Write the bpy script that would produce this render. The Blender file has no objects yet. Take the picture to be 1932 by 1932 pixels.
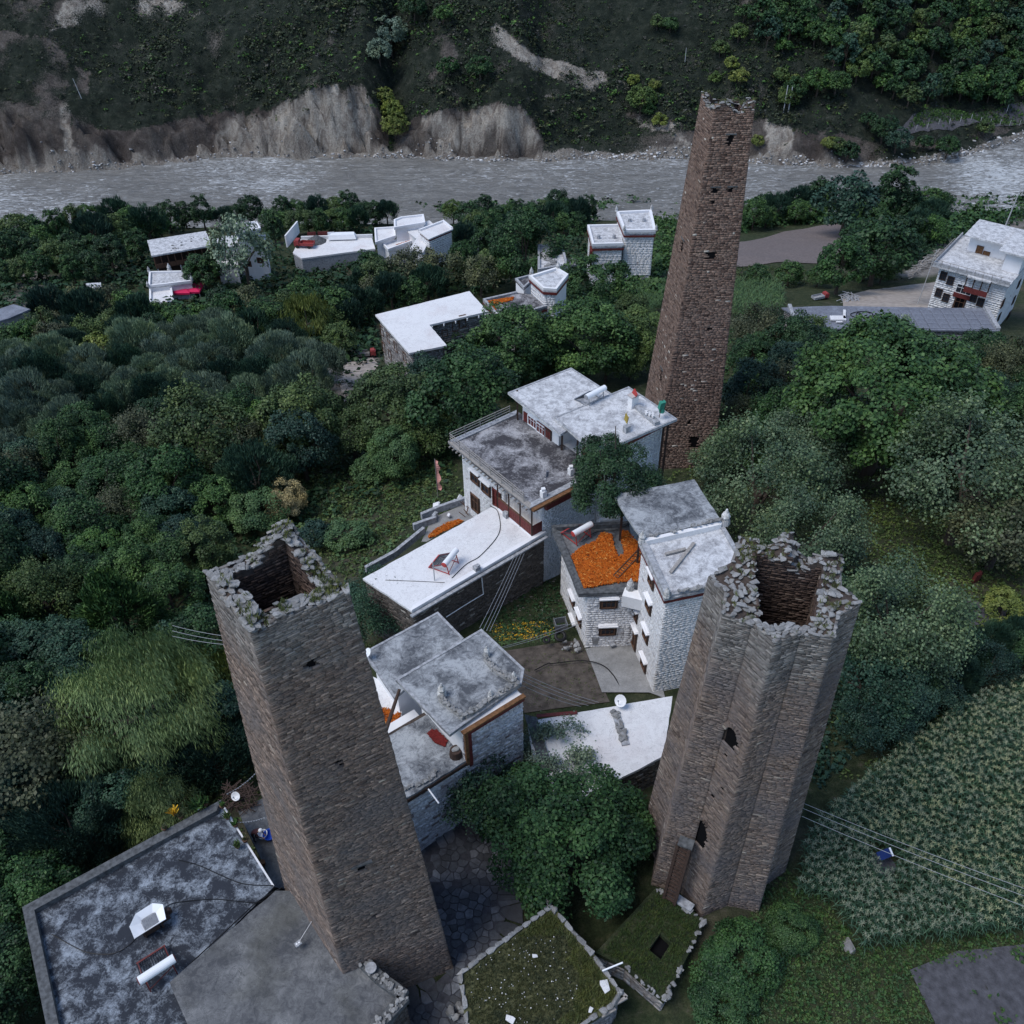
import bpy, bmesh, math, random
import numpy as np
from mathutils import Vector
# ---------------------------------------------------------------- camera, world, sun, exposure
scn = bpy.context.scene
FPX, CPX, CZ = 1760.0, 966.0, 54.0
TH = math.radians(40.85); PH = math.atan(34/2035.)
Fv = np.array([0, math.cos(TH), -math.sin(TH)]); _R = np.array([1., 0, 0]); _U = np.array([0, math.sin(TH), math.cos(TH)])
Rv = _R*math.cos(PH)-_U*math.sin(PH); Uv = _U*math.cos(PH)+_R*math.sin(PH)
CAM = np.array([0, 0, CZ])
cd = bpy.data.cameras.new('camera'); cam = bpy.data.objects.new('camera', cd); scn.collection.objects.link(cam)
cd.sensor_width = 36; cd.lens = FPX/1932*36; cd.clip_start = 0.5; cd.clip_end = 3000
from mathutils import Matrix
cam.matrix_world = Matrix(((Rv[0], Uv[0], -Fv[0], 0), (Rv[1], Uv[1], -Fv[1], 0), (Rv[2], Uv[2], -Fv[2], CZ), (0, 0, 0, 1)))
scn.camera = cam
w = bpy.data.worlds.new('World'); scn.world = w; w.use_nodes = True
sky = w.node_tree.nodes.new('ShaderNodeTexSky'); sky.sky_type = 'NISHITA'; sky.sun_disc = False
SUN_EL, SUN_AZ = math.radians(60), math.radians(-112)      # azimuth from +Y towards +X
sky.sun_elevation = SUN_EL; sky.sun_rotation = SUN_AZ; sky.altitude = 1900; sky.air_density = 1.2; sky.dust_density = 1.6; sky.ozone_density = 0.7
bg = w.node_tree.nodes['Background']; bg.inputs[1].default_value = 0.10
w.node_tree.links.new(sky.outputs[0], bg.inputs[0])
sl = bpy.data.lights.new('sun', 'SUN'); sl.energy = 1.35; sl.angle = math.radians(32); sl.color = (1, .96, .91)
so = bpy.data.objects.new('sun', sl); scn.collection.objects.link(so)
sd = Vector((math.sin(SUN_AZ)*math.cos(SUN_EL), math.cos(SUN_AZ)*math.cos(SUN_EL), math.sin(SUN_EL)))
so.rotation_euler = sd.to_track_quat('Z', 'Y').to_euler()
vs = scn.view_settings; vs.view_transform = 'Standard'; vs.look = 'None'; vs.exposure = 0.88; vs.gamma = 1; vs.use_curve_mapping = False
# ---------------------------------------------------------------- helpers
COL = scn.collection
rng = np.random.default_rng(7); random.seed(7)
def ray(x, y): return Fv+(x-CPX)/FPX*Rv-(y-CPX)/FPX*Uv
def P(p, z):
    d = ray(*p); return CAM+d*((z-CZ)/d[2])
def P2(p, z): q = P(p, z); return (float(q[0]), float(q[1]))
def proj(wp):
    v = np.asarray(wp, float)-CAM; d = v@Fv
    return np.array([CPX+FPX*(v@Rv)/d, CPX-FPX*(v@Uv)/d]).T
K1 = lambda x, y: (805+x*.25, 661.9+y*.25)
K2 = lambda x, y: (1019.7+x*.2222, 876.5+y*.2222)
K3 = lambda x, y: (644+x*.2222, 1109.1+y*.2222)
K4 = lambda x, y: (679.8+x*.2963, 393.6+y*.2963)
K5 = lambda x, y: (241.5+x*.3240, 393.6+y*.3240)
K6 = lambda x, y: (1431.1+x*.2592, 411.4+y*.2592)
K7 = lambda x, y: (x*.4444, 1502.7+y*.4444)
K8 = lambda x, y: (805+x*.2870, 1556.3+y*.2870)
def Q(ox, oy): return lambda x, y: (ox*.89444+x/3, oy*.89444+y/3)
Ar = Q(720, 400); Al = Q(0, 400); A2 = Q(1440, 400); Bl = Q(0, 1080); Bm = Q(720, 1080); Br = Q(1440, 1080); Dl = Q(0, 1440); Dm = Q(720, 1440); Dr = Q(1440, 1440)

def tag(o, label=None, cat=None, group=None, kind=None):
    if label: o['label'] = label
    if cat: o['category'] = cat
    if group: o['group'] = group
    if kind: o['kind'] = kind
    return o
def thing(name, label, cat, loc=(0, 0, 0), group=None, rz=0):
    o = bpy.data.objects.new(name, None); COL.objects.link(o); o.location = loc; o.rotation_euler = (0, 0, rz)
    o.empty_display_size = .5
    return tag(o, label, cat, group)
def origin(par):
    v = np.zeros(3)
    while par is not None: v = v+np.array(par.location); par = par.parent
    return v
def mesh(name, V, Fc, mat, rnd=None, smooth=False):
    me = bpy.data.meshes.new(name)
    V = np.asarray(V, dtype=np.float32).reshape(-1, 3)
    if isinstance(Fc, np.ndarray):
        n, k = Fc.shape
        me.vertices.add(len(V)); me.vertices.foreach_set('co', V.ravel())
        me.loops.add(n*k); me.loops.foreach_set('vertex_index', Fc.ravel().astype(np.int32))
        me.polygons.add(n); me.polygons.foreach_set('loop_start', np.arange(0, n*k, k, dtype=np.int32))
        me.update(calc_edges=True)
    else:
        me.from_pydata(V.tolist(), [], Fc); me.update()
    if rnd is not None:
        a = me.attributes.new('rnd', 'FLOAT', 'FACE'); a.data.foreach_set('value', np.asarray(rnd, dtype=np.float32))
    if mat: me.materials.append(mat)
    if smooth: me.polygons.foreach_set('use_smooth', np.ones(len(me.polygons), dtype=bool))
    return me
def obj(name, me, parent=None, loc=None):
    o = bpy.data.objects.new(name, me); COL.objects.link(o)
    if parent: o.parent = parent
    if loc is not None: o.location = loc
    return o
def copy_tree(o, parent=None):
    c = o.copy(); COL.objects.link(c)
    if parent: c.parent = parent
    for ch in o.children: copy_tree(ch, c)
    return c
class MB:
    """collects geometry in world coordinates; build() makes one mesh object under a parent"""
    def __init__(s): s.v = []; s.f = []; s.r = []
    def add(s, V, Fc, r=None):
        n = len(s.v); s.v += [tuple(map(float, a)) for a in V]; s.f += [tuple(i+n for i in f) for f in Fc]
        s.r += [random.random() if r is None else r]*len(Fc); return s
    def prism(s, poly, z0, z1, poly0=None, r=None, cap=True):
        n = len(poly); lo = poly0 or poly
        z0 = [z0]*n if not hasattr(z0, '__len__') else z0; z1 = [z1]*n if not hasattr(z1, '__len__') else z1
        V = [(lo[i][0], lo[i][1], z0[i]) for i in range(n)]+[(poly[i][0], poly[i][1], z1[i]) for i in range(n)]
        a = area(poly)
        Fc = [(i, (i+1) % n, n+(i+1) % n, n+i) for i in range(n)]
        if cap: Fc += [tuple(range(n, 2*n)), tuple(range(n-1, -1, -1))]
        if a < 0: Fc = [f[::-1] for f in Fc]
        return s.add(V, Fc, r)
    def box(s, c, sz, rz=0, tilt=0, r=None):
        """box centred at c; rz about z; tilt about local x"""
        cz, sn = math.cos(rz), math.sin(rz); ct, st = math.cos(tilt), math.sin(tilt); V = []
        for k in range(8):
            x = (k & 1)-.5; y = ((k >> 1) & 1)-.5; z = (k >> 2)-.5
            x *= sz[0]; y *= sz[1]; z *= sz[2]
            y, z = y*ct-z*st, y*st+z*ct
            V.append((c[0]+x*cz-y*sn, c[1]+x*sn+y*cz, c[2]+z))
        return s.add(V, [(0, 2, 3, 1), (4, 5, 7, 6), (0, 1, 5, 4), (2, 6, 7, 3), (0, 4, 6, 2), (1, 3, 7, 5)], r)
    def tube(s, p0, p1, r0, r1=None, n=6, r=None, cap=True):
        r1 = r0 if r1 is None else r1
        p0 = np.array(p0, float); p1 = np.array(p1, float); d = p1-p0; L = np.linalg.norm(d); d = d/L
        u = np.cross(d, (0, 0, 1) if abs(d[2]) < .9 else (1, 0, 0)); u /= np.linalg.norm(u); v = np.cross(d, u); V = []
        for q, rr in ((p0, r0), (p1, r1)):
            for k in range(n):
                a = 2*math.pi*k/n; V.append(q+rr*(math.cos(a)*u+math.sin(a)*v))
        Fc = [(k, (k+1) % n, n+(k+1) % n, n+k) for k in range(n)]
        if cap: Fc += [tuple(range(n-1, -1, -1)), tuple(range(n, 2*n))]
        return s.add(V, Fc, r)
    def beam(s, p0, p1, w, h=None, r=None):
        """square bar from p0 to p1, width w (horizontal) and height h"""
        h = h or w; p0 = np.array(p0, float); p1 = np.array(p1, float); d = p1-p0; d /= np.linalg.norm(d)
        u = np.cross(d, (0, 0, 1)) if abs(d[2]) < .99 else np.array((1., 0, 0)); u /= np.linalg.norm(u); v = np.cross(u, d)
        V = [q+a*w/2*u+b*h/2*v for q in (p0, p1) for a, b in ((-1, -1), (1, -1), (1, 1), (-1, 1))]
        return s.add(V, [(0, 1, 5, 4), (1, 2, 6, 5), (2, 3, 7, 6), (3, 0, 4, 7), (3, 2, 1, 0), (4, 5, 6, 7)], r)
    def path(s, pts, rad, n=5):
        for a, b in zip(pts[:-1], pts[1:]): s.tube(a, b, rad, rad, n, cap=False)
        return s
    def build(s, name, mat, parent=None, smooth=False, o0=None):
        V = np.array(s.v, float)
        if parent is not None: V = V-origin(parent)
        loc = None
        if parent is None:
            loc = np.array([V[:, 0].mean(), V[:, 1].mean(), V[:, 2].min()]); V = V-loc
        me = mesh(name, V, s.f, mat, s.r, smooth)
        return obj(name, me, parent, loc)
def area(p): return .5*sum(p[i][0]*p[(i+1) % len(p)][1]-p[(i+1) % len(p)][0]*p[i][1] for i in range(len(p)))
def cen(p): return (sum(a[0] for a in p)/len(p), sum(a[1] for a in p)/len(p))
def inset(poly, d):
    """offset polygon inwards by d (outwards when negative)"""
    n = len(poly); sg = 1 if area(poly) > 0 else -1; out = []
    for i in range(n):
        a, b, c = (np.array(poly[k % n], float) for k in (i-1, i, i+1))
        e1 = (b-a)/np.linalg.norm(b-a); e2 = (c-b)/np.linalg.norm(c-b)
        n1 = np.array((-e1[1], e1[0]))*sg; n2 = np.array((-e2[1], e2[0]))*sg
        m = n1+n2; m = m/max(.3, m@m/2*1.0)*1.0
        out.append(tuple(b+d*m/1.0*(1 if True else 1)))
    return out
def inpoly(p, poly):
    x, y = p; r = False; n = len(poly); j = n-1
    for i in range(n):
        if (poly[i][1] > y) != (poly[j][1] > y) and x < (poly[j][0]-poly[i][0])*(y-poly[i][1])/(poly[j][1]-poly[i][1])+poly[i][0]: r = not r
        j = i
    return r
def inpoly_np(X, Y, poly):
    r = np.zeros(X.shape, bool); n = len(poly); j = n-1
    for i in range(n):
        xi, yi = poly[i]; xj, yj = poly[j]
        if yi != yj: r ^= ((yi > Y) != (yj > Y)) & (X < (xj-xi)*(Y-yi)/(yj-yi)+xi)
        j = i
    return r
def dpoly(p, poly):
    if inpoly(p, poly): return 0.
    d = 1e9; n = len(poly); p = np.array(p, float)
    for i in range(n):
        a = np.array(poly[i], float); b = np.array(poly[(i+1) % n], float); t = np.clip((p-a)@(b-a)/((b-a)@(b-a)+1e-9), 0, 1)
        d = min(d, np.linalg.norm(p-a-t*(b-a)))
    return d
# smooth value noise (numpy) for terrain
_tab = np.random.default_rng(3).random((256, 256))
def vnoise(x, y):
    xi = np.floor(x).astype(int); yi = np.floor(y).astype(int); fx = x-xi; fy = y-yi
    fx = fx*fx*(3-2*fx); fy = fy*fy*(3-2*fy); g = lambda a, b: _tab[a % 256, b % 256]
    return (g(xi, yi)*(1-fx)+g(xi+1, yi)*fx)*(1-fy)+(g(xi, yi+1)*(1-fx)+g(xi+1, yi+1)*fx)*fy
def fbm(x, y, o=4):
    s = 0; a = .5; x = np.asarray(x, float); y = np.asarray(y, float)
    for k in range(o): s = s+a*(vnoise(x*2**k+17*k, y*2**k+5*k)-.5); a *= .5
    return s*2
# ---------------------------------------------------------------- materials
class NT:
    def __init__(s, name):
        s.m = bpy.data.materials.new(name); s.m.use_nodes = True; s.t = s.m.node_tree; s.b = s.t.nodes['Principled BSDF']
        s.b.inputs['Specular IOR Level'].default_value = .25
    def n(s, typ, **kw):
        o = s.t.nodes.new(typ)
        for k, v in kw.items():
            if k in o.inputs.keys(): o.inputs[k].default_value = v
            else: setattr(o, k, v)
        return o
    def l(s, a, b): s.t.links.new(a, b)
    def coord(s, scale=None):
        c = s.n('ShaderNodeTexCoord').outputs['Object']
        if scale is None: return c
        m = s.n('ShaderNodeMapping'); m.inputs['Scale'].default_value = scale; s.l(c, m.inputs[0]); return m.outputs[0]
    def noise(s, scale, detail=4, rough=.55, co=None, dist=0):
        o = s.n('ShaderNodeTexNoise'); o.inputs['Scale'].default_value = scale; o.inputs['Detail'].default_value = detail; o.inputs['Roughness'].default_value = rough; o.inputs['Distortion'].default_value = dist
        s.l(co if co is not None else s.coord(), o.inputs['Vector']); return o.outputs[0]
    def ramp(s, fac, stops):
        o = s.n('ShaderNodeValToRGB'); r = o.color_ramp
        while len(r.elements) < len(stops): r.elements.new(.5)
        for e, (p, c) in zip(r.elements, stops): e.position = p; e.color = (*c, 1) if hasattr(c, '__len__') else (c, c, c, 1)
        s.l(fac, o.inputs[0]); return o.outputs[0]
    def mix(s, fac, a, b, mode='MIX'):
        o = s.n('ShaderNodeMix'); o.data_type = 'RGBA'; o.blend_type = mode
        for i, v in ((0, fac), (6, a), (7, b)):
            if hasattr(v, 'links'): s.l(v, o.inputs[i])
            elif i == 0: o.inputs[0].default_value = v
            else: o.inputs[i].default_value = (*v, 1) if len(v) == 3 else v
        return o.outputs[2]
    def attr(s, name): o = s.n('ShaderNodeAttribute'); o.attribute_name = name; return o.outputs['Fac']
    def bump(s, h, dist=.05, st=1):
        o = s.n('ShaderNodeBump'); o.inputs['Distance'].default_value = dist; o.inputs['Strength'].default_value = st
        s.l(h, o.inputs['Height']); s.l(o.outputs[0], s.b.inputs['Normal'])
    def col(s, c): s.l(c, s.b.inputs['Base Color'])
    def rough(s, r): s.b.inputs['Roughness'].default_value = r
def m_plain(name, c, rough=.7, var=.25, scale=3, metal=0, bump=0):
    k = NT(name); k.rough(rough); k.b.inputs['Metallic'].default_value = metal
    n = k.noise(scale, 5)
    k.col(k.ramp(n, [(.3, tuple(x*(1-var) for x in c)), (.7, tuple(min(1, x*(1+var)) for x in c))]))
    if bump: k.bump(k.noise(scale*4, 4), bump)
    return k.m
def m_stone(name, cols, pale=None, pfrac=.03, fine=14, bump=.02, var=.35, weather=None, head=None):
    """cols: ramp over the per-stone random number; pale: colour of the odd light stone"""
    k = NT(name); k.rough(.85); r = k.attr('rnd'); n = len(cols)
    st = [(i/(n-1)*(1-pfrac-.005), c) for i, c in enumerate(cols)]
    c = k.ramp(r, st)
    if pale: c = k.mix(k.ramp(r, [(1-pfrac, 0.), (1-pfrac+.002, 1.)]), c, pale)
    f = k.noise(fine, 5, .65)
    c = k.mix(1., c, k.ramp(f, [(.25, (1-var,)*3), (.75, (1+var,)*3)]), 'MULTIPLY')
    if weather:
        c = k.mix(k.ramp(k.noise(weather[1], 4, .6), [(.45, 0.), (.68, .75)]), c, weather[0])
    if head:                                            # grey lichen creeping down from the wall head
        sx = k.n('ShaderNodeSeparateXYZ'); k.l(k.coord(), sx.inputs[0]); nz = k.noise(.9, 4, .6)
        a1 = k.n('ShaderNodeMath', operation='MULTIPLY_ADD'); k.l(nz, a1.inputs[0]); a1.inputs[1].default_value = head[1]*3; k.l(sx.outputs['Z'], a1.inputs[2])
        mr = k.n('ShaderNodeMapRange'); k.l(a1.outputs[0], mr.inputs[0]); mr.inputs[1].default_value = head[0]-head[1]*.2; mr.inputs[2].default_value = head[0]+head[1]*1.4; mr.inputs[4].default_value = .8
        c = k.mix(mr.outputs[0], c, k.ramp(r, [(0, (.09, .088, .085)), (.6, (.20, .195, .19)), (1, (.30, .295, .285))]))
    k.col(c); k.bump(f, bump); return k.m
def m_cement(name, light, dark, s1=.5, s2=3., bias=.5, tint=None, w=.12):
    """weathered cement roof: pale screed with dark lichen blotches"""
    k = NT(name); k.rough(.85)
    a = k.noise(s1, 5, .6, dist=.6); b = k.noise(s2, 9, .72, dist=1.2); f = k.noise(28, 6, .7)
    ab = k.n('ShaderNodeMath', operation='MULTIPLY_ADD'); k.l(a, ab.inputs[0]); ab.inputs[1].default_value = .55
    b2 = k.n('ShaderNodeMath', operation='MULTIPLY'); k.l(b, b2.inputs[0]); b2.inputs[1].default_value = .45; k.l(b2.outputs[0], ab.inputs[2])
    c = k.ramp(ab.outputs[0], [(bias-w, dark), (bias, tuple((x+y)/2 for x, y in zip(light, dark))), (bias+w*.8, light)])
    if tint: c = k.mix(k.ramp(k.noise(.25, 3, co=k.coord((1, 1, .1))), [(.55, 0.), (.7, .5)]), c, tint)
    c = k.mix(1., c, k.ramp(f, [(.3, .75), (.7, 1.15)]), 'MULTIPLY')
    st = k.noise(7, 6, .8, co=k.coord((.6, 1.6, 1)), dist=2.5); c = k.mix(k.ramp(st, [(.58, 0.), (.72, .55)]), c, tuple(x*.8 for x in dark))
    cr = k.noise(.55, 5, .7, dist=2.0); c = k.mix(k.ramp(cr, [(.494, 0.), (.499, .7), (.502, .7), (.507, 0.)]), c, tuple(x*.45 for x in dark))
    k.col(c); k.bump(f, .01); return k.m
def m_leaf(name, cols, objvar=.3, spec=.25, yellow=None):
    k = NT(name); k.rough(.55); k.b.inputs['Specular IOR Level'].default_value = spec
    r = k.attr('rnd'); n = len(cols)
    c = k.ramp(r, [(i/(n-1), x) for i, x in enumerate(cols)])
    oi = k.n('ShaderNodeObjectInfo').outputs['Random']
    c = k.mix(1., c, k.ramp(oi, [(0, (1-objvar, 1-objvar*.9, 1-objvar*.6)), (.5, (1., 1., 1.)), (1, (1+objvar*.55, 1+objvar*.7, 1-.1*objvar))]), 'MULTIPLY')
    nz = k.noise(.8, 2)
    c = k.mix(1., c, k.ramp(nz, [(.35, (.8, .85, .9)), (.65, (1.15, 1.1, .9))]), 'MULTIPLY')
    k.col(c)
    k.b.inputs['Subsurface Weight'].default_value = 0
    return k.m
MAT = {}
BR = [(.066, .050, .044), (.155, .116, .097), (.22, .166, .136), (.142, .118, .106), (.20, .152, .126), (.32, .25, .205)]
MAT['tower'] = m_stone('tower_stone', BR, (.36, .32, .27), .010, 10, .03, weather=((.13, .12, .12), .35), head=(29.2, 2.2))
MAT['tower_r'] = m_stone('tower_stone_greyish', [(.071, .054, .047), (.158, .12, .10), (.22, .17, .14), (.145, .12, .11), (.195, .152, .13), (.29, .235, .195)], (.38, .34, .29), .008, 10, .03, weather=((.125, .115, .12), .3), head=(22.0, 1.6))
MAT['tower_far'] = m_stone('tower_stone_reddish', [(.065, .043, .036), (.15, .10, .080), (.20, .136, .108), (.145, .105, .088), (.25, .18, .145)], (.45, .41, .36), .011, 10, .03)
MAT['mortar'] = m_plain('mud_mortar', (.07, .055, .048), .95, .35, 5, bump=.03)
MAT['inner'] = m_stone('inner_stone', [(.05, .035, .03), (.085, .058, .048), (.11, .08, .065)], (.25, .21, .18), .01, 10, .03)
MAT['rim'] = m_stone('weathered_rim_stone', [(.20, .20, .20), (.36, .36, .36), (.28, .28, .28), (.48, .48, .475)], (.66, .65, .63), .08, 5, .06, weather=((.10, .10, .09), 1.8))
MAT['rim_pale'] = m_stone('pale_lichen_stone', [(.40, .40, .40), (.55, .55, .55), (.66, .66, .65)], None, .1, 7, .05, weather=((.16, .16, .15), 3.))
MAT['white_st'] = m_stone('whitewashed_stone', [(.76, .76, .77), (.78, .78, .79), (.80, .80, .81), (.77, .77, .78)], (.42, .38, .37), .006, 6, .010, var=.06, weather=((.64, .63, .63), .5))
MAT['white_rough'] = m_stone('rough_whitewashed_stone', [(.60, .60, .63), (.70, .70, .73), (.78, .78, .80), (.65, .64, .68)], (.24, .20, .20), .04, 5, .05, var=.3, weather=((.22, .17, .17), .45))
MAT['grey_st'] = m_stone('grey_house_stone', [(.17, .16, .16), (.26, .25, .25), (.34, .32, .31), (.21, .19, .18)], (.48, .46, .44), .06, 6, .03)
MAT['brown_st'] = m_stone('brown_wall_stone', [(.075, .065, .058), (.115, .10, .088), (.15, .13, .115)], (.34, .32, .29), .03, 6, .03)
MAT['plaster'] = m_plain('white_plaster', (.76, .76, .78), .8, .06, 1.2, bump=.005)
MAT['roof_white'] = m_cement('pale_roof_screed', (.74, .74, .75), (.58, .57, .58), .35, 2, .40, tint=(.62, .56, .56))
MAT['roof_grey'] = m_cement('mottled_grey_roof', (.52, .53, .55), (.10, .10, .115), .8, 4, .50)
MAT['roof_light'] = m_cement('lightly_mottled_roof', (.64, .65, .67), (.22, .22, .235), 1.6, 7, .46)
MAT['roof_dark'] = m_cement('dark_lichen_roof', (.40, .40, .42), (.055, .053, .06), .5, 3.4, .53, w=.08)
MAT['roof_blot'] = m_cement('blotched_dark_roof', (.30, .34, .39), (.028, .033, .044), 1.0, 5.0, .55, w=.085)
MAT['roof_slate'] = m_cement('blue_grey_slate_roof', (.24, .26, .31), (.12, .13, .16), .5, 4, .5)
MAT['roof_plain'] = m_cement('grey_cement_roof', (.23, .235, .24), (.070, .074, .082), .4, 2.2, .54, tint=(.10, .10, .085))
MAT['roof_mid'] = m_cement('cloudy_grey_roof', (.38, .40, .42), (.085, .092, .105), .5, 2.4, .50, w=.09)
MAT['concrete'] = m_cement('courtyard_concrete', (.32, .32, .32), (.20, .20, .20), .5, 3, .5)
MAT['coping'] = m_plain('grey_coping', (.32, .33, .35), .85, .4, 4, bump=.02)
MAT['coping_d'] = m_plain('dark_mossy_coping', (.09, .095, .10), .9, .5, 4, bump=.02)
MAT['wood'] = m_plain('dark_timber', (.055, .035, .028), .7, .35, 8)
MAT['wood_br'] = m_plain('brown_timber', (.115, .062, .040), .7, .3, 8)
MAT['wood_grey'] = m_plain('weathered_timber', (.30, .28, .26), .8, .3, 8)
MAT['red'] = m_plain('dark_red_paint', (.13, .03, .028), .6, .35, 6)
MAT['redbright'] = m_plain('red_enamel', (.42, .05, .045), .5, .2, 6)
MAT['ochre'] = m_plain('ochre_band', (.17, .085, .04), .8, .4, 6)
MAT['glass'] = m_plain('window_glass', (.03, .035, .045), .15, .2, 2)
MAT['dark'] = m_plain('painted_opening_shade', (.008, .008, .009), .95, .1, 2)  # near-black colour stands in for the shade inside openings
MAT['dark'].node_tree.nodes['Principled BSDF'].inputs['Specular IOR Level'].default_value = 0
MAT['white'] = m_plain('white_enamel', (.80, .82, .85), .35, .04, 2)
MAT['steel'] = m_plain('dull_steel', (.35, .36, .38), .4, .15, 6, metal=.7)
MAT['pole'] = m_plain('pale_concrete_pole', (.42, .43, .44), .8, .15, 3)
MAT['wire'] = m_plain('grey_cable', (.30, .31, .33), .6, .1, 3)
MAT['black'] = m_plain('black_hose', (.012, .012, .013), .5, .1, 3)
MAT['magenta'] = m_plain('magenta_fabric', (.62, .02, .10), .7, .12, 3)
MAT['truckred'] = m_plain('faded_red_truck_paint', (.30, .055, .055), .5, .2, 3)
MAT['green'] = m_plain('green_cloth', (.04, .24, .17), .7, .2, 5)
MAT['blue'] = m_plain('blue_plastic', (.02, .09, .48), .4, .1, 5)
MAT['navy'] = m_plain('navy_solar_cells', (.015, .03, .12), .25, .15, 6)
MAT['pinkflag'] = m_plain('faded_pink_flag_cloth', (.80, .38, .33), .8, .12, 2)
MAT['yellowflag'] = m_plain('mustard_flag_cloth', (.36, .27, .06), .8, .25, 2)
MAT['corn'] = m_stone('drying_maize_cobs', [(.24, .050, .005), (.42, .095, .008), (.52, .14, .014), (.33, .07, .006)], (.60, .30, .08), .05, 8, .01, var=.3)
MAT['chili'] = m_stone('drying_chillies', [(.10, .012, .012), (.17, .02, .018), (.13, .015, .015)], None, .03, 8, .01, var=.25)
MAT['bark'] = m_plain('tree_bark', (.075, .06, .05), .9, .35, 6, bump=.02)
MAT['soil'] = m_plain('ploughed_soil', (.16, .135, .13), .95, .25, 2.2, bump=.05)
MAT['soil_d'] = m_plain('damp_ploughed_soil', (.075, .075, .085), .95, .35, 2.5, bump=.05)
MAT['sand'] = m_plain('bare_trodden_earth', (.33, .29, .26), .95, .25, 1.2, bump=.03)
MAT['skin'] = m_plain('skin', (.35, .2, .14), .6, .05, 3)
MAT['cloth_d'] = m_plain('dark_clothes', (.02, .02, .025), .9, .2, 5)
MAT['cloth_m'] = m_plain('maroon_jacket', (.06, .025, .03), .9, .2, 5)
G = lambda *c: [tuple(x) for x in c]
LEAF = {
 'dark': m_leaf('dark_green_leaves', G((.018, .048, .016), (.036, .084, .026), (.060, .124, .036), (.095, .17, .05))),
 'deep': m_leaf('deep_green_leaves', G((.010, .028, .013), (.020, .052, .022), (.034, .080, .030), (.055, .112, .042))),
 'teal': m_leaf('blue_green_leaves', G((.010, .030, .022), (.020, .052, .037), (.034, .076, .052), (.055, .105, .070)), .2),
 'olive': m_leaf('olive_green_leaves', G((.038, .068, .024), (.064, .104, .034), (.092, .140, .046), (.13, .18, .058))),
 'yellow': m_leaf('yellow_green_leaves', G((.075, .105, .025), (.125, .160, .035), (.17, .205, .05), (.23, .25, .07)), .2),
 'willow': m_leaf('grey_green_leaves', G((.075, .115, .082), (.13, .185, .128), (.185, .25, .172), (.24, .305, .21)), .2),
 'weepg': m_leaf('pale_willow_leaves', G((.12, .175, .075), (.185, .25, .11), (.25, .32, .145), (.32, .38, .18)), .15),
 'pear': m_leaf('pale_backed_leaves', G((.028, .055, .028), (.055, .098, .046), (.092, .145, .068), (.18, .24, .12)), .2, .45),
 'brown': m_leaf('rusty_brown_leaves', G((.038, .048, .026), (.066, .078, .040), (.096, .108, .056), (.135, .145, .078)), .2),
 'bare': m_leaf('grey_twigs', G((.040, .042, .040), (.065, .066, .062), (.09, .088, .082)), .15),
 'straw': m_leaf('straw_coloured_leaves', G((.22, .17, .08), (.34, .27, .14), (.45, .36, .20)), .15),
 'scrub': m_leaf('dark_scrub_leaves', G((.010, .019, .012), (.020, .034, .019), (.034, .052, .028), (.052, .074, .038)), .2),
 'scrub2': m_leaf('olive_scrub_leaves', G((.020, .026, .014), (.036, .046, .024), (.056, .066, .034), (.085, .092, .050)), .2),
 'grass': m_leaf('grass_blades', G((.035, .062, .022), (.060, .098, .032), (.090, .130, .042), (.11, .12, .05))),
 'moss': m_leaf('rim_moss', G((.06, .08, .03), (.10, .12, .045), (.16, .17, .07))),
 'maize': m_leaf('maize_leaves', G((.018, .046, .026), (.038, .084, .048), (.070, .132, .078)), .1, .3),
 'tassel': m_leaf('maize_tassels', G((.16, .18, .125), (.23, .25, .175), (.31, .33, .24)), .1),
 'flower': m_leaf('orange_yellow_flowers', G((.55, .28, .02), (.70, .40, .03), (.65, .50, .06)), .1),
 'ivy': m_leaf('climbing_leaves', G((.045, .095, .040), (.070, .130, .052), (.10, .165, .065)), .1),
}
def m_ground():
    k = NT('grassy_ground'); k.rough(.95)
    a = k.noise(.10, 6, .6); b = k.noise(1.3, 7, .7); f = k.noise(9, 5, .7)
    c = k.ramp(b, [(.3, (.016, .024, .012)), (.48, (.032, .046, .019)), (.62, (.062, .070, .036)), (.72, (.10, .090, .068))])
    c = k.mix(k.ramp(a, [(.52, 0.), (.66, .6)]), c, (.10, .085, .065))
    c = k.mix(k.attr('bare'), c, k.ramp(b, [(.3, (.17, .15, .14)), (.7, (.32, .29, .27))]))
    c = k.mix(1., c, k.ramp(f, [(.25, .55), (.75, 1.35)]), 'MULTIPLY')
    k.col(c); k.bump(f, .15); return k.m
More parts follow.
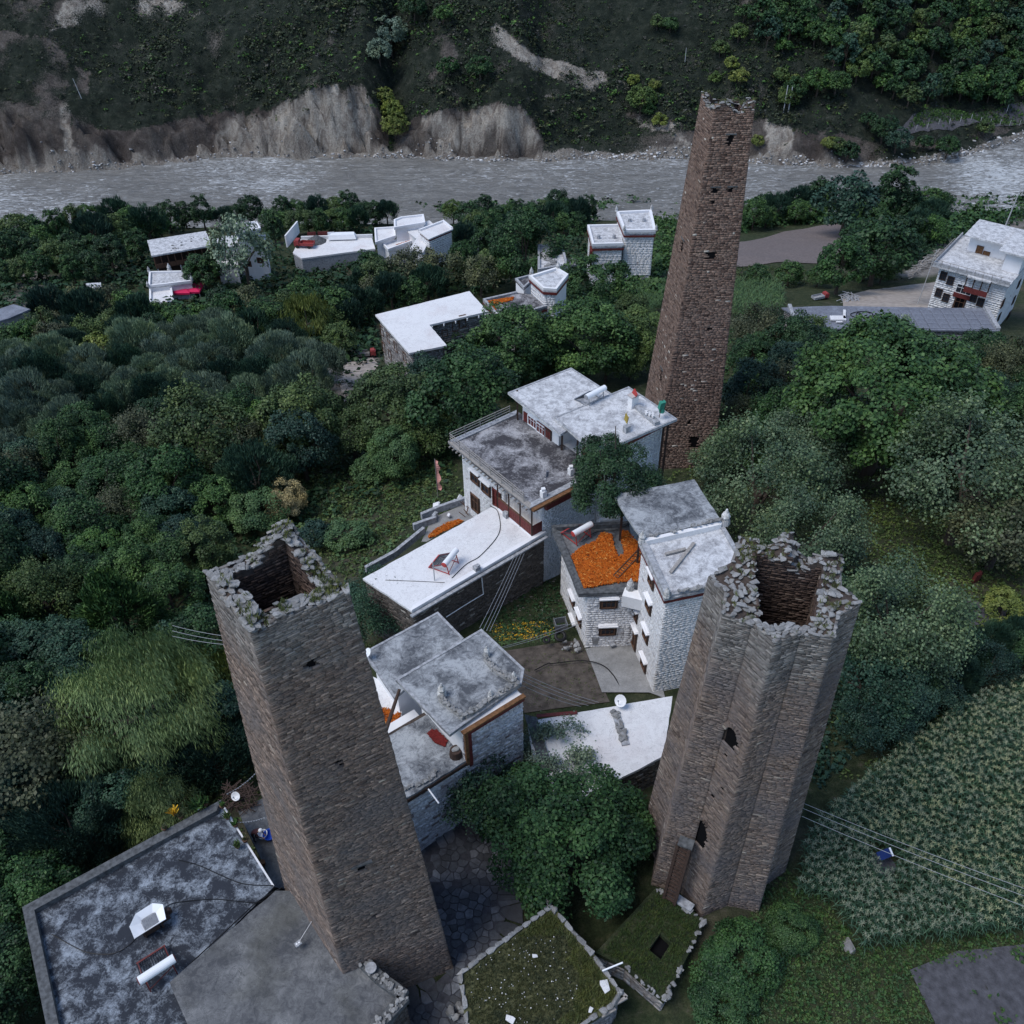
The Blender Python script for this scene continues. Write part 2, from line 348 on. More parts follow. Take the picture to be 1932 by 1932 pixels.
def m_hill():
    k = NT('scrub_hillside'); k.rough(.95)
    b = k.noise(.35, 8, .72); c2 = k.noise(.06, 5, .6); f = k.noise(2.2, 6, .75, co=k.coord((1, 1, 1)))
    veg = k.ramp(b, [(.30, (.010, .017, .012)), (.48, (.021, .031, .021)), (.60, (.042, .052, .037)), (.74, (.12, .118, .105))])
    rock = k.ramp(k.noise(.42, 9, .76, co=k.coord((1, 1, .5)), dist=.8), [(.30, (.15, .125, .11)), (.44, (.34, .30, .26)), (.56, (.52, .48, .42)), (.72, (.66, .62, .56))])
    red = k.n('ShaderNodeMath', operation='SUBTRACT'); red.inputs[0].default_value = 1; k.l(k.attr('pale'), red.inputs[1]); red = red.outputs[0]
    rock = k.mix(red, rock, k.ramp(b, [(.35, (.036, .030, .028)), (.55, (.085, .070, .064)), (.72, (.19, .165, .15))]))
    bare = k.attr('bare'); e = k.n('ShaderNodeMath', operation='ADD'); k.l(bare, e.inputs[0])
    e2 = k.n('ShaderNodeMath', operation='MULTIPLY_ADD'); k.l(f, e2.inputs[0]); e2.inputs[1].default_value = .9; e2.inputs[2].default_value = -.45; k.l(e2.outputs[0], e.inputs[1])
    c = k.mix(k.ramp(e.outputs[0], [(.40, 0.), (.58, 1.)]), veg, rock)
    c = k.mix(1., c, k.ramp(f, [(.25, .5), (.75, 1.45)]), 'MULTIPLY')
    k.col(c); k.bump(f, 1.4); return k.m
def m_water():
    k = NT('silty_river_water'); k.rough(.32); k.b.inputs['Specular IOR Level'].default_value = .5
    co = k.coord((.09, .28, 1))
    a = k.noise(1.4, 9, .68, co=co, dist=1.6); fo = k.noise(3.2, 10, .72, co=k.coord((.07, .22, 1)), dist=2.2)
    big = k.noise(.02, 3, .5)
    c = k.ramp(a, [(.3, (.10, .10, .095)), (.5, (.165, .163, .155)), (.7, (.25, .25, .24))])
    th = k.n('ShaderNodeMath', operation='MULTIPLY_ADD'); k.l(big, th.inputs[0]); th.inputs[1].default_value = .35; k.l(fo, th.inputs[2])
    ad = k.n('ShaderNodeMath', operation='ADD'); k.l(th.outputs[0], ad.inputs[0]); k.l(k.attr('rapid'), ad.inputs[1])
    c = k.mix(k.ramp(ad.outputs[0], [(.72, 0.), (.80, .85)]), c, (.60, .63, .65))
    k.col(c); k.bump(a, .9, 1.); return k.m
MAT['turf'] = m_plain('dry_turf', (.085, .09, .045), .95, .5, 3, bump=.05); MAT['ground'] = m_ground(); MAT['hill'] = m_hill(); MAT['water'] = m_water()
# ---------------------------------------------------------------- terrain
ZR = -61.0
PROF = np.array([(-60, 9), (-20, 3), (0, 1), (18, 0), (34, 0), (45, -1), (60, -3.5), (78, -8), (100, -13.5), (115, -17), (130, -21), (160, -28.5), (180, -33), (215, -44), (238, -50), (257, -58.5), (264, -63), (400, -64)])
CTRL = [(-20, 25, -3, 9), (-24, 40, -6, 12), (13, 26, 3.0, 6), (20, 24, 1.5, 7), (28, 30, 1, 9), (5, 50, -1.6, 8), (12, 44, -1, 8), (-2, 60, -3, 7), (18, 78, -8, 8), (-8, 46, -1.5, 7),
        (-20, 108, -16, 14), (64, 125, -17, 16), (45, 118, -17, 14), (26, 159, -28.2, 10), (-5, 24, 0, 8), (-60, 165, -33, 20), (55, 60, -4, 15), (40, 75, -7, 12), (-30, 75, -12, 18), (-50, 60, -12, 20), (70, 90, -9, 20)]
def terrain(x, y):
    x = np.asarray(x, float); y = np.asarray(y, float)
    b = np.interp(y, PROF[:, 0], PROF[:, 1]); num = 0; den = 0.35
    for cx, cy, cz, r in CTRL:
        w_ = np.exp(-((x-cx)**2+(y-cy)**2)/(r*r)); num = num+w_*(cz-np.interp(cy, PROF[:, 0], PROF[:, 1])); den = den+w_
    amp = np.clip((y-70)/60, 0, 1)
    return b+num/den+fbm(x*.05, y*.05, 3)*1.6*amp*np.clip((255-y)/40, 0, 1)
_gx = np.arange(-300, 301, 1.0); _gy = np.arange(-60, 301, 1.0); _TG = terrain(*np.meshgrid(_gx, _gy)).tolist()
def bil(T, x0, y0, x, y):
    """ground height read from a 1 m grid"""
    u = x-x0; v = y-y0; nx = len(T[0])-2; ny = len(T)-2
    u = min(max(u, 0), nx+.999); v = min(max(v, 0), ny+.999); i = int(u); j = int(v); u -= i; v -= j; a = T[j]; b = T[j+1]
    return (a[i]*(1-u)+a[i+1]*u)*(1-v)+(b[i]*(1-u)+b[i+1]*u)*v
def TZ(x, y): return bil(_TG, -300, -60, x, y)
def G3(p, lift=0.):
    """the point of the ground seen at pixel p (first hit going out from the camera)"""
    d = ray(*p); t = 15.0
    while t < 420:
        q = CAM+d*t
        if q[2] <= TZ(q[0], q[1])+lift: break
        t += .25 if t < 90 else .6
    return q
FARB = [(-400, 345), (0, 332), (150, 326), (300, 312), (430, 297), (560, 303), (740, 300), (870, 305), (1000, 308), (1100, 300), (1300, 303), (1450, 312), (1600, 318), (1750, 312), (1850, 290), (1932, 265), (2060, 235)]
fb = np.array([P(p, ZR)[:2] for p in FARB])
def ybank(x): return np.interp(x, fb[:, 0], fb[:, 1])
CLIFF = [(-300, 200), (0, 215), (110, 232), (165, 245), (250, 250), (330, 235), (420, 215), (500, 212), (560, 190), (610, 162), (680, 166), (710, 205), (735, 262), (775, 230), (835, 210), (880, 212), (940, 197), (985, 205), (1025, 262), (1080, 262), (1200, 258), (1300, 250), (1400, 240), (1480, 250), (1600, 262), (1750, 285), (1850, 272), (1932, 246), (2060, 215)]
cl = []
for px, py in CLIFF:
    a = P((px, py), ZR); d = ray(px, py)
    x0 = a[0]; yb = ybank(x0)
    for _ in range(4):
        t = (yb+7)/d[1]; q = CAM+d*t; x0 = q[0]; yb = ybank(x0)
    cl.append((q[0], max(2.5, q[2]-ZR)))
cl = np.array(cl)
def hill(x, y):
    s = y-ybank(x); hc = np.interp(x, cl[:, 0], cl[:, 1])
    n1 = fbm(x*.09, y*.09, 5); n2 = fbm(x*.02+9, y*.02, 3)
    gl = np.abs(fbm(x*.13+3+y*.05, y*.33, 5))*8-1.3; s2 = s+n1*5*np.clip(s/4, 0, 1)-gl*np.clip(s/3, 0, 1)*np.clip((26-s)/10, 0, 1)*np.clip((hc-3)/8, 0, 1)
    r = np.clip(s2/3.0, 0, 1)*2.0+np.clip((s2-2.2)/6.2, 0, 1)**.8*(hc-2)
    up = np.clip(s2-8, 0, None)
    up = up*.60+n2*6*np.clip(up/20, 0, 1)
    up = up+np.floor(up/7)*0
    z = r+up+n1*1.3*np.clip(s/6, 0, 1)+fbm(x*.35, y*.35, 3)*.7*np.clip(s/3, 0, 1)
    return ZR-1.2+np.where(s < 0, s*.4, 0)+z+np.clip(s/1.5, 0, 1)*1.2
_HG = hill(*np.meshgrid(np.arange(-330, 331, 1.0), np.arange(255, 561, 1.0))).tolist()
def HZ(x, y): return bil(_HG, -330, 255, x, y)
def grid(name, xs, ys, zf, mat, attrs):
    X, Y = np.meshgrid(xs, ys); Z = zf(X, Y); nx, ny = len(xs), len(ys)
    V = np.stack([X, Y, Z], -1).reshape(-1, 3); i = np.arange(nx*ny).reshape(ny, nx)
    Fc = np.stack([i[:-1, :-1], i[:-1, 1:], i[1:, 1:], i[1:, :-1]], -1).reshape(-1, 4)
    me = mesh(name, V, Fc, mat, smooth=True)
    for an, fn in attrs.items():
        a = me.attributes.new(an, 'FLOAT', 'POINT'); a.data.foreach_set('value', fn(V).astype(np.float32))
    return tag(obj(name, me), kind='structure')
def bare_near(V):
    pp = proj(V); b = np.zeros(len(V))
    for poly in BARE_N: b = np.maximum(b, inpoly_np(pp[:, 0], pp[:, 1], poly)*1.0)
    b[(V[:, 1] < 5)] = 0
    return b*.85
BARE_N = [[(1640, 560), (1780, 550), (1780, 590), (1620, 600)], [(1700, 520), (1790, 450), (1860, 440), (1932, 430), (1932, 470), (1760, 520)], [(1815, 400), (1932, 395), (1932, 440), (1850, 445)],
          [(1600, 845), (1740, 880), (1740, 900), (1600, 870)], [(30, 510), (90, 490), (80, 560), (40, 600)], [(210, 500), (260, 510), (250, 530), (210, 520)], [(600, 650), (720, 670), (690, 740), (630, 750)]]
grid('ground', np.concatenate([np.arange(-260, -50, 4), np.arange(-50, 80, 1.0), np.arange(80, 261, 4)]), np.concatenate([np.arange(-60, 10, 5), np.arange(10, 130, 1.0), np.arange(130, 270, 2.5)]), terrain, MAT['ground'], {'bare': bare_near})
BARE_H = [[(-200, 50), (30, 62), (100, 75), (130, 110), (140, 225), (120, 320), (-200, 335)], [(130, 0), (330, 0), (420, 15), (330, 45), (200, 40), (100, 60), (0, 30), (0, 0)],
          [(930, 40), (960, 60), (1010, 105), (1100, 130), (1180, 140), (1190, 160), (1110, 175), (1060, 155), (1000, 130), (950, 90), (900, 85)],
          [(1150, 220), (1230, 215), (1290, 235), (1270, 255), (1160, 235)], [(1420, 225), (1500, 230), (1560, 250), (1540, 300), (1430, 290)], [(800, 80), (850, 60), (870, 110), (820, 150), (790, 120)],
          [(1040, 165), (1060, 170), (1050, 190), (1030, 185)], [(1690, 270), (1800, 262), (1860, 240), (1932, 215), (1932, 240), (1850, 275), (1760, 285)], [(150, 130), (175, 140), (165, 250), (140, 230)]]
PALE_H = [[(590, 165), (690, 160), (705, 210), (700, 290), (600, 290), (540, 285), (480, 275), (400, 260), (410, 225), (500, 215), (560, 200)], [(790, 225), (835, 210), (880, 250), (850, 300), (820, 250)], [(880, 215), (940, 197), (990, 205), (1025, 265), (1000, 290), (930, 240), (900, 300), (880, 290)],
          [(930, 40), (960, 60), (1010, 105), (1100, 130), (1180, 140), (1190, 160), (1110, 175), (1060, 155), (1000, 130), (950, 90), (900, 85)], [(1150, 220), (1290, 235), (1310, 290), (1270, 255), (1160, 235)], [(1040, 165), (1060, 170), (1050, 190), (1030, 185)], [(130, 0), (330, 0), (420, 15), (330, 45), (200, 40), (100, 60)], [(120, 200), (135, 200), (140, 320), (115, 320)], [(1450, 230), (1500, 230), (1500, 300), (1450, 300)]]
def pale_hill(V):
    pp = proj(V); n = fbm(V[:, 0]*.12, V[:, 1]*.12, 4); b = np.full(len(V), .12)+n*.2; s = V[:, 1]-ybank(V[:, 0])
    for poly in PALE_H: b = np.maximum(b, inpoly_np(pp[:, 0]+n*22, pp[:, 1]+n*14, poly)*(.9+n*.3))
    return np.clip(np.where(s < 3, .7, b), 0, 1)
def bare_hill(V):
    pp = proj(V); x, y = V[:, 0], V[:, 1]; s = y-ybank(x); hc = np.interp(x, cl[:, 0], cl[:, 1])
    n = fbm(x*.12, y*.12, 4)
    s2 = s+fbm(x*.09, y*.09, 5)*5*np.clip(s/4, 0, 1)-(np.abs(fbm(x*.13+3+y*.05, y*.33, 5))*8-1.3)*np.clip(s/3, 0, 1)*np.clip((26-s)/10, 0, 1)*np.clip((hc-3)/8, 0, 1)
    b = np.clip((9.2-s2)/1.5, 0, 1)*np.clip((hc-3)/5, 0.1, 1)
    b = np.maximum(b, np.clip((3.2-s)/1, 0, 1)*.8)
    for poly in BARE_H: b = np.maximum(b, inpoly_np(pp[:, 0]+n*18, pp[:, 1]+n*12, poly)*(.44+n*.6))
    b = np.maximum(b, .25+n*.35)                       # thin scrub with scattered bare soil
    b = np.where((pp[:, 0] > 1450) & (s2 > 10), b-.25, b)
    return b
grid('hillside', np.concatenate([np.arange(-320, -170, 5), np.arange(-170, 190, .9), np.arange(190, 330, 5)]), np.concatenate([np.arange(262, 375, .75), np.arange(375, 560, 4)]), lambda X, Y: np.where(Y < ybank(X)-6, ZR-3, hill(X, Y)), MAT['hill'], {'bare': bare_hill, 'pale': pale_hill})
def rapid(V):
    pp = proj(V); r = np.zeros(len(V))
    for cx, cy, rx, ry, a in [(1890, 330, 90, 45, .16), (1700, 345, 120, 20, .04), (560, 345, 80, 12, .05), (100, 390, 160, 22, .05), (820, 330, 60, 15, .04)]:
        r += a*np.exp(-((pp[:, 0]-cx)/rx)**2-((pp[:, 1]-cy)/ry)**2)
    return r
def waterz(X, Y): return ZR+fbm(X*.13+.3*fbm(X*.1, Y*.2, 2), Y*.42, 5)*.8
grid('river_water', np.arange(-330, 331, 1.6), np.arange(240, 400, .8), waterz, MAT['water'], {'rapid': rapid})

def drape(name, pts, mat, lift=.1, step=1.2, zfun=None):
    """a thin sheet lying over the ground inside the outline pts (world xy)"""
    bm = bmesh.new(); f = bm.faces.new([bm.verts.new((x, y, 0)) for x, y in pts]); xs = [p[0] for p in pts]; ys = [p[1] for p in pts]
    for ax, lo, hi in ((0, min(xs), max(xs)), (1, min(ys), max(ys))):
        v = math.floor(lo/step)*step+step
        while v < hi:
            co = (v, 0, 0) if ax == 0 else (0, v, 0); no = (1, 0, 0) if ax == 0 else (0, 1, 0)
            bmesh.ops.bisect_plane(bm, geom=bm.verts[:]+bm.edges[:]+bm.faces[:], plane_co=co, plane_no=no); v += step
    bmesh.ops.triangulate(bm, faces=bm.faces[:])
    bmesh.ops.recalc_face_normals(bm, faces=bm.faces[:])
    for v in bm.verts: v.co.z = (TZ(v.co.x, v.co.y) if zfun is None else zfun(v.co.x, v.co.y))+lift
    if sum(f.normal.z for f in bm.faces) < 0: bmesh.ops.reverse_faces(bm, faces=bm.faces[:])
    me = bpy.data.meshes.new(name); bm.to_mesh(me); bm.free(); me.materials.append(mat)
    return tag(obj(name, me), kind='structure')
# ---------------------------------------------------------------- masonry
class Stones:
    """many wall stones gathered in numpy arrays"""
    def __init__(s): s.V = []; s.F = []; s.R = []; s.n = 0
    def add_boxes(s, A, B, C_, D, nrm, rnd):
        # A,B,C_,D: (n,3) face corners (bl, br, tr, tl), nrm (n,3) outward, extruded forwards from a back plane
        back = .12; n = len(A)
        if n == 0: return
        pro = nrm
        V = np.stack([A, B, C_, D, A-back*pro, B-back*pro, C_-back*pro, D-back*pro], 1).reshape(-1, 3)
        i = (np.arange(n)*8)[:, None]+s.n
        F_ = np.concatenate([i+np.array([[0, 1, 2, 3]]), i+np.array([[3, 2, 6, 7]]), i+np.array([[0, 4, 5, 1]]), i+np.array([[0, 3, 7, 4]]), i+np.array([[1, 5, 6, 2]])], 0)
        s.V.append(V); s.F.append(F_); s.R.append(np.tile(rnd, 5)); s.n += 8*n
    def build(s, name, mat, parent, stuff=True):
        V = np.concatenate(s.V)-origin(parent); me = mesh(name, V, np.concatenate(s.F), mat, np.concatenate(s.R))
        o = obj(name, me, parent)
        if stuff: tag(o, kind='stuff')
        return o
def lay(S, b0, b1, t0, t1, ch, sl, jit=.03, gap=.012, skip=None, seed=0, chv=.35, wob=.0, keep=None):
    """courses of stones on the quad b0,b1 (bottom) t0,t1 (top); outward normal to the right of b0->b1 seen from above"""
    g = np.random.default_rng(seed); b0, b1, t0, t1 = (np.array(q, float) for q in (b0, b1, t0, t1))
    H = ((t0-b0)[2]+(t1-b1)[2])/2; v = 0.; gap = gap if jit >= .03 else .003; wob = wob if jit >= .03 else 0.
    As = [[] for _ in range(4)]; Rn = []; PR = []
    e = (b1-b0); nr = np.cross(e, t0-b0); nr /= np.linalg.norm(nr)
    while v < H-ch*.4:
        h = ch*(1+chv*(g.random()*2-1)); v1 = min(v+h, H); L = np.linalg.norm(e)*(1-v/H)+np.linalg.norm(t1-t0)*v/H
        n = int(L/sl*1.25)+2; w_ = sl*(.45+1.1*g.random(n)); u = np.concatenate([[0], np.cumsum(w_)]); u = u[u < L-sl*.35]; u = np.append(u, L)/L
        u0 = u[:-1]; u1 = u[1:]
        gu = gap/L; gv = gap
        dz = wob*(g.random(len(u0))-.5)
        def pt(uu, vv): 
            f = (vv/H)[:, None] if hasattr(vv, '__len__') else vv/H
            return (b0+e*uu[:, None])*(1-f)+(t0+(t1-t0)*uu[:, None])*f
        pr = jit*g.random(len(u0))
        if keep is not None or skip is not None:
            um = (u0+u1)/2; mid = pt(um, (v+v1)/2); ok = np.ones(len(u0), bool)
            if skip is not None: ok &= ~skip(mid, um)
            u0, u1, dz, pr = u0[ok], u1[ok], dz[ok], pr[ok]
            if len(u0) == 0: v = v1; continue
        jt = gap*.8
        sm = .97 if jit < .03 else .86; hh = np.clip((v1-v)*(sm+(1-sm)*g.random(len(u0))), .02, None)
        r_ = lambda: (g.random(len(u0))-.5)*jt
        va = v+gv+dz; vb = v+hh-gv*0+dz
        for k, (uu, vv) in enumerate(((u0+gu, va+r_()), (u1-gu, va+r_()), (u1-gu, vb+r_()), (u0+gu, vb+r_()))): As[k].append(pt(uu, vv)+nr*pr[:, None])
        Rn.append(g.random(len(u0))); v = v1
    if Rn:
        A = [np.concatenate(a) for a in As]
        S.add_boxes(*A, np.tile(nr, (len(A[0]), 1)), np.concatenate(Rn))
def hull_rock(seed, n=15, flat=.6):
    g = np.random.default_rng(seed); p = g.normal(size=(n, 3)); p /= np.linalg.norm(p, axis=1)[:, None]
    p = np.sign(p)*np.abs(p)**.7; p *= np.array([1, .8, flat])*(.8+.3*g.random((n, 1)))*.5
    bm = bmesh.new(); [bm.verts.new(q) for q in p]; r = bmesh.ops.convex_hull(bm, input=bm.verts[:])
    bmesh.ops.delete(bm, geom=[v for v in bm.verts if not v.link_faces], context='VERTS')
    bmesh.ops.triangulate(bm, faces=bm.faces[:]); bmesh.ops.recalc_face_normals(bm, faces=bm.faces[:])
    me = bpy.data.meshes.new('rock'); bm.to_mesh(me); bm.free(); return me
def rocks(mat, n=8, flat=.6, seed=0):
    out = []
    for i in range(n):
        me = hull_rock(seed*100+i, 16, flat); me.materials.append(mat)
        a = me.attributes.new('rnd', 'FLOAT', 'FACE'); a.data.foreach_set('value', np.full(len(me.polygons), random.random(), np.float32)); out.append(me)
    return out
RIMROCK = rocks(MAT['rim'], 12, .6, 1)
def put_rock(name, meshes, loc, size, parent, rz=None, tilt=.25):
    o = obj(name, random.choice(meshes), parent); l = np.array(loc)-(origin(parent) if parent else 0)
    o.location = l; o.scale = size if hasattr(size, '__len__') else (size,)*3
    o.rotation_euler = (random.uniform(-tilt, tilt), random.uniform(-tilt, tilt), random.uniform(0, 6.28) if rz is None else rz); return o
def rock_arrays(meshes):
    out = []
    for me in meshes:
        v = np.zeros(len(me.vertices)*3, np.float32); me.vertices.foreach_get('co', v)
        t = np.zeros(len(me.polygons)*3, np.int32); me.polygons.foreach_get('vertices', t); out.append((v.reshape(-1, 3), t.reshape(-1, 3)))
    return out
def scatter(name, arrs, locs, scl, mat, parent=None, tilt=.4, squash=None, rnds=None):
    """merge many copies of small meshes into one mesh"""
    Vs = []; Fs = []; Rs = []; n = 0
    for k, (l, s_) in enumerate(zip(locs, scl)):
        v, f = arrs[k % len(arrs)][:2]; a = random.uniform(0, 6.28); c, s = math.cos(a), math.sin(a)
        R3 = np.array([[c, -s, 0], [s, c, 0], [0, 0, 1]])
        if tilt:
            b = random.uniform(-tilt, tilt); R3 = R3@np.array([[1, 0, 0], [0, math.cos(b), -math.sin(b)], [0, math.sin(b), math.cos(b)]])
        sc = np.array(s_ if hasattr(s_, '__len__') else (s_,)*3)
        Vs.append((v*sc)@R3.T+np.array(l)); Fs.append(f+n); n += len(v)
        if len(arrs[0]) > 2: Rs.append(np.clip(arrs[k % len(arrs)][2]+random.uniform(-.15, .15), 0, 1))
        else: Rs.append(np.full(len(f), random.random()))
    V = np.concatenate(Vs)
    if parent: V = V-origin(parent)
    return obj(name, mesh(name, V, np.concatenate(Fs), mat, np.concatenate(Rs)), parent)
def tuft_arr(seed, n=10, h=1., w=.12, spread=.5, lean=.5):
    g = np.random.default_rng(seed); V = []; F_ = []; R_ = []
    for i in range(n):
        a = g.random()*6.28; r = spread*g.random()**.5; b = np.array([math.cos(a)*r, math.sin(a)*r, 0]); a2 = g.random()*6.28; hh = h*(.5+.6*g.random())
        t = b+np.array([math.cos(a2)*lean*hh, math.sin(a2)*lean*hh, hh]); p = np.array([-math.sin(a2), math.cos(a2), 0])*w*(.6+.8*g.random()); m = (b+t)/2
        k = len(V); V += [b-p*.6, b+p*.6, t+p*.3, t-p*.3]; F_ += [(k, k+1, k+2, k+3)]; R_.append(g.random())
    return np.array(V), np.array(F_), np.array(R_)
TUFTS = [tuft_arr(i) for i in range(6)]
# ---------------------------------------------------------------- the three towers
RIMCOUNT = {}
def tower(label, base, top, inner_top, zt, mat, ch, sl, seed, rimN, rimsize, openings, group=None, dent=.0, inner_z=6, nrim=1, corner_z=0.1, hole_w=.6):
    """base/top: outer outline (x,y,z) per corner, anticlockwise; inner_top: inner outline xy; zt(x,y): ragged wall-head height"""
    n = len(base); c = np.mean(np.array(base), 0)
    t = thing('stone_tower', label, 'tower', (c[0], c[1], min(b[2] for b in base)), group)
    g = np.random.default_rng(seed); TOPZ = max(q[2] for q in top)+1.5
    # mortar core: outer shell just behind the stones, inner shaft, ragged head
    N = 6; ring = []                                        # head ring sample points
    for i in range(n):
        for k in range(N):
            f = k/N; a = np.array(top[i]); b = np.array(top[(i+1) % n]); ring.append((i+f, a[:2]*(1-f)+b[:2]*f))
    m = len(ring); cx = np.mean([r[1] for r in ring], 0)
    ic = np.array(inner_top); 
    def inner_pt(p):
        # project radially onto inner polygon
        d = p-cx; best = None
        for i in range(len(ic)):
            a, b = ic[i], ic[(i+1) % len(ic)]; e = b-a; den = d[0]*e[1]-d[1]*e[0]
            if abs(den) < 1e-9: continue
            s_ = ((a[0]-cx[0])*e[1]-(a[1]-cx[1])*e[0])/den; u = ((a[0]-cx[0])*d[1]-(a[1]-cx[1])*d[0])/den
            if s_ > 0 and -1e-6 <= u <= 1+1e-6 and (best is None or s_ < best): best = s_
        return cx+d*min(best or .6, .93)
    V = []; Fc = []
    for (ii, p) in ring:
        i = int(ii); f = ii-i; b = np.array(base[i])*(1-f)+np.array(base[(i+1) % n])*f; tz = top[i][2]*(1-f)+top[(i+1) % n][2]*f
        d = (p-cx)/np.linalg.norm(p-cx); z = zt(*p)-.05; k = (z-b[2])/(tz-b[2])
        bo = b[:2]-d*.09; po = p-d*.09
        ph = bo*(1-k)+po*k; q = inner_pt(p)
        V += [(bo[0], bo[1], b[2]-3), (ph[0], ph[1], z), (q[0], q[1], z-.1+.15*g.random()), (q[0], q[1], z-inner_z-4)]
    for i in range(m):
        j = (i+1) % m
        for k in range(3): Fc.append((4*i+k, 4*j+k, 4*j+k+1, 4*i+k+1))
    Fc.append(tuple(4*i+3 for i in range(m-1, -1, -1)))
    V = np.array(V)-origin(t); obj('core', mesh('core', V, Fc, MAT['mortar']), t)
    # outer stones
    S = Stones(); holes = []
    for (fi, u, z, w_, h_, dep) in openings: holes.append((fi, u, z, w_, h_, dep))
    for i in range(n):
        b0, b1, t0, t1 = (np.array(q, float) for q in (base[i], base[(i+1) % n], top[i], top[(i+1) % n]))
        hs = [h for h in holes if h[0] == i]; W = np.linalg.norm(b1-b0)
        zlo = min(b0[2], b1[2])
        b0 = b0.copy(); b1 = b1.copy()
        # extend both ends so that every course stays level
        for b, tt in ((b0, t0), (b1, t1)):
            s_ = (TOPZ-b[2])/(tt[2]-b[2]); tt[:] = b+(tt-b)*s_; s_ = (zlo-1.5-tt[2])/(b[2]-tt[2]); b[:] = tt+(b-tt)*s_
        def skip(mid, um, hs=hs, b0=b0, b1=b1, t0=t0, t1=t1):
            lim = np.array([zt(q[0], q[1]) for q in mid]) if mid[0][2] > TOPZ-4.5 else np.full(len(mid), 1e9)
            r = mid[:, 2] > lim
            for (fi, u, z, w_, h_, dep) in hs:
                zz = mid[:, 2]; Wd = np.linalg.norm(t1-t0)*(zz-b0[2])/(t0[2]-b0[2])+np.linalg.norm(b1-b0)*(1-(zz-b0[2])/(t0[2]-b0[2]))
                ww = w_*np.sqrt(np.clip(1-np.clip((zz-z-h_*.15)/(h_*.36), 0, 1)**2, .05, 1)) if h_ > 1 else w_
                r |= (np.abs(um-u)*Wd < ww/2+sl*.12) & (np.abs(zz-z) < h_/2)
            return r
        e_ = b1-b0; face = np.array((e_[1], -e_[0])); away = face@(CAM[:2]-b0[:2]) < -np.linalg.norm(e_)*4
        kk = 2.2 if away else 1.
        lay(S, b0, b1, t0, t1, ch*kk, sl*kk, jit=.034, gap=.006, skip=skip, seed=seed*50+i, wob=ch*.25)
        for (fi, u, z, w_, h_, dep) in hs:
            k = (z-b0[2])/(t0[2]-b0[2]); p = (b0+(b1-b0)*u)*(1-k)+(t0+(t1-t0)*u)*k; e = (b1-b0)/np.linalg.norm(b1-b0); nr = np.cross(e, (t0-b0)); nr /= np.linalg.norm(nr); up = (t0-b0)/np.linalg.norm(t0-b0)
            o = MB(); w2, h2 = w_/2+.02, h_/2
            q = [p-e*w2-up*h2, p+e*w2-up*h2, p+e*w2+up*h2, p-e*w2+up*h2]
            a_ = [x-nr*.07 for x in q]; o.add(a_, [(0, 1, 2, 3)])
            ob = o.build('opening', MAT['dark'], t)  # flat black plate: the shade of the hole is painted
            if h_ > 1.3:                                   # ring of small arch stones
                for j in range(11):
                    a_ = math.pi*(j+.5)/11; c_ = p+e*math.cos(a_)*(w2+.12)+up*(h_*.15+math.sin(a_)*(h_*.36+.12))+nr*.03
                    m_ = MB(); ra = e*math.cos(a_)+up*math.sin(a_); m_.beam(c_-ra*.13, c_+ra*.13, .13, .12); m_.build('arch_stone', mat, t)
            if .4 < w_ < .6:
                li = MB(); li.beam(p-e*(w2+.25)+up*(h2+.05)+nr*.03, p+e*(w2+.25)+up*(h2+.05)+nr*.03, .14, .10); li.build('lintel', MAT['coping_d'], t)
    S.build('masonry', mat, t)
    # inner stones on the visible upper shaft
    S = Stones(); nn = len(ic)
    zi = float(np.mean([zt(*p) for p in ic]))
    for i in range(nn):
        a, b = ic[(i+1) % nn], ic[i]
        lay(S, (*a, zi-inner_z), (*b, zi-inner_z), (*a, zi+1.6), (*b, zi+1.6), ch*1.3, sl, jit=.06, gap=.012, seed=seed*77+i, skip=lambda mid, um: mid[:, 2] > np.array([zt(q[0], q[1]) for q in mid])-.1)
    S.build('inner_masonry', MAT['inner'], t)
    # rim stones, single and in one, two or three layers
    for k in range(rimN):
        ii = g.random()*n; i = int(ii); f = ii-i; p = np.array(top[i][:2])*(1-f)+np.array(top[(i+1) % n][:2])*f
        ii = (k*.618034*n) % n; i = int(ii); f = ii-i; p = np.array(top[i][:2])*(1-f)+np.array(top[(i+1) % n][:2])*f
        q = inner_pt(p); s_ = rimsize*(.55+.7*g.random()**2); f2 = [.04, .96, .35, .65, .10, .5, .88][k % 7]+g.uniform(-.05, .05); pp = p*(1-f2)+q*f2
        e = np.array(top[(i+1) % n][:2])-np.array(top[i][:2]); z = zt(*p)-.02+g.random()*.10*nrim
        put_rock('rim_stone', RIMROCK, (pp[0], pp[1], z), (s_*1.45, s_*1.05, s_*(.38+.22*g.random())), t, rz=math.atan2(e[1], e[0])+g.normal()*.45, tilt=.14)
    # moss and grass on the wall head
    L = []; sc = []
    for k in range(int(rimN*1.6)):
        ii = (g.random()*.5+g.random()*.5)*n % n; i = int(ii); f = ii-i; p = np.array(top[i][:2])*(1-f)+np.array(top[(i+1) % n][:2])*f; q = inner_pt(p)
        if fbm(p[0]*1.3+seed, p[1]*1.3, 2) < .0: continue
        f2 = g.random(); pp = p*(1-f2)+q*f2; L.append((pp[0], pp[1], zt(*p)+.05)); sc.append(rimsize*(.25+.35*g.random()))
    if L: tag(scatter('moss_tufts', TUFTS, L, sc, LEAF['moss'], t), kind='stuff')
    return t
def scl(poly, k, c=None):
    c = c or cen(poly); return [(c[0]+(p[0]-c[0])*k, c[1]+(p[1]-c[1])*k) for p in poly]
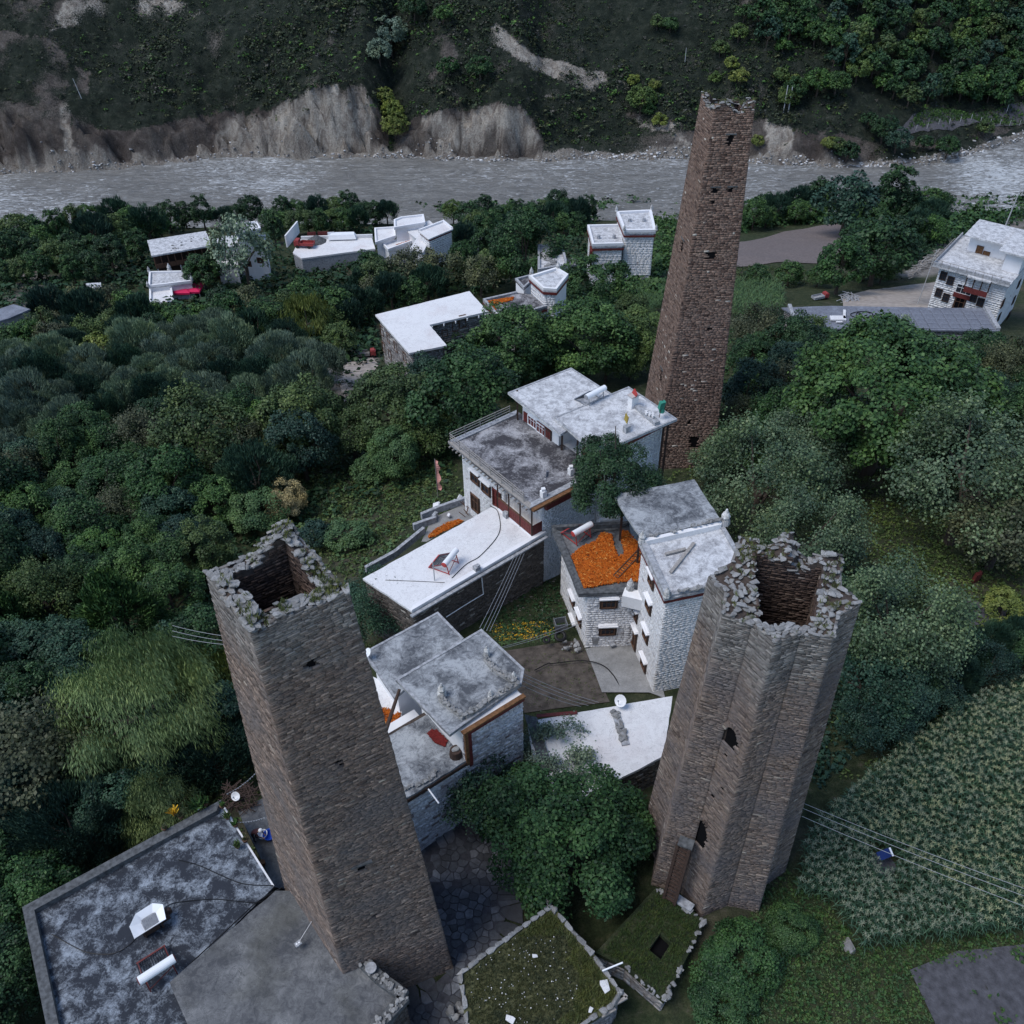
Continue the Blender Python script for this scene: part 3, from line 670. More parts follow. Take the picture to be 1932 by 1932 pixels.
# near left tower: square, ragged head
zL = 29.6
def zt_left(x, y):
    cx, cy = -8.9, 24.75
    bx, by = -8.63, 27.2
    d = math.hypot(x-bx, y-by); pk = .9*max(0, 1-d/2.2)
    return zL+pk-.35+float(fbm(x*.9, y*.9, 3))*.55+.15*float(vnoise(np.array(x*4.), np.array(y*4.)))
Lt = [P2((383, 1060), 30), P2((466, 1170), 30), P2((650, 1085), 30), P2((548, 992), 30)]
Lb = [(-13.6, 26.7), (-9.2, 21.0), (-3.75, 23.1), (-8.3, 28.9)]
LT = tower('square stone tower with a ragged open top, nearest on the left', [(*p, 0.) for p in Lb], [(*p, 30.) for p in Lt], scl(Lt, .66), zt_left, MAT['tower'], .085, .36, 1, 235, .36,
      [(1, .46, 26.6, .3, .45, .3), (1, .47, 20.4, .18, .5, .3), (1, .42, 12.6, .5, .5, .3), (1, .42, 8., .16, .5, .3), (1, .35, 24., .16, .2, .2), (0, .5, 4.5, .3, .5, .2)])
# near right tower: eight-pointed star plan
ct = np.array((12.1, 29.25)); cb = np.array((11.7, 28.9))
Rt = []; Rb = []
for k in range(8):
    for dk, rt, rb in ((0, 3.3, 4.3), (.5, 2.66, 3.46)):
        a = math.radians(251+45*(k+dk)); v = np.array((math.cos(a), math.sin(a))); Rt.append((*(ct+rt*v), 24.)); zb_ = 2.7 if dk or k != 2 else 1.; Rb.append((*(cb+rb*v), zb_-.8))
Rin = scl([P2(p, 23.6) for p in ((1428, 1195), (1541, 1192), (1551, 1085), (1415, 1062))], .94)
RP = []
def zt_right(x, y):
    a = (math.degrees(math.atan2(y-ct[1], x-ct[0]))+360) % 360
    z = np.interp(a, [0, 20, 31, 48, 60, 75, 95, 118, 135, 160, 206, 240, 300, 341, 360], [23.7, 24.1, 24.35, 23.6, 23.65, 24.6, 23.9, 24.5, 24.0, 23.6, 23.9, 23.8, 23.8, 23.9, 23.7])
    return float(z)+float(fbm(x*1.1+4, y*1.1, 3))*.35+.12*float(vnoise(np.array(x*4.), np.array(y*4.)))
RT = tower('eight-pointed star-plan stone tower beside the maize field, on the right', Rb, Rt, Rin, zt_right, MAT['tower_r'], .088, .35, 2, 290, .36,
      [(15, .35, 16.6, .75, 1.4, .4), (15, .05, 8.3, 1.25, 2.1, .5), (15, .2, 11.7, .25, .3, .2), (15, .28, 15.2, .14, .5, .2), (15, .5, 12.9, .3, .25, .2)])
# far tall tower
Ft = [P2((1345, 221), 26), P2((1422, 218), 26), P2((1404, 179), 26.6), P2((1322, 184), 26.6)]
Fb = [P2((1232, 885), -8), P2((1346, 882), -8), None, None]
dv = np.array(Fb[1])-np.array(Fb[0]); nv = np.array((-dv[1], dv[0])); nv /= np.linalg.norm(nv)
Fb[2] = tuple(np.array(Fb[1])+nv*7.0); Fb[3] = tuple(np.array(Fb[0])+nv*7.2-np.array((.6, 0)))
def zt_far(x, y):
    d1 = math.hypot(x-Ft[0][0]-.6, y-Ft[0][1]-.2); d2 = math.hypot(x-Ft[1][0], y-Ft[1][1]); d3 = math.hypot(x-Ft[3][0], y-Ft[3][1])
    return 26.1+1.2*max(0, 1-d1/1.6)+1.3*max(0, 1-d2/1.1)+1.1*max(0, 1-d3/1.3)+float(fbm(x*1.2, y*1.2, 2))*.4
fu = lambda px, py: None
FT = tower('tallest slender square stone tower rising against the river', [(*p, -8.) for p in Fb], [(*p, 26.4) for p in Ft], scl(Ft, .7), zt_far, MAT['tower_far'], .15, .42, 3, 130, .42,
      [(0, .50, 24.1, .45, .9, .3), (0, .33, 19.9, .42, .42, .3), (0, .70, 19.9, .42, .42, .3), (0, .33, 18.7, .14, .4, .3), (0, .44, 14.0, .65, .7, .3), (0, .62, 7.0, .2, .55, .3), (0, .5, -2.8, .2, .6, .3), (0, .62, -5.0, .8, 1.3, .3), (3, .5, 14, .5, 1.2, .3), (3, .6, 1, .5, 1.3, .3)], inner_z=4)
# ---------------------------------------------------------------- buildings
def perp(a, b):
    d = np.array(b, float)-np.array(a, float); d /= np.linalg.norm(d); return np.array((d[1], -d[0]))
class House:
    """walls, roofs, windows ... as parts of one building"""
    def __init__(s, name, label, cat, base, group=None):
        s.t = thing(name, label, cat, base, group); s.z0 = base[2]
    def wall(s, poly, z0, z1, mat='plaster', stones=None, faces=None, ch=.2, sl=.38, jit=.05, seed=1, name='wall', core=None):
        """stones: material for real laid stones on the listed faces (i = edge i..i+1)"""
        if area(poly) < 0: poly = poly[::-1]
        m = MB(); m.prism(poly if not stones else inset(poly, .02), z0, z1, r=.5); m.build(name, MAT[core or mat], s.t)
        if stones:
            S = Stones(); n = len(poly)
            for i in (range(n) if faces is None else faces):
                a, b = poly[i % n], poly[(i+1) % n]
                lay(S, (*a, z0), (*b, z0), (*a, z1), (*b, z1), ch, sl, jit=jit, gap=.006, seed=seed+i, wob=ch*.2)
            S.build('wall_stones', MAT[stones], s.t)
        return poly
    def roof(s, poly, z, mat, th=.2, name='roof', edge=None):
        q_ = []
        for a, b in zip(poly, poly[1:]+poly[:1]):                  # hand-laid edges are never quite straight
            L = math.dist(a, b); n = max(1, int(L/.6)); nx, ny = (b[1]-a[1])/L, -(b[0]-a[0])/L
            for i in range(n): j = random.uniform(-.03, .03) if i else 0; q_.append((a[0]+(b[0]-a[0])*i/n+nx*j, a[1]+(b[1]-a[1])*i/n+ny*j))
        m = MB(); m.prism(q_, z-th, z, r=.5); o = m.build(name, MAT[mat], s.t)
        if edge:
            e = MB(); P_ = poly if area(poly) > 0 else poly[::-1]; I = inset(P_, .16); n = len(P_)
            for i in range(n): e.prism([P_[i], P_[(i+1) % n], I[(i+1) % n], I[i]], z+.003, z+.045, r=random.random())
            e.build('roof_edge', MAT[edge], s.t)
        return o
    def parapet(s, poly, z, h=.3, w=.35, mat='coping', edges=None, out=0., name='parapet'):
        if area(poly) < 0: poly = poly[::-1]
        O = inset(poly, -out) if out else poly; I = inset(O, w); n = len(poly)
        for i in (range(n) if edges is None else edges):
            m = MB(); i %= n; m.prism([O[i], O[(i+1) % n], I[(i+1) % n], I[i]], z, z+h); m.build(name, MAT[mat], s.t)
    def band(s, poly, z, h, out, mat='red', edges=None, name='cornice'):
        if area(poly) < 0: poly = poly[::-1]
        O = inset(poly, -out); I = inset(poly, .05); n = len(poly); m = MB()
        for i in (range(n) if edges is None else edges):
            i %= n; m.prism([O[i], O[(i+1) % n], I[(i+1) % n], I[i]], z, z+h)
        return m.build(name, MAT[mat], s.t)
    def win(s, a, b, px=None, u=None, z=None, w=.9, h=.9, hood=True, frame='wood_br', pane='glass', mull=1, name='window', sur='wood', hoodmat='plaster', label=None):
        a = np.array(a, float); b = np.array(b, float); n = perp(a, b)
        if px is not None:
            d = ray(*px); t = ((a-CAM[:2])@n)/(d[:2]@n); q = CAM+d*t; c2 = q[:2]; z = q[2]
        else: c2 = a+(b-a)*u
        if n@(CAM[:2]-c2) < 0 and px is not None: n = -n
        rz = math.atan2((b-a)[1], (b-a)[0]); e = (b-a)/np.linalg.norm(b-a)
        if abs(math.cos(rz)*n[1]-math.sin(rz)*n[0]) < .5: pass
        def bx(mb, du, dz, out, su, so, sz, tilt=0): mb.box((c2[0]+e[0]*du+n[0]*out, c2[1]+e[1]*du+n[1]*out, z+dz), (su, so, sz), rz)
        f = MB(); t_ = .09
        for du, dz, su, sz in ((0, h/2, w+t_, t_), (0, -h/2, w+t_, t_), (-w/2, 0, t_, h-t_), (w/2, 0, t_, h-t_)): bx(f, du, dz, .06, su, .16, sz)
        for k in range(mull): bx(f, -w/2+w*(k+1)/(mull+1), 0, .055, .045, .1, h-t_)
        if h > .7: bx(f, 0, h*.12, .05, w-t_, .08, .045)
        W = f.build(name, MAT[frame], s.t)
        if label: W['label'] = label
        g = MB(); bx(g, 0, 0, .02, w-t_*.5, .04, h-t_*.5); g.build('pane', MAT[pane], W)
        if sur:
            r = MB(); 
            for sg in (-1, 1): bx(r, sg*(w/2+.12), -.03, .04, .13, .1, h+.2)
            bx(r, 0, -h/2-.1, .04, w+.1, .12, .1); r.build('surround', MAT[sur], W)
        if hood:
            q = MB(); bx(q, 0, h/2+.16, .13, w+.5, .34, .10); bx(q, 0, h/2+.25, .08, w+.36, .24, .07); q.build('hood', MAT[hoodmat], W)
        return W
    def finial(s, x, y, z, k=1.):
        m = MB()
        for zz, r0, r1, h in ((0, .30, .26, .35), (.35, .20, .24, .2), (.55, .26, .16, .25), (.8, .12, .05, .25)): m.tube((x, y, z+zz*k), (x, y, z+(zz+h)*k), r0*k, r1*k, 7)
        return m.build('roof_finial', MAT['rim_pale'], s.t)
    def part(s, name, mb, mat, smooth=False): return mb.build(name, MAT[mat], s.t, smooth)
    def rocks_on(s, pts, size, n, name='roof_stone', meshes=None, jit=.12, stack=.0, wall=None):
        for k in range(n):
            f = random.random()*(len(pts)-1); i = int(f); f -= i; p = np.array(pts[i])*(1-f)+np.array(pts[i+1])*f; sz = size*random.uniform(.6, 1.3)
            put_rock(name, meshes or RIMROCK, (p[0]+random.uniform(-jit, jit), p[1]+random.uniform(-jit, jit), p[2]+sz*.2+random.random()*stack), (sz*1.2, sz, sz*.8), s.t)
def heater(label, p, yaw, L=2.0, legs='redbright', tank='white', flat=False, scale=1.):
    """solar water heater: insulated tank on a raked frame of glass tubes"""
    x, y, z = p; t = thing('solar_water_heater', label, 'water heater', p)
    c, s_ = math.cos(yaw), math.sin(yaw); W = lambda a, b, h: (x+(a*c-b*s_)*scale, y+(a*s_+b*c)*scale, z+h*scale)
    # a along the tank; b: down the slope (front)
    k = MB(); k.tube(W(-L/2, 0, 1.15), W(L/2, 0, 1.15), .24*scale, n=16); o = k.build('tank', MAT[tank], t, smooth=False)
    for sg in (-1, 1): e = MB(); e.tube(W(sg*L/2, 0, 1.15), W(sg*(L/2+.05), 0, 1.15), .245*scale, .18*scale, 16); e.build('tank_end', MAT[legs], o)
    f = MB()
    for a in (-L*.38, L*.38):
        f.beam(W(a, .1, .98), W(a, 1.55, .06), .06); f.beam(W(a, -.05, 1.), W(a, -.25, 0), .06); f.beam(W(a, -.22, .1), W(a, 1.55, .06), .05)
    f.beam(W(-L*.38, -.2, .15), W(L*.38, -.15, .8), .04); f.beam(W(-L*.42, 1.55, .08), W(L*.42, 1.55, .08), .09); f.build('frame', MAT[legs], t)
    n = 14
    for i in range(n):
        a = -L*.42+L*.84*i/(n-1); g = MB(); g.tube(W(a, .15, .98), W(a, 1.5, .13), .029*scale, n=5); g.build('collector_tube', MAT['glass'] if not flat else MAT['wood'], t)
    return t
def dish(label, p, r=.4, az=3.6, mat='white'):
    t = thing('satellite_dish', label, 'satellite dish', p); x, y, z = p
    m = MB(); m.tube(p, (x, y, z+.5), .03); m.build('mast', MAT['steel'], t)
    d = np.array((math.cos(az)*.75, math.sin(az)*.75, .66)); u = np.cross(d, (0, 0, 1)); u /= np.linalg.norm(u); v = np.cross(u, d); V = [(0, 0, 0)]; Fc = []; c = np.array((x, y, z+.6)); V = [c-d*.02]
    for j, (rr, dd) in enumerate(((.5, .03), (1, .13))):
        for k in range(14): a = k*math.pi/7; V.append(c+r*rr*(math.cos(a)*u+math.sin(a)*v)+d*dd*r*2)
    for k in range(14): Fc += [(0, 1+k, 1+(k+1) % 14), (1+k, 15+k, 15+(k+1) % 14, 1+(k+1) % 14)]
    b = MB(); b.add(V, Fc); b.build('bowl', MAT[mat], t)
    a = MB(); a.tube(c-v*r*.9, c+d*r*1.1, .015); a.box(tuple(c+d*r*1.15), (.08, .08, .08)); a.build('feed_arm', MAT['steel'], t); return t
def single(name, mb, mat, label, cat, group=None, smooth=False):
    return tag(mb.build(name, MAT[mat], None, smooth), label, cat, group)
def strip(poly_line, w):
    """ribbon polygon of width w round a line"""
    L = []; Rr = []
    for i, p in enumerate(poly_line):
        a = np.array(poly_line[max(0, i-1)]); b = np.array(poly_line[min(len(poly_line)-1, i+1)]); d = (b-a)/np.linalg.norm(b-a); n = np.array((-d[1], d[0]))*w/2
        L.append(tuple(np.array(p)+n)); Rr.append(tuple(np.array(p)-n))
    return L+Rr[::-1]
def hose(name, label, pts, rad=.03, mat='black', cat='hose', sag=0):
    m = MB(); q = []; pts = [np.array(p, float) for p in pts]
    if len(pts) == 2: q = [pts[0]*(1-i/12)+pts[1]*i/12-np.array((0, 0, sag*4*(i/12)*(1-i/12))) for i in range(13)]
    else:
        P_ = [2*pts[0]-pts[1]]+pts+[2*pts[-1]-pts[-2]]
        for i in range(1, len(P_)-2):
            for k in range(6):
                t = k/6; a, b, c, d = P_[i-1:i+3]; q.append(.5*((2*b)+(-a+c)*t+(2*a-5*b+4*c-d)*t*t+(-a+3*b-3*c+d)*t**3))
        q.append(pts[-1])
    m.path(q, rad, 5); return single(name, m, mat, label, cat)
EXCL = []          # pixel outlines that trees must keep clear of
# ---- house A: the large white house with two roof levels
oA = np.array((-5.38, 64.31)); uA = np.array((.604, -.797)); vA = np.array((.797, .604))
A = lambda a, b: tuple(oA+a*uA+b*vA)
H = House('farmhouse', 'large white two-level farmhouse with railed dark terrace, below the foot of the tallest tower', 'house', (*A(6, 5), -3))
gz = -3.2
W1 = [A(.4, 1.1), A(6.5, 1.1), A(6.5, 1.3), A(11.15, 1.3), A(11.15, 7.3), A(.4, 7.3)]
H.wall(W1, gz, 6.2, 'plaster', 'white_st', ch=.2, sl=.4, jit=.018, seed=11)
H.wall([A(6.5, .25), A(11.1, .25), A(11.1, 1.32), A(6.5, 1.32)], gz, 3.3, 'plaster', name='balcony_base')
R1 = [A(0, 0), A(11.25, 0), A(11.25, 7.5), A(0, 7.5)]
H.roof(R1, 6.4, 'roof_dark', .16)
H.roof(inset(R1, .35), 6.22, 'wood_grey', .1, 'eave_boards')
for i in range(22): m = MB(); m.beam((*A(.3+i*.5, -.12), 6.08), (*A(.3+i*.5, 1.2), 6.08), .11, .12); H.part('rafter', m, 'wood_grey')
H.parapet(R1, 6.4, .12, .5, 'coping', [1, 3] if area(R1) > 0 else [0, 2])
m = MB(); m.prism([A(0, 0), A(11.2, 0), A(11.2, .45), A(0, .45)], 6.4, 6.5); H.part('eave_kerb', m, 'wood_grey')
m = MB(); m.prism([A(11.2, 1.5), A(11.5, 1.5), A(11.5, 7.4), A(11.2, 7.4)], 5.6, 6.25, r=.3); H.part('cornice', m, 'red')
m = MB(); m.prism([A(11.0, .1), A(11.6, .1), A(11.6, 7.4), A(11.0, 7.4)], 6.25, 6.44, r=.3); H.part('cornice_slab', m, 'ochre')
# balcony: posts, red boards
for a in (6.6, 8.1, 9.6, 11.1):
    m = MB(); m.beam((*A(a, .3), 3.3), (*A(a, .3), 6.2), .13); H.part('post', m, 'wood')
for i in range(15):
    m = MB(); m.box((*A(6.72+i*.305, .3), 3.85), (.28, .05, 1.05), math.atan2(uA[1], uA[0])); H.part('balcony_panel', m, 'red')
m = MB(); m.beam((*A(6.5, .3), 4.42), (*A(11.1, .3), 4.42), .1); H.part('handrail', m, 'wood_br')
m = MB(); m.box((*A(11.15, .8), 3.85), (.05, 1., 1.05), math.atan2(uA[1], uA[0])); H.part('balcony_end_panel', m, 'red')
for px in (K1(367, 955), K1(450, 1035)): H.win(A(0, 1.1), A(6.5, 1.1), px, w=1., h=1.05, hood=True)
H.win(A(0, 1.1), A(6.5, 1.1), K1(533, 1115), w=.9, h=1.7, hood=False, frame='red', pane='red', name='door')
H.win(A(0, 1.1), A(6.5, 1.1), K1(370, 1150), w=1., h=1.7, hood=False, frame='wood_br', pane='wood', name='door')
H.win(A(6.5, 1.3), A(11, 1.3), u=.25, z=4.7, w=1.3, h=1.9, hood=False, frame='white', pane='red', name='door') if 0 else None
# rails of the terrace
m = MB(); rl = [A(10.3, .12), A(0.12, .12), A(.12, 6.6)]
for a, b in zip(rl[:-1], rl[1:]):
    for zz in (6.85, 7.12, 7.36): m.beam((*a, zz), (*b, zz), .05)
    n = int(math.dist(a, b)/1.3)
    for i in range(n+1): q = (a[0]+(b[0]-a[0])*i/n, a[1]+(b[1]-a[1])*i/n); m.beam((*q, 6.4), (*q, 7.4), .06)
H.part('railing', m, 'wood_grey')
# upper storey
Wu1 = [A(1.4, 7.05), A(6.3, 7.05), A(6.3, 12.2), A(1.4, 12.2)]; H.wall(Wu1, gz, 9.2)
Wu2 = [A(9., 7.3), A(12.0, 7.3), A(12.0, 13.7), A(6.3, 13.7), A(6.3, 12.2), A(9., 12.2)]; H.wall([A(8.9, 7.3), A(12.0, 7.3), A(12.0, 13.7), A(8.9, 13.7)], gz, 9.4, 'plaster', 'white_st', ch=.2, sl=.4, jit=.018, seed=31)
H.wall([A(6.3, 9.5), A(8.9, 9.5), A(8.9, 13.5), A(6.3, 13.5)], gz, 9.2, name='back_wall')
m = MB(); m.prism([A(6.3, 7.3), A(8.9, 7.3), A(8.9, 9.5), A(6.3, 9.5)], gz, 6.35); H.part('porch_floor', m, 'roof_white')
Ru1 = [A(.8, 5.9), A(8.3, 5.5), A(7.4, 12.7), A(1.2, 12.7)]; H.roof(Ru1, 9.4, 'roof_light', .18, edge='coping')
Ru2 = [A(6.4, 6.4), A(12.3, 5.8), A(12.9, 14.1), A(6.9, 14.3)]; H.roof(Ru2, 9.66, 'roof_light', .2, edge='coping')
for i in range(15): m = MB(); m.beam((*A(1.2+i*.48, 5.95), 9.14), (*A(1.2+i*.48, 7.2), 9.14), .1, .12); H.part('rafter', m, 'wood_grey')
m = MB(); m.prism([A(12.05, 7.0), A(12.3, 7.0), A(12.3, 13.9), A(12.05, 13.9)], 8.9, 9.44, r=.3); H.part('cornice', m, 'red')
for px in (K1(803, 535), K1(867, 590)): H.win(A(1.4, 7.05), A(6.3, 7.05), px, w=1.15, h=.95, hood=False, frame='white', mull=2, sur=None)
H.win(A(1.4, 7.05), A(6.3, 7.05), K1(920, 655), w=.8, h=1.7, hood=False, frame='wood', pane='red', name='door', sur=None)
for k in range(10):
    m = MB(); m.box((*A(1.75+k*.38, 7.0), 6.95), (.35, .06, 1.0), math.atan2(uA[1], uA[0])); H.part('wall_panel', m, 'red')
for q in (A(1.1, 6.7), A(6.9, 6.9), A(8.85, 6.9)): m = MB(); m.beam((*q, 6.4), (*q, 9.45), .15); H.part('post', m, 'wood')
H.win(A(9, 7.3), A(12, 7.3), u=.25, z=7.35, w=1.2, h=1.9, hood=False, frame='wood', pane='red', name='door', sur=None)
for q in (A(12.6, 12.9), A(12.6, 13.4)): m = MB(); m.beam((*q, 1), (*q, 9.4), .16); H.part('post', m, 'wood')
for i, px in enumerate((K1(880, 1100), K1(1088, 930))):
    q = P2(px, 6.5); m = MB(); m.box((*q, 6.8), (.4, .4, .6), .6); m.box((*q, 7.2), (.3, .3, .3), .2); H.part('chimney', m, 'white_st')
m = MB(); m.box((*P2(K1(1283, 700), 9.66), 10.0), (.55, .55, .7), .6); H.part('chimney', m, 'coping')
m = MB(); m.box((*P2(K1(1508, 610), 9.66), 9.95), (.5, .4, .6), .6); H.part('chimney', m, 'coping')
q = P2(K1(1555, 420), 9.66); m = MB(); m.box((*q, 10.2), (.7, .5, 1.1), .6, r=.9); m.box((*q, 10.8), (.85, .65, .12), .6); H.part('incense_burner', m, 'white_st')
m = MB(); a = P(K1(1590, 430), 9.7); b = P(K1(1740, 560), 9.7); m.beam(a+(0, 0, .15), b+(0, 0, .15), .5, .3); H.part('roof_bench', m, 'coping')
a = P(K1(1660, 480), 10.05); m = MB()
for i in range(3):
    for j in range(2): m.box(tuple(a+np.array((i*.24, j*.24-i*.2, .1))), (.2, .2, .2), .6)
single('cinder_blocks', m, 'roof_white', 'white hollow blocks piled on the edge of the highest farmhouse roof', 'blocks')
m = MB(); q = P(K1(1755, 505), 9.8)
m.tube(q, q+(0.1, 0, 1.8), .03); g1 = single('flag_pole', m, 'wood_br', 'thin pole holding green cloth at the right corner of the farmhouse roof', 'pole')
m = MB(); m.box(tuple(q+(.1, 0, 1.25)), (.45, .3, .8), .4, .25); m.box(tuple(q+(.15, .1, .7)), (.3, .35, .5), .9, -.3); single('cloth', m, 'green', 'green cloth tied round a pole at the right corner of the farmhouse roof', 'cloth')
m = MB(); q = P(K1(1505, 545), 10.2); m.box(tuple(q+(0, 0, .45)), (.06, .5, .7), .4, .2); m.tube(q, q+(0, 0, 1.1), .025); single('prayer_flag', m, 'yellowflag', 'small yellow flag standing on the grey chimney of the farmhouse roof', 'flag')
m = MB(); q = P(K1(1570, 330), 10.9); m.box(tuple(q+(0, 0, .1)), (.1, .6, .6), .4, .5); single('cloth', m, 'redbright', 'red cloth hanging on the white incense burner of the farmhouse roof', 'cloth')
m = MB(); q = P(K1(900, 990), 6.6); m.tube(q, q+(.1, 0, 1.2), .03); m.box(tuple(q+(.1, 0, .8)), (.2, .1, .7), .3, .2); single('rolled_tarpaulin', m, 'blue' if 0 else 'roof_slate', 'slate blue rolled tarpaulin upright beside the white chimney of the dark terrace', 'tarpaulin')
heater('white solar water heater with steel frame on the upper roof of the large farmhouse', tuple(P(K1(1270, 400), 9.4)), math.atan2(vA[1], vA[0])+.05, 2.2, 'steel')
EXCL.append([K1(150, 700), K1(640, 300), K1(1120, 140), K1(1560, 280), K1(1900, 540), K1(1850, 900), K1(1250, 1000), K1(1000, 1500), K1(850, 1700), K1(300, 1150)])
# ---- annex with the long pale roof
H = House('flat_roofed_annex', 'long stone annex with a pale flat roof in front of the large farmhouse', 'outbuilding', (-4.5, 53.5, -3))
An = [(-11.6, 51.2), (-7.55, 47.65), (2.75, 56.1), (-1.5, 59.6)]
H.wall(inset(An, .12), -4.5, 3.0, 'mortar', 'brown_st', faces=[0, 1], ch=.15, sl=.42, jit=.06, seed=51)
H.roof(An, 3.2, 'roof_white', .2)
H.parapet(An, 3.2, .14, .38, 'plaster', [1])
m = MB(); m.prism([(-7.7, 47.45), (2.75, 55.95), (2.9, 55.75), (-7.5, 47.25)], 2.92, 3.06); H.part('edge_slab', m, 'coping')
q0 = P(K3(1195, -60), 3.0); m = MB(); pts = [P(Bm(790, 365), 2.9), P(Bm(800, 460), 1.0), P(Bm(600, 585), .0)]
pl = [np.array(An[1]), np.array(An[2])]; nn = perp(pl[0], pl[1])
def onwall(px, a, b, out=.1):
    a = np.array(a, float); b = np.array(b, float); n = perp(a, b); d = ray(*px); t = ((a-CAM[:2])@n)/(d[:2]@n); q = CAM+d*t
    if n@(CAM[:2]-q[:2]) < 0: n = -n
    return q+np.array((n[0]*out, n[1]*out, 0))
m.path([onwall(Bm(790, 365), *pl), onwall(Bm(800, 460), *pl), onwall(Bm(700, 520), *pl), onwall(Bm(590, 590), *pl)], .04); H.part('drain_pipe', m, 'white')
EXCL.append([(695, 1090), K1(480, 1170), K1(900, 1380), (1026, 1095), (790, 1180)])
heater('white solar water heater with red frame on the long pale annex roof', tuple(P(K1(185, 1640), 3.2)), math.radians(62), 1.9)
hose('hose', 'black hose snaking from the solar heater across the pale annex roof', [P(p, 3.24) for p in (K1(190, 1715), K1(300, 1610), K1(400, 1550), K1(520, 1420), K1(555, 1330), K1(535, 1210), K1(480, 1170))])
hose('cable', 'thin dark cable lying along the left part of the pale annex roof', [P(p, 3.23) for p in (Bm(250, 385), Bm(380, 390), Bm(500, 395), Bm(585, 400))], .02)
for i, (px, w_) in enumerate(((K1(605, 1250), .5), (K1(378, 1660), .45))):
    q = P(px, 3.2); m = MB(); m.box(tuple(q+(0, 0, .25)), (w_, w_, .5), .6); m.box(tuple(q+(.1, 0, .55)), (w_*.7, w_*.5, .12), .9)
    single('roof_vent', m, 'coping', ['square grey vent on the pale annex roof beside the farmhouse balcony', 'square grey vent by the stone-wall edge of the pale annex roof'][i], 'vent')
# ---- house B: maize roof, tall white block, grey rear roof
H = House('farmhouse', 'tall white farmhouse with orange maize drying on its lower roof, behind the star tower', 'house', (9, 48, -1.5))
B1 = [(3.12, 54.96), (4.78, 47.62), (9.3, 47.75), (9.3, 55.3)]
B1w = [(3.95, 54.8), (5.48, 47.75), (9.5, 47.9), (9.3, 55.0)]
H.wall(B1w, -2.5, 4.5, 'plaster', 'white_st', faces=[0, 1], ch=.2, sl=.36, jit=.022, seed=61)
H.roof(B1, 4.65, 'roof_plain', .22); H.parapet(B1, 4.65, .16, .5, 'coping_d', [0, 1])
H.parapet(B1, 4.65, .4, .3, 'coping_d', [3])
S1 = (9.99, 42.72); Wn = (8.97, 48.0); E1 = (16.2, 44.3); N1 = (15.1, 49.8)
B2 = [Wn, S1, E1, N1]; B2w = inset(B2, .12)
H.wall(B2w, -2.5, 9.1, 'plaster', 'white_st', faces=[0, 1], ch=.2, sl=.36, jit=.016, seed=71)
H.band(B2, 8.85, .3, .05, 'red', [0, 1]); H.roof(inset(B2, -.08), 9.3, 'coping', .16, 'roof_edge_slab')
H.roof(inset(B2, .1), 9.36, 'roof_light', .1)
H.parapet(B2, 9.3, .32, .42, 'coping', [0]); H.parapet(B2, 9.3, .5, .32, 'white_st', [3]); H.parapet(B2, 9.3, .2, .3, 'coping', [2, 1])
for q, k in ((Wn, 1.), (N1, 1.3), (S1, .8)): H.finial(q[0]+.1, q[1], 9.5, k)
H.finial(*P2(K2(760, 1060), 4.8), 4.75, 1.1); m = MB(); m.box((*P2(K2(790, 1110), 4.7), 4.3), (1.5, .9, 1.1), math.radians(-20), r=.3); H.part('corner_buttress', m, 'white_st')
H.rocks_on([(*S1, 9.65), (13., 43.5, 9.6)], .35, 16); H.rocks_on([(*Wn, 9.85), (12, 48.8, 9.9), (*N1, 10.0)], .35, 26)
B3 = [(7.56, 53.2), (9.07, 48.4), (15.0, 50.2), (13.84, 54.9)]
H.wall([(10.4, 53.), (11.2, 49.4), (14.4, 50.4), (13.4, 54.2)], -2.5, 9.2, name='rear_wall'); H.roof(B3, 9.5, 'roof_mid', .2)
for px in (K2(580, 1175), K2(570, 1405)): H.win(B1w[1], B1w[2], px, w=1., h=.85, frame='wood_br', mull=2)
for px, hh in ((K2(275, 1150), .85), (K2(332, 1305), .85)): H.win(B1w[0], B1w[1], px, w=.9, h=hh)
H.win(B1w[0], B1w[1], K2(278, 1380), w=.9, h=1.6, pane='wood', name='door')
for px in (K2(945, 975), K2(922, 1190), K2(897, 1440), K2(880, 1685), K2(808, 1260)): H.win(B2w[0], B2w[1], px, w=.85, h=.95)
H.win(B2w[0], B2w[1], K2(795, 1455), w=1.1, h=1.9, pane='wood', name='door')
for px in (K2(690, 450), K2(840, 650)): q = P2(px, 7); m = MB(); m.beam((*q, 4.6), (*q, 9.3), .16); H.part('post', m, 'wood')
m = MB(); a = P(K2(500, 485), 4.9); b = P(K2(690, 455), 4.9); m.beam(a, b, .25, .5); H.part('low_wall', m, 'roof_white')
for p_, q_ in ((K2(1105, 915), K2(1305, 665)), (K2(1060, 760), K2(1235, 715))):
    m = MB(); m.beam(P(p_, 9.5), P(q_, 9.5), .22, .12); single('plank', m, 'wood_grey', 'pale timber plank lying aslant on the tall white block roof' if p_[1] > 1060 else 'short bent timber on the tall white block roof', 'plank')
EXCL.append([K2(95, 545), K2(450, 440), K2(620, 245), K2(1310, 125), K2(1600, 420), K2(1700, 900), K2(1100, 1932), K2(880, 1932), K2(380, 1545), K2(200, 1300)])
heater('white solar water heater with red frame beside the orange maize', tuple(P(K2(350, 640), 4.75)), math.radians(38), 1.9)
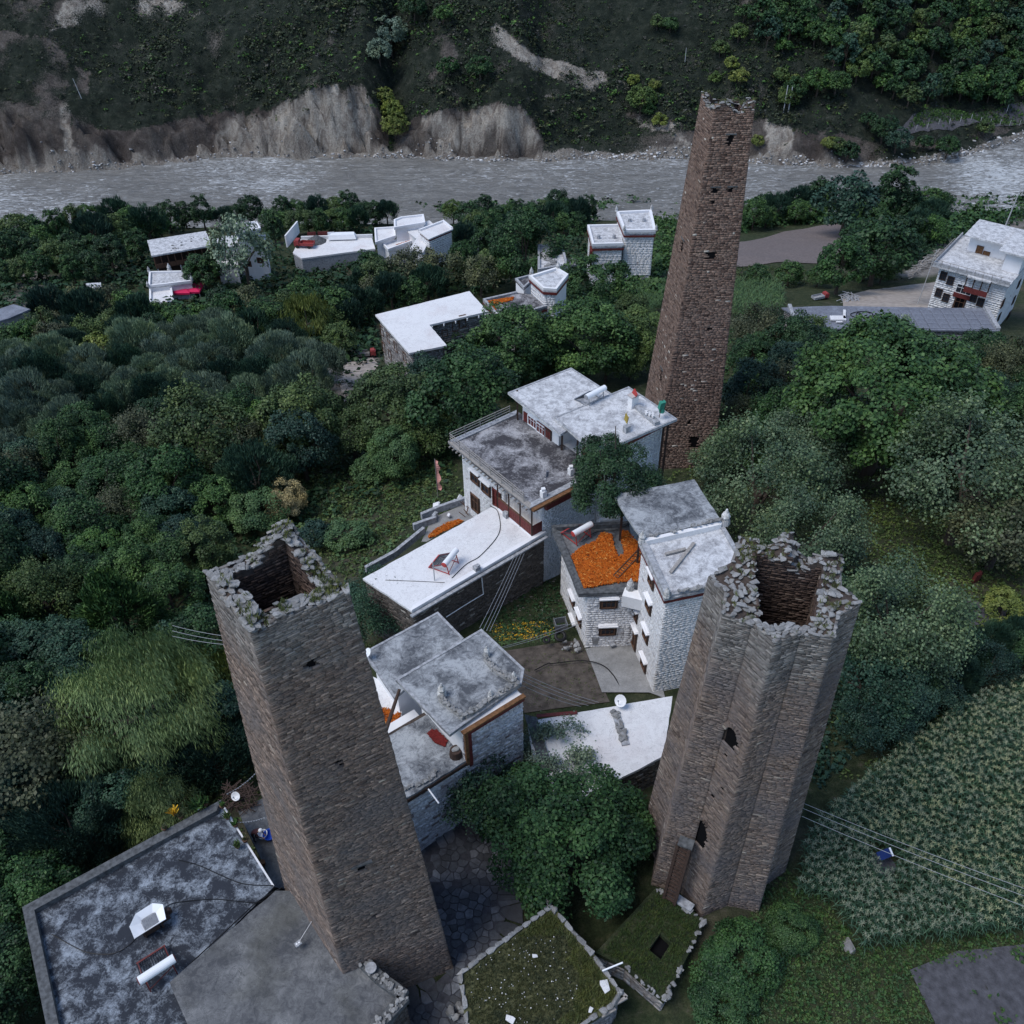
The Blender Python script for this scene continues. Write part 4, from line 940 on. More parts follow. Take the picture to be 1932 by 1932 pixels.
def heap(name, poly, z, n, mat, label, cat, size, zj=.1, holes=()):
    """many small cobs lying over an outline"""
    xs = [p[0] for p in poly]; ys = [p[1] for p in poly]; L = []; sc = []
    cob = []
    for i in range(4):
        b = MB(); b.tube((-.5, 0, 0), (.5, 0, 0), .16, .12, 4); cob.append((np.array(b.v), np.array([[f[0], f[1], f[2], f[3]] for f in b.f[:4]])))
    while len(L) < n:
        p = (random.uniform(min(xs), max(xs)), random.uniform(min(ys), max(ys)))
        if inpoly(p, poly) and not any(inpoly(p, h) for h in holes) and fbm(p[0]*1.2, p[1]*1.2, 2)+fbm(p[0]*4, p[1]*4, 2)*.5 > -.62: L.append((*p, z+.03+random.random()*zj)); s_ = size*random.uniform(.7, 1.2); sc.append((s_, s_, s_))
    o = scatter(name, cob, L, sc, MAT[mat], None, .5); return tag(o, label, cat, kind='stuff')
M1 = [P2(p, 4.75) for p in (K2(262, 770), K2(350, 700), K2(480, 640), K2(520, 575), K2(600, 590), K2(620, 690), K2(660, 780), K2(720, 760), K2(690, 650), K2(680, 560), K2(740, 570), K2(850, 690), K2(845, 990), K2(700, 990), K2(370, 1050))]
heap('drying_maize', M1, 4.68, 9000, 'corn', 'orange maize cobs spread to dry on the flat roof', 'maize cobs', .22)
# ---- house C: grey roofs, rough white front, beside the left tower
H = House('farmhouse', 'rough white farmhouse with three mottled grey roofs between the two near towers', 'house', (-4, 35, 0))
fa, fb_ = (-6.6, 30.2), (-3.05, 32.8); ga, gb = (-3.07, 33.0), (.4, 35.75)
ax = np.array(fb_)-np.array(fa); ax /= np.linalg.norm(ax); nrm = np.array((-ax[1], ax[0]))
fA = np.array(fa); C_ = lambda a, b: tuple(fA+a*ax+b*nrm)        # a along the front, b into the house
H.wall([C_(-1.5, 0), C_(4.4, 0), C_(4.4, 4.6), C_(-1.5, 4.6)], -1, 5.8, 'mortar', 'white_rough', faces=[0], ch=.2, sl=.36, jit=.07, seed=81)
H.wall([C_(4.35, .02), C_(8.75, .02), C_(8.75, 4.9), C_(4.35, 4.9)], -1, 8.7, 'plaster', 'white_rough', faces=[0, 1], ch=.2, sl=.36, jit=.07, seed=91)
H.roof([C_(-1.6, -.1), C_(4.45, -.1), C_(4.45, 4.2), C_(1.4, 4.3), C_(1.2, 3.1), C_(-.6, 3.0), C_(-1.6, 3.)], 6., 'roof_mid', .16)
m = MB(); m.prism([C_(-1.6, -.16), C_(4.5, -.16), C_(4.5, .06), C_(-1.6, .06)], 5.55, 5.84, r=.2); H.part('cornice', m, 'wood')
m = MB(); m.prism([C_(4.38, -.17), C_(4.6, -.17), C_(4.6, .1), C_(4.38, .1)], 5.5, 8.64, r=.6); H.part('edge_band', m, 'ochre')
m = MB(); m.prism([C_(4.62, -.15), C_(4.85, -.15), C_(4.85, .1), C_(4.62, .1)], 5.2, 8.4, r=.4); H.part('edge_band', m, 'red')
m = MB(); m.prism([C_(4.3, -.2), C_(8.85, -.2), C_(8.85, .1), C_(4.3, .1)], 8.66, 8.8, r=.8); H.part('cornice', m, 'ochre')
m = MB(); m.prism([C_(4.6, -.12), C_(8.8, -.12), C_(8.8, .1), C_(4.6, .1)], 8.3, 8.62, r=.4); H.part('cornice', m, 'red')
C1 = [P2(p, 9.) for p in (K3(460, 780), K3(920, 1250), K3(1035, 1165), K3(1530, 820), K3(1555, 690), K3(1190, 350))]
H.roof(C1, 9., 'roof_mid', .2, edge='coping')
C2 = [P2(p, 6.9) for p in (K3(185, 550), K3(450, 940), K3(1040, 430), K3(820, 205))]
H.wall(inset(C2, .5), -1, 6.7); H.roof(C2, 6.9, 'roof_mid', .18, edge='coping')
H.wall([C_(.3, 3.2), C_(4.4, 3.2), C_(4.4, 6.), C_(.3, 6.)], -1, 4.6); 
T4 = [P2(p, 4.4) for p in (K3(240, 740), K3(330, 1100), K3(390, 1270), K3(510, 1160), K3(520, 880))]
H.roof(T4, 4.4, 'roof_white', .3, 'lower_terrace')
M2 = [P2(p, 4.45) for p in (K3(325, 1020), K3(410, 1030), K3(430, 1090), K3(500, 1060), K3(490, 1150), K3(400, 1200), K3(345, 1180))]
heap('drying_maize', M2, 4.42, 420, 'corn', 'small patch of orange maize beside the left tower', 'maize cobs', .2)
lg = MB(); lg.tube(P(K3(375, 1220), 6.1), P(K3(495, 860), 7.6), .14, .10, 7); o = single('notched_log_ladder', lg, 'wood', 'dark notched log ladder leaning by the small maize patch', 'ladder')
M3 = [P2(p, 6.) for p in (K3(730, 1240), K3(790, 1190), K3(830, 1230), K3(900, 1300), K3(880, 1350), K3(800, 1320))]
heap('drying_chillies', M3, 6.0, 1600, 'chili', 'dark red chillies drying on the lower grey roof', 'chillies', .13, .05)
# tall crest of white stones on the upper roof: two ridges and finials
for pts, n in (((K3(1225, 590), K3(1300, 680), K3(1400, 740), K3(1480, 790)), 46), ((K3(1500, 800), K3(1390, 870), K3(1280, 930), K3(1150, 1020), K3(1050, 1080)), 46), ((K3(1040, 1090), K3(960, 1030), K3(870, 950), K3(840, 930)), 34)):
    w_ = [tuple(P(p, 9.25)) for p in pts]; m = MB()
    for a, b in zip(w_[:-1], w_[1:]): m.beam((a[0], a[1], 9.12), (b[0], b[1], 9.12), .34, .24, r=.4)
    H.part('stone_ridge', m, 'rim'); H.rocks_on([(a[0], a[1], 9.28) for a in w_], .27, n, 'ridge_stone')
for px, k in ((K3(1235, 560), .75), (K3(855, 900), 1.0), (K3(1268, 925), .7), (K3(1465, 760), .6)): H.finial(*P2(px, 9.2), 9.1, k)
H.rocks_on([tuple(P(K3(520, 1720), 6.05)), tuple(P(K3(620, 1680), 6.05)), tuple(P(K3(740, 1640), 6.05)), tuple(P(K3(800, 1560), 6.05))], .24, 40, stack=.05)
m = MB(); q = P(K3(725, 1690), 5.7); m.tube(q, q+np.array((*(-nrm*1.3), -.1)), .05, n=8); H.part('rain_spout', m, 'white')
q = P(K3(975, 1420), 6.0); m = MB(); m.tube(q, q+(0, 0, .55), .42, .36, 12); b_ = m.build('storage_tub', MAT['wood'], None); tag(b_, 'dark round tub with a pale lid in the corner of the lower grey roof', 'tub')
put_rock('rim_stone', RIMROCK, tuple(q+(0, 0, .6)), (.55, .45, .4), b_); b_.children[0].name = 'lid'
dish('small white satellite dish at the left corner of the rear grey roof', tuple(P(K3(240, 600), 6.9)), .3)
EXCL.append([(685, 1235), (825, 1150), (905, 1185), (992, 1265), (995, 1480), (800, 1610), (690, 1400)])
# ---- pale courtyard roof right of house C
H = House('flat_roofed_shed', 'low stone shed with pinkish white flat roof between the white farmhouses', 'shed', (5, 37, -1))
Y = [(.75, 37.4), (1.1, 34.6), (2.8, 31.0), (9.4, 34.6), (10.6, 39.3)]
H.wall(inset(Y, .12), -1.5, 3.2, 'mortar', 'brown_st', faces=[0, 1, 2], ch=.17, sl=.4, jit=.05, seed=101)
H.roof(Y, 3.4, 'roof_white', .22); m = MB(); m.prism([P2(p, 3.45) for p in (K3(1555, 1085), K3(1660, 1110), K3(1800, 1560), K3(1700, 1560))], 3.4, 3.6); H.part('mud_kerb', m, 'coping_d')
m = MB(); m.beam(P(Bm(1105, 1155), 3.46), P(Bm(1335, 1135), 3.46), .25, .08); H.part('roof_strip', m, 'red')
a = P(Bm(1550, 1130), 3.45); b = P(Bm(1610, 1320), 3.45); H.rocks_on([tuple(a), tuple(b)], .35, 40, 'rubble_stone', jit=.2)
m = MB(); m.beam(a, b, .5, .1); H.part('rubble_bed', m, 'coping')
dish('pale satellite dish at the top edge of the pinkish white shed roof', tuple(P(Bm(1580, 1100), 3.45)), .42, 4.0)
# ---- bottom left: terrace roofs of the house round the left tower
H = House('farmhouse', 'low house with blotched dark terrace roof at the foot of the left tower', 'house', (-19, 25, -1))
Kp = [P2(p, 3.6) for p in (K7(105, 485), K7(945, 30), K7(1165, 380), K7(720, 790), K7(600, 1250), K7(480, 1420))]
KK = [Kp[0], Kp[1], Kp[2], P2(K7(900, 640), 3.6), (-15., 16.5), (-22.5, 16.5)]
H.wall(inset(KK, .15), -3, 3.4, 'mortar', 'brown_st', ch=.17, sl=.4, jit=.05, seed=111); H.roof(KK, 3.6, 'roof_blot', .25)
nK = len(KK); Kc = KK if area(KK) > 0 else KK[::-1]
for i in range(nK):
    a, b = np.array(Kc[i]), np.array(Kc[(i+1) % nK]); 
    if any(np.allclose(a, q) for q in (KK[0], KK[1])) and any(np.allclose(b, q) for q in (KK[0], KK[1])) or (any(np.allclose(a, q) for q in (KK[0], KK[5])) and any(np.allclose(b, q) for q in (KK[0], KK[5]))):
        H.parapet(Kc, 3.6, .42, .55, 'coping_d', [i])
    elif any(np.allclose(a, q) for q in (KK[1], KK[2])) and any(np.allclose(b, q) for q in (KK[1], KK[2])): H.parapet(Kc, 3.6, .06, .1, 'roof_white', [i])
L2 = [P2(K7(720, 790), 4.0), P2(K7(1170, 400), 4.0), P2(K7(1245, 400), 4.0), P2(K7(1450, 680), 4.0), P2(K7(1735, 860), 4.0), (-8.3, 16.5), (-17.6, 16.5), P2(K7(795, 965), 4.0)]
H.wall(inset(L2, .12), -3, 3.8, 'mortar', 'brown_st', ch=.17, sl=.4, jit=.05, seed=121); H.roof(L2, 4.0, 'roof_plain', .35)
rb = [P2(K7(1455, 590), 4.2), P2(K7(1520, 680), 4.2), P2(K7(1610, 770), 4.2), P2(K7(1720, 850), 4.2), P2(K7(1600, 980), 4.2), P2(K7(1500, 1090), 4.2)]
for a, b in zip(rb[:-1], rb[1:]): m = MB(); m.beam((*a, 4.15), (*b, 4.15), .6, .4); H.part('rubble_parapet', m, 'coping_d')
H.rocks_on([(*p, 4.38) for p in rb], .26, 120, 'parapet_stone', jit=.22)
q = P(K7(1575, 730), 4.55); m = MB(); m.tube(q-(0, 0, .05), q+(0, 0, .1), .26, .3, 14); single('stone_bowl', m, 'coping', 'round grey stone bowl set on the rubble parapet beside the left tower', 'bowl')
m = MB(); m.beam(P(K7(1320, 510), 4.3), P(K7(1450, 675), 4.3), .16, .3); H.part('pipe_board', m, 'wood_grey')
hose('hose', 'black hose curving from the white hopper to the parapet corner', [P(p, 3.66) for p in (K7(600, 560), K7(560, 620), K7(500, 660), K7(440, 670), K7(350, 655), K7(220, 585))], .025)
hose('cable', 'black cable from the white hopper across the blotched roof', [P(p, 3.66) for p in (K7(700, 470), K7(750, 450), K7(900, 436), K7(1000, 444), K7(1090, 450), K7(1150, 430))], .025)
hose('cable', 'black cable on the blotched roof leading to the left tower', [P(p, 3.66) for p in (K7(755, 268), K7(850, 295), K7(950, 340), K7(1040, 372), K7(1160, 378))], .025)
hose('pipe', 'black water pipe running up along the seam of the two terrace roofs', [P(p, 3.9) for p in (K7(740, 775), K7(830, 690), K7(960, 570), K7(1090, 450), K7(1200, 385))], .035)
heater('white solar water heater with brown frame on the blotched dark terrace roof', tuple(P(K7(690, 775), 3.7)), math.radians(37), 1.9, 'red')
# white hopper of a threshing machine
q = P(K7(650, 560), 3.6); t = thing('threshing_machine', 'white sheet-metal hopper of a threshing machine on the blotched dark terrace roof', 'machine', tuple(q))
yw = math.radians(35); cc, ss = math.cos(yw), math.sin(yw); Wp = lambda a, b, h: (q[0]+a*cc-b*ss, q[1]+a*ss+b*cc, q[2]+h)
V = [Wp(-.95, -.6, 1.05), Wp(.8, -.55, 1.05), Wp(.95, .35, 1.05), Wp(.5, .75, 1.05), Wp(-.45, .7, 1.05), Wp(-.95, .2, 1.05)]; Vi = [Wp(-.35, -.35, .75), Wp(.42, -.3, .75), Wp(.45, .3, .75), Wp(.3, .4, .75), Wp(-.25, .38, .75), Wp(-.4, .2, .75)]
m = MB(); m.add(V+Vi, [(i, (i+1) % 6, 6+(i+1) % 6, 6+i) for i in range(6)]); m.add([(a, b, c-.04) for a, b, c in V+Vi], [((i+1) % 6, i, 6+i, 6+(i+1) % 6) for i in range(6)]); m.build('hopper', MAT['white'], t)
m = MB()
for i in range(9): m.beam(Wp(-.33+i*.09, -.3, .80), Wp(-.33+i*.09, .33, .80), .03)
m.build('grate', MAT['steel'], t); m = MB(); m.add(Vi, [tuple(range(6))]); m.build('hopper_floor', MAT['coping'], t)
m = MB(); m.box(Wp(-.1, .05, .42), (.9, .7, .6), yw); m.box(Wp(.75, .1, .4), (.5, .5, .45), yw); m.build('housing', MAT['wood'], t)
for a, b in ((-.45, -.3), (.5, -.3), (-.45, .4), (.5, .4)): m = MB(); m.beam(Wp(a, b, 0), Wp(a, b, .75), .06); m.build('leg', MAT['wood'], t)
m = MB(); m.tube(Wp(1.0, .0, .55), Wp(1.0, .22, .55), .22, n=12); m.build('pulley', MAT['wood'], t)
# floodlight on a bracket
q = P(K7(1265, 625), 4.5); t = thing('floodlight', 'small floodlight on a bracket over the plain grey terrace', 'floodlight', tuple(q)); m = MB(); m.box(tuple(q), (.34, .26, .09), .7); m.build('lamp_body', MAT['coping'], t)
m = MB(); [m.box(tuple(np.array(q)+(dx, dx*.6, .05)), (.09, .09, .02), .7) for dx in (-.06, .06)]; m.build('lens', MAT['white'], t); m = MB(); m.tube(q, P(K7(1330, 520), 4.7), .025); m.build('bracket', MAT['steel'], t)
# ---- grass-roofed ruins at the bottom
H = House('ruined_house', 'roofless-looking low house with weeds growing over its roof, bottom centre', 'house', (0, 21, -1))
GR = [P2(K8(820, 515), 3.5), P2(K8(205, 965), 3.5), (-2.2, 15.5), P2(K8(1230, 1190), 3.5), P2(K8(1290, 1100), 3.5), P2(K8(1110, 850), 3.5)]
H.wall(inset(GR, .15), -2, 3.3, 'mortar', 'grey_st', ch=.17, sl=.4, jit=.06, seed=131); 
H.roof(GR, 3.35, 'turf', .2)
Gc = GR if area(GR) > 0 else GR[::-1]
for i in range(len(Gc)):
    a, b = Gc[i], Gc[(i+1) % len(Gc)]; L = math.dist(a, b); u = 0
    d = ((b[0]-a[0])/L, (b[1]-a[1])/L); rz = math.atan2(d[1], d[0]); pn = (-d[1], d[0])
    while u < L-.15:
        l_ = random.uniform(.35, .75); o = obj('edge_slab', RIMROCK[random.randrange(12)], H.t); c_ = np.array((a[0]+d[0]*(u+l_/2)+pn[0]*.1, a[1]+d[1]*(u+l_/2)+pn[1]*.1, 3.45))-origin(H.t)
        o.location = c_; o.scale = (l_*1.15, random.uniform(.35, .5), .32); o.rotation_euler = (0, random.uniform(-.05, .05), rz+random.uniform(-.06, .06)); u += l_*.92
xs = [p[0] for p in GR]; ys = [p[1] for p in GR]; Lg = []; sg = []; Lb_ = []; sb = []
while len(Lg)+len(Lb_) < 5200:
    p = (random.uniform(min(xs), max(xs)), random.uniform(min(ys), max(ys)))
    if not inpoly(p, inset(Gc, .3)): continue
    pp = proj((*p, 3.5)); dark = (pp[0] < 1075+40*float(fbm(p[0], p[1], 2))) and pp[1] > 1765
    if dark: Lb_.append((*p, 3.35)); sb.append(random.uniform(.08, .18))
    else: Lg.append((*p, 3.35)); sg.append(random.uniform(.10, .26))
Lw = [Lb_[i] for i in range(0, len(Lb_), 24)]; tag(scatter('pebbles', rock_arrays(RIMROCK[:4]), [(a, b, 3.42) for a, b, c in Lw], [random.uniform(.04, .10) for _ in Lw], MAT['plaster'], H.t), kind='stuff')
tag(scatter('roof_grass', TUFTS, Lg, sg, LEAF['moss'], H.t), kind='stuff'); tag(scatter('roof_weeds', TUFTS, Lb_, sb, LEAF['brown'], H.t), kind='stuff')
m = MB(); m.beam(P(K8(1155, 960), 3.7), P(K8(1290, 905), 4.1), .07); H.part('white_pipe', m, 'white')
for px, s_ in ((K8(1175, 1055), .8), (K8(550, 1280), .6), (K8(710, 860), .35), (K8(1080, 1215), .35)): put_rock('roof_stone', rocks(MAT['roof_white'], 1, .3, 9), tuple(P(px, 3.55)), (s_, s_*.8, s_*.5), H.t, tilt=.1)
m = MB()
for a, b in ((K8(1200, 1200), K8(1315, 1135)), (K8(1315, 1135), K8(1260, 1080)), (K8(1150, 1260), K8(1240, 1210))): m.beam(P(a, 3.2), P(b, 3.2), .16)
H.part('beam_ends', m, 'wood_grey')
H = House('ruined_house', 'grass-roofed ruin with a square black smoke hole below the star tower', 'house', (8, 23, -1))
G2 = [P2(K8(1500, 420), 2.6), P2(K8(1110, 840), 2.6), P2(K8(1300, 930), 2.6), P2(K8(1560, 1160), 2.6), P2(K8(1830, 640), 2.6), P2(K8(1660, 480), 2.6)]
Hh = [P2(p, 2.6) for p in (K8(1535, 715), K8(1605, 780), K8(1540, 885), K8(1460, 820))]
H.wall(inset(G2, .12), -2, 2.0, 'mortar', 'grey_st', ch=.17, sl=.4, jit=.06, seed=141)
bm = bmesh.new(); outer = [bm.verts.new((*p, 2.6)) for p in (G2 if area(G2) > 0 else G2[::-1])]; inner = [bm.verts.new((*p, 2.6)) for p in Hh]
ed = [bm.edges.new((outer[i], outer[(i+1) % 6])) for i in range(6)]+[bm.edges.new((inner[i], inner[(i+1) % 4])) for i in range(4)]
bmesh.ops.triangle_fill(bm, edges=ed, use_beauty=True); 
for f in bm.faces:
    if f.normal.z < 0: f.normal_flip()
r = bmesh.ops.extrude_face_region(bm, geom=bm.faces[:]); 
for e in r['geom']:
    if isinstance(e, bmesh.types.BMVert): e.co.z -= .35
bmesh.ops.recalc_face_normals(bm, faces=bm.faces[:]); bmesh.ops.translate(bm, verts=bm.verts[:], vec=-Vector(origin(H.t)))
me = bpy.data.meshes.new('turf_roof'); bm.to_mesh(me); bm.free(); me.materials.append(MAT['ground']); obj('turf_roof', me, H.t)
m = MB(); hc = cen(Hh); m.prism(scl(Hh, 1.3), 2.02, 2.1); H.part('smoke_hole_shade_sheet', m, 'dark')  # black sheet under the hole paints the darkness of the room below
xs = [p[0] for p in G2]; ys = [p[1] for p in G2]; Lg = []; sg = []
while len(Lg) < 1500:
    p = (random.uniform(min(xs), max(xs)), random.uniform(min(ys), max(ys)))
    if inpoly(p, inset(G2 if area(G2) > 0 else G2[::-1], .2)) and not inpoly(p, scl(Hh, 1.15)): Lg.append((*p, 2.6)); sg.append(random.uniform(.08, .2))
tag(scatter('turf_grass', TUFTS, Lg, sg, LEAF['grass'], H.t), kind='stuff')
H.rocks_on([(*G2[3], 2.65), (*G2[4], 2.65)], .3, 26, 'edge_stone'); H.rocks_on([(*G2[4], 2.65), (*G2[0], 2.65)], .26, 20, 'edge_stone'); H.rocks_on([(*G2[2], 2.65), (*G2[3], 2.65)], .22, 18, 'edge_stone')
m = MB(); m.box(tuple(P(K8(1670, 500), 2.8)), (1.5, .5, .18), math.radians(-38)); H.part('stone_step', m, 'coping')
# timber ramp leading to the door of the star tower
t = thing('log_ladder', 'dark notched timber ladder leaning up to the arched door of the star tower', 'ladder', tuple(P(K8(1590, 500), 2.6)))
a0 = np.array(P(K8(1595, 500), 2.7)); a1 = np.array(onwall(K8(1720, 205), Rb[15][:2], Rb[0][:2], .5)); a1[2] = 7.6; sd_ = np.array((.28, -.2, 0))
for sg_ in (-1, 1): m = MB(); m.beam(a0+sd_*sg_, a1+sd_*sg_, .16, .2); m.build('rail', MAT['wood'], t)
for i in range(16): f = (i+.5)/16; c_ = a0*(1-f)+a1*f; m = MB(); m.beam(c_-sd_, c_+sd_, .14, .1); m.build('rung', MAT['wood'], t)
m = MB(); m.box(tuple(a1+(0.1, .1, .05)), (.8, .6, .1), math.radians(-25)); m.build('landing', MAT['coping_d'], t)
# ---------------------------------------------------------------- farther buildings
def R_(poly_px, z): return [P2(p, z) for p in poly_px]
# L-shaped grey stone building
H = House('guesthouse', 'L-shaped grey stone building with clean white flat roof among the trees', 'building', (-11, 110, -17))
D = R_([K4(95, 675), K4(310, 920), K4(550, 870), K4(440, 740), K4(810, 655), K4(695, 525)], -8)
Dw = inset(D, .45); H.wall(Dw, -18, -8.2, 'mortar', 'grey_st', faces=[0, 1, 2, 3, 4, 5], ch=.32, sl=.6, jit=.07, seed=201); H.roof(D, -8., 'roof_white', .28)
Dn = Dw if area(Dw) > 0 else Dw[::-1]
a, b = inset(D, .5)[0], inset(D, .5)[1]
for p in (K4(140, 775), K4(182, 822), K4(152, 880), K4(229, 880), K4(193, 930), K4(287, 945)): H.win(a, b, p, w=.95, h=1.35, hood=False, frame='wood_br', pane='wood', mull=0, sur=None)
a, b = inset(D, .5)[3], inset(D, .5)[4]
for p, w_, h_, nm in ((K4(605, 740), .9, 1.8, 'door'), (K4(650, 716), .9, 1.8, 'door'), (K4(536, 792), .8, .9, 'window')): H.win(a, b, p, w=w_, h=h_, hood=False, frame='wood_br', pane='wood', mull=0, sur=None, name=nm)
for k in range(5):
    f = (k+.5)/5; p = (a[0]*(1-f)+b[0]*f, a[1]*(1-f)+b[1]*f); n_ = perp(a, b); n_ = n_ if n_@(CAM[:2]-np.array(p)) > 0 else -n_; p2 = np.array(p)+n_*.6
    m = MB(); m.tube((*p2, -8.6), (*p2, -8.3), .1, n=6); H.part('lamp', m, 'white')
# low wall section in front
a = P2(K4(310, 925), -9.6); 
EXCL.append([K4(80, 665), K4(700, 510), K4(830, 660), K4(620, 800), K4(520, 960), K4(300, 980), K4(110, 960)])
# white house with small maize patch and step
H = House('farmhouse', 'small white house with orange maize and a grassy lower roof, right of the L-shaped building', 'house', (2, 119, -18))
E0 = R_([K4(780, 585), K4(870, 690), K4(980, 690), K4(1190, 630), K4(1100, 550), K4(1000, 535)], -10)
H.wall(inset(E0, .15), -19, -10.2, 'plaster', 'white_st', faces=[0, 1, 2], ch=.3, sl=.55, jit=.02, seed=211); H.roof(E0, -10, 'roof_dark', .25); H.band(E0, -10.6, .35, .03, 'red'); H.parapet(E0, -10, .3, .35, 'coping', [0, 1, 2, 5])
E2 = R_([K4(1075, 440), K4(1165, 520), K4(1250, 525), K4(1325, 430), K4(1250, 385)], -7.6); H.wall(inset(E2, .2), -19, -7.8, 'plaster', 'white_st', faces=[0, 1], ch=.3, sl=.55, jit=.02, seed=221); H.roof(E2, -7.6, 'roof_light', .25); H.band(E2, -8.25, .4, .02, 'red'); H.parapet(E2, -7.6, .35, .35, 'white_st')
E3 = R_([K4(985, 455), K4(1040, 515), K4(1090, 470), K4(1080, 430)], -9.2); H.wall(inset(E3, .1), -19, -9.4); H.roof(E3, -9.2, 'roof_dark', .2); H.parapet(E3, -9.2, .3, .3, 'coping')
for px in (K4(985, 655), K4(1090, 425), K4(1260, 390)): H.finial(*P2(px, -9.5 if px[1] > 560 else -7.6), -10 if px[1] > 560 else -7.6, 1.2)
m = MB(); q = P(K4(925, 720), -12.); m.box(tuple(q), (1.8, 1.3, 2.4), -.9); H.part('balcony', m, 'red')
for px in (K4(880, 700), K4(870, 770)): H.win(E0[0], E0[1], px, w=.9, h=1.1, sur='wood')
heap('drying_maize', R_([K4(805, 590), K4(975, 563), K4(975, 580), K4(905, 600), K4(850, 620), K4(865, 650)], -9.95), -10, 1300, 'corn', 'small orange maize patch on the white house beside the L-shaped building', 'maize cobs', .26)
EXCL.append([K4(775, 580), K4(990, 440), K4(1090, 410), K4(1320, 380), K4(1330, 520), K4(1200, 680), K4(980, 790), K4(920, 800)])
# small house behind
H = House('farmhouse', 'small weathered white house with rubble on its roof behind the grassy-roofed house', 'house', (7.5, 152, -27))
J = R_([K4(1130, 240), K4(1130, 400), K4(1320, 370), K4(1290, 235)], -19); H.wall(inset(J, .2), -28, -19.2); H.roof(J, -19, 'roof_light', .3); H.parapet(J, -19, .4, .4, 'coping')
H.rocks_on([tuple(P(K4(1180, 330), -19)), tuple(P(K4(1240, 350), -19)), tuple(P(K4(1200, 370), -19))], .6, 30, jit=.7)
H.roof(R_([K4(1310, 310), K4(1320, 370), K4(1400, 350), K4(1400, 325)], -20), -20, 'roof_dark', .3)
EXCL.append([K4(1120, 230), K4(1300, 225), K4(1330, 390), K4(1130, 400)])
# tall white house
H = House('farmhouse', 'tall plain white stepped house standing alone among trees left of the tallest tower', 'house', (21, 162, -29))
zf = -17.7; F1 = [(20.9, 159.), (26.6, 158.9), (26.9, 167.8), (20.3, 167.3)]
F2 = [(15.2, 157.9), (20.9, 158.0), (20.9, 166.2), (14.9, 166.1)]
H.wall(inset(F1, .25), -30, zf-.25, 'plaster', 'white_st', faces=[0, 3], ch=.34, sl=.65, jit=.012, seed=231); H.roof(F1, zf, 'roof_light', .3); H.parapet(F1, zf, .45, .45, 'plaster'); H.band(F1, zf-.95, .35, .02, 'red')
H.wall(inset(F2, .25), -30, zf-2.3, 'plaster', 'white_st', faces=[0, 3], ch=.34, sl=.65, jit=.012, seed=241); H.roof(F2, zf-2, 'roof_light', .3); H.parapet(F2, zf-2, .45, .4, 'plaster', [0, 2, 3]); H.band(F2, zf-2.9, .35, .02, 'red')
for q in F1: H.finial(*q, zf+.4, 1.)
for x_ in (16.6, 19.4): m = MB(); m.tube((x_, 161, zf-2), (x_, 161, zf-1.3), .35, .3, 8); H.part('smoke_vent', m, 'coping')
for x_ in (22.4, 25): m = MB(); m.tube((x_, 163.6, zf), (x_, 163.6, zf+.6), .35, .3, 8); H.part('smoke_vent', m, 'coping')
m = MB(); m.box((15.1, 158.6, -21.6), (.4, 2.2, 2.2), 0); H.part('balcony', m, 'red'); m = MB(); m.box((24.5, 158.7, -27.9), (2., 1., .2)); H.part('door_canopy', m, 'wood')
EXCL.append([K4(1440, 100), K4(1610, 10), K4(1880, 5), K4(1890, 160), K4(1850, 500), K4(1700, 490), K4(1530, 350), K4(1480, 300)])
# right-hand big white house
H = House('farmhouse', 'three-storey white house with red balcony and dark windows at the right edge', 'house', (70, 128, -18))
g0, g1 = np.array((64.3, 128.15)), np.array((71.93, 122.02)); gu = (g1-g0)/np.linalg.norm(g1-g0); gv = np.array((-gu[1], gu[0])); Gp = lambda a, b: tuple(g0+gu*a+gv*b)
H.wall([Gp(0, 0), Gp(9.8, 0), Gp(9.8, 12), Gp(0, 12)], -19, -9.8, 'plaster', 'white_st', faces=[0, 1], ch=.3, sl=.55, jit=.012, seed=251)
H.roof([Gp(-.9, -.9), Gp(10.1, -.9), Gp(10.1, 12), Gp(-.9, 12)], -9.6, 'roof_light', .25); H.parapet([Gp(-.9, -.9), Gp(10.1, -.9), Gp(10.1, 12), Gp(-.9, 12)], -9.6, .5, .2, 'coping', [3, 0])
H.wall([Gp(1.5, 7), Gp(7, 7), Gp(7, 12), Gp(1.5, 12)], -9.6, -7); H.roof([Gp(.8, 5.6), Gp(7.6, 5.6), Gp(7.6, 12.6), Gp(.8, 12.6)], -6.8, 'roof_light', .22)
H.wall([Gp(7.6, 3.5), Gp(10, 3.5), Gp(10, 11), Gp(7.6, 11)], -9.6, -6.8); H.roof([Gp(6.6, 2.6), Gp(10.9, 2.6), Gp(10.9, 11.5), Gp(6.6, 11.5)], -6.5, 'roof_light', .22)
H.band([Gp(0, 0), Gp(9.8, 0), Gp(9.8, 12), Gp(0, 12)], -10.4, .4, .06, 'red', [1])
gA, gB, gC = Gp(0, 0), Gp(9.8, 0), Gp(9.8, 12)
for p in (K6(1345, 420), K6(1398, 455), K6(1312, 543), K6(1365, 578), K6(1565, 580), K6(1617, 612)): H.win(gA, gB, p, w=.9, h=1.25, frame='wood', pane='glass', hood=False, sur=None)
H.win(gA, gB, K6(1497, 520), w=2.2, h=1.4, frame='white', hood=False, mull=2, sur=None); m = MB(); q = onwall(K6(1480, 565), gA, gB, .12); m.box(tuple(q), (2.4, .2, .7), math.atan2(gu[1], gu[0])); H.part('red_panel', m, 'red')
H.win(gA, gB, K6(1462, 620), w=1.3, h=1.8, frame='wood_br', pane='dark', hood=False, name='door')
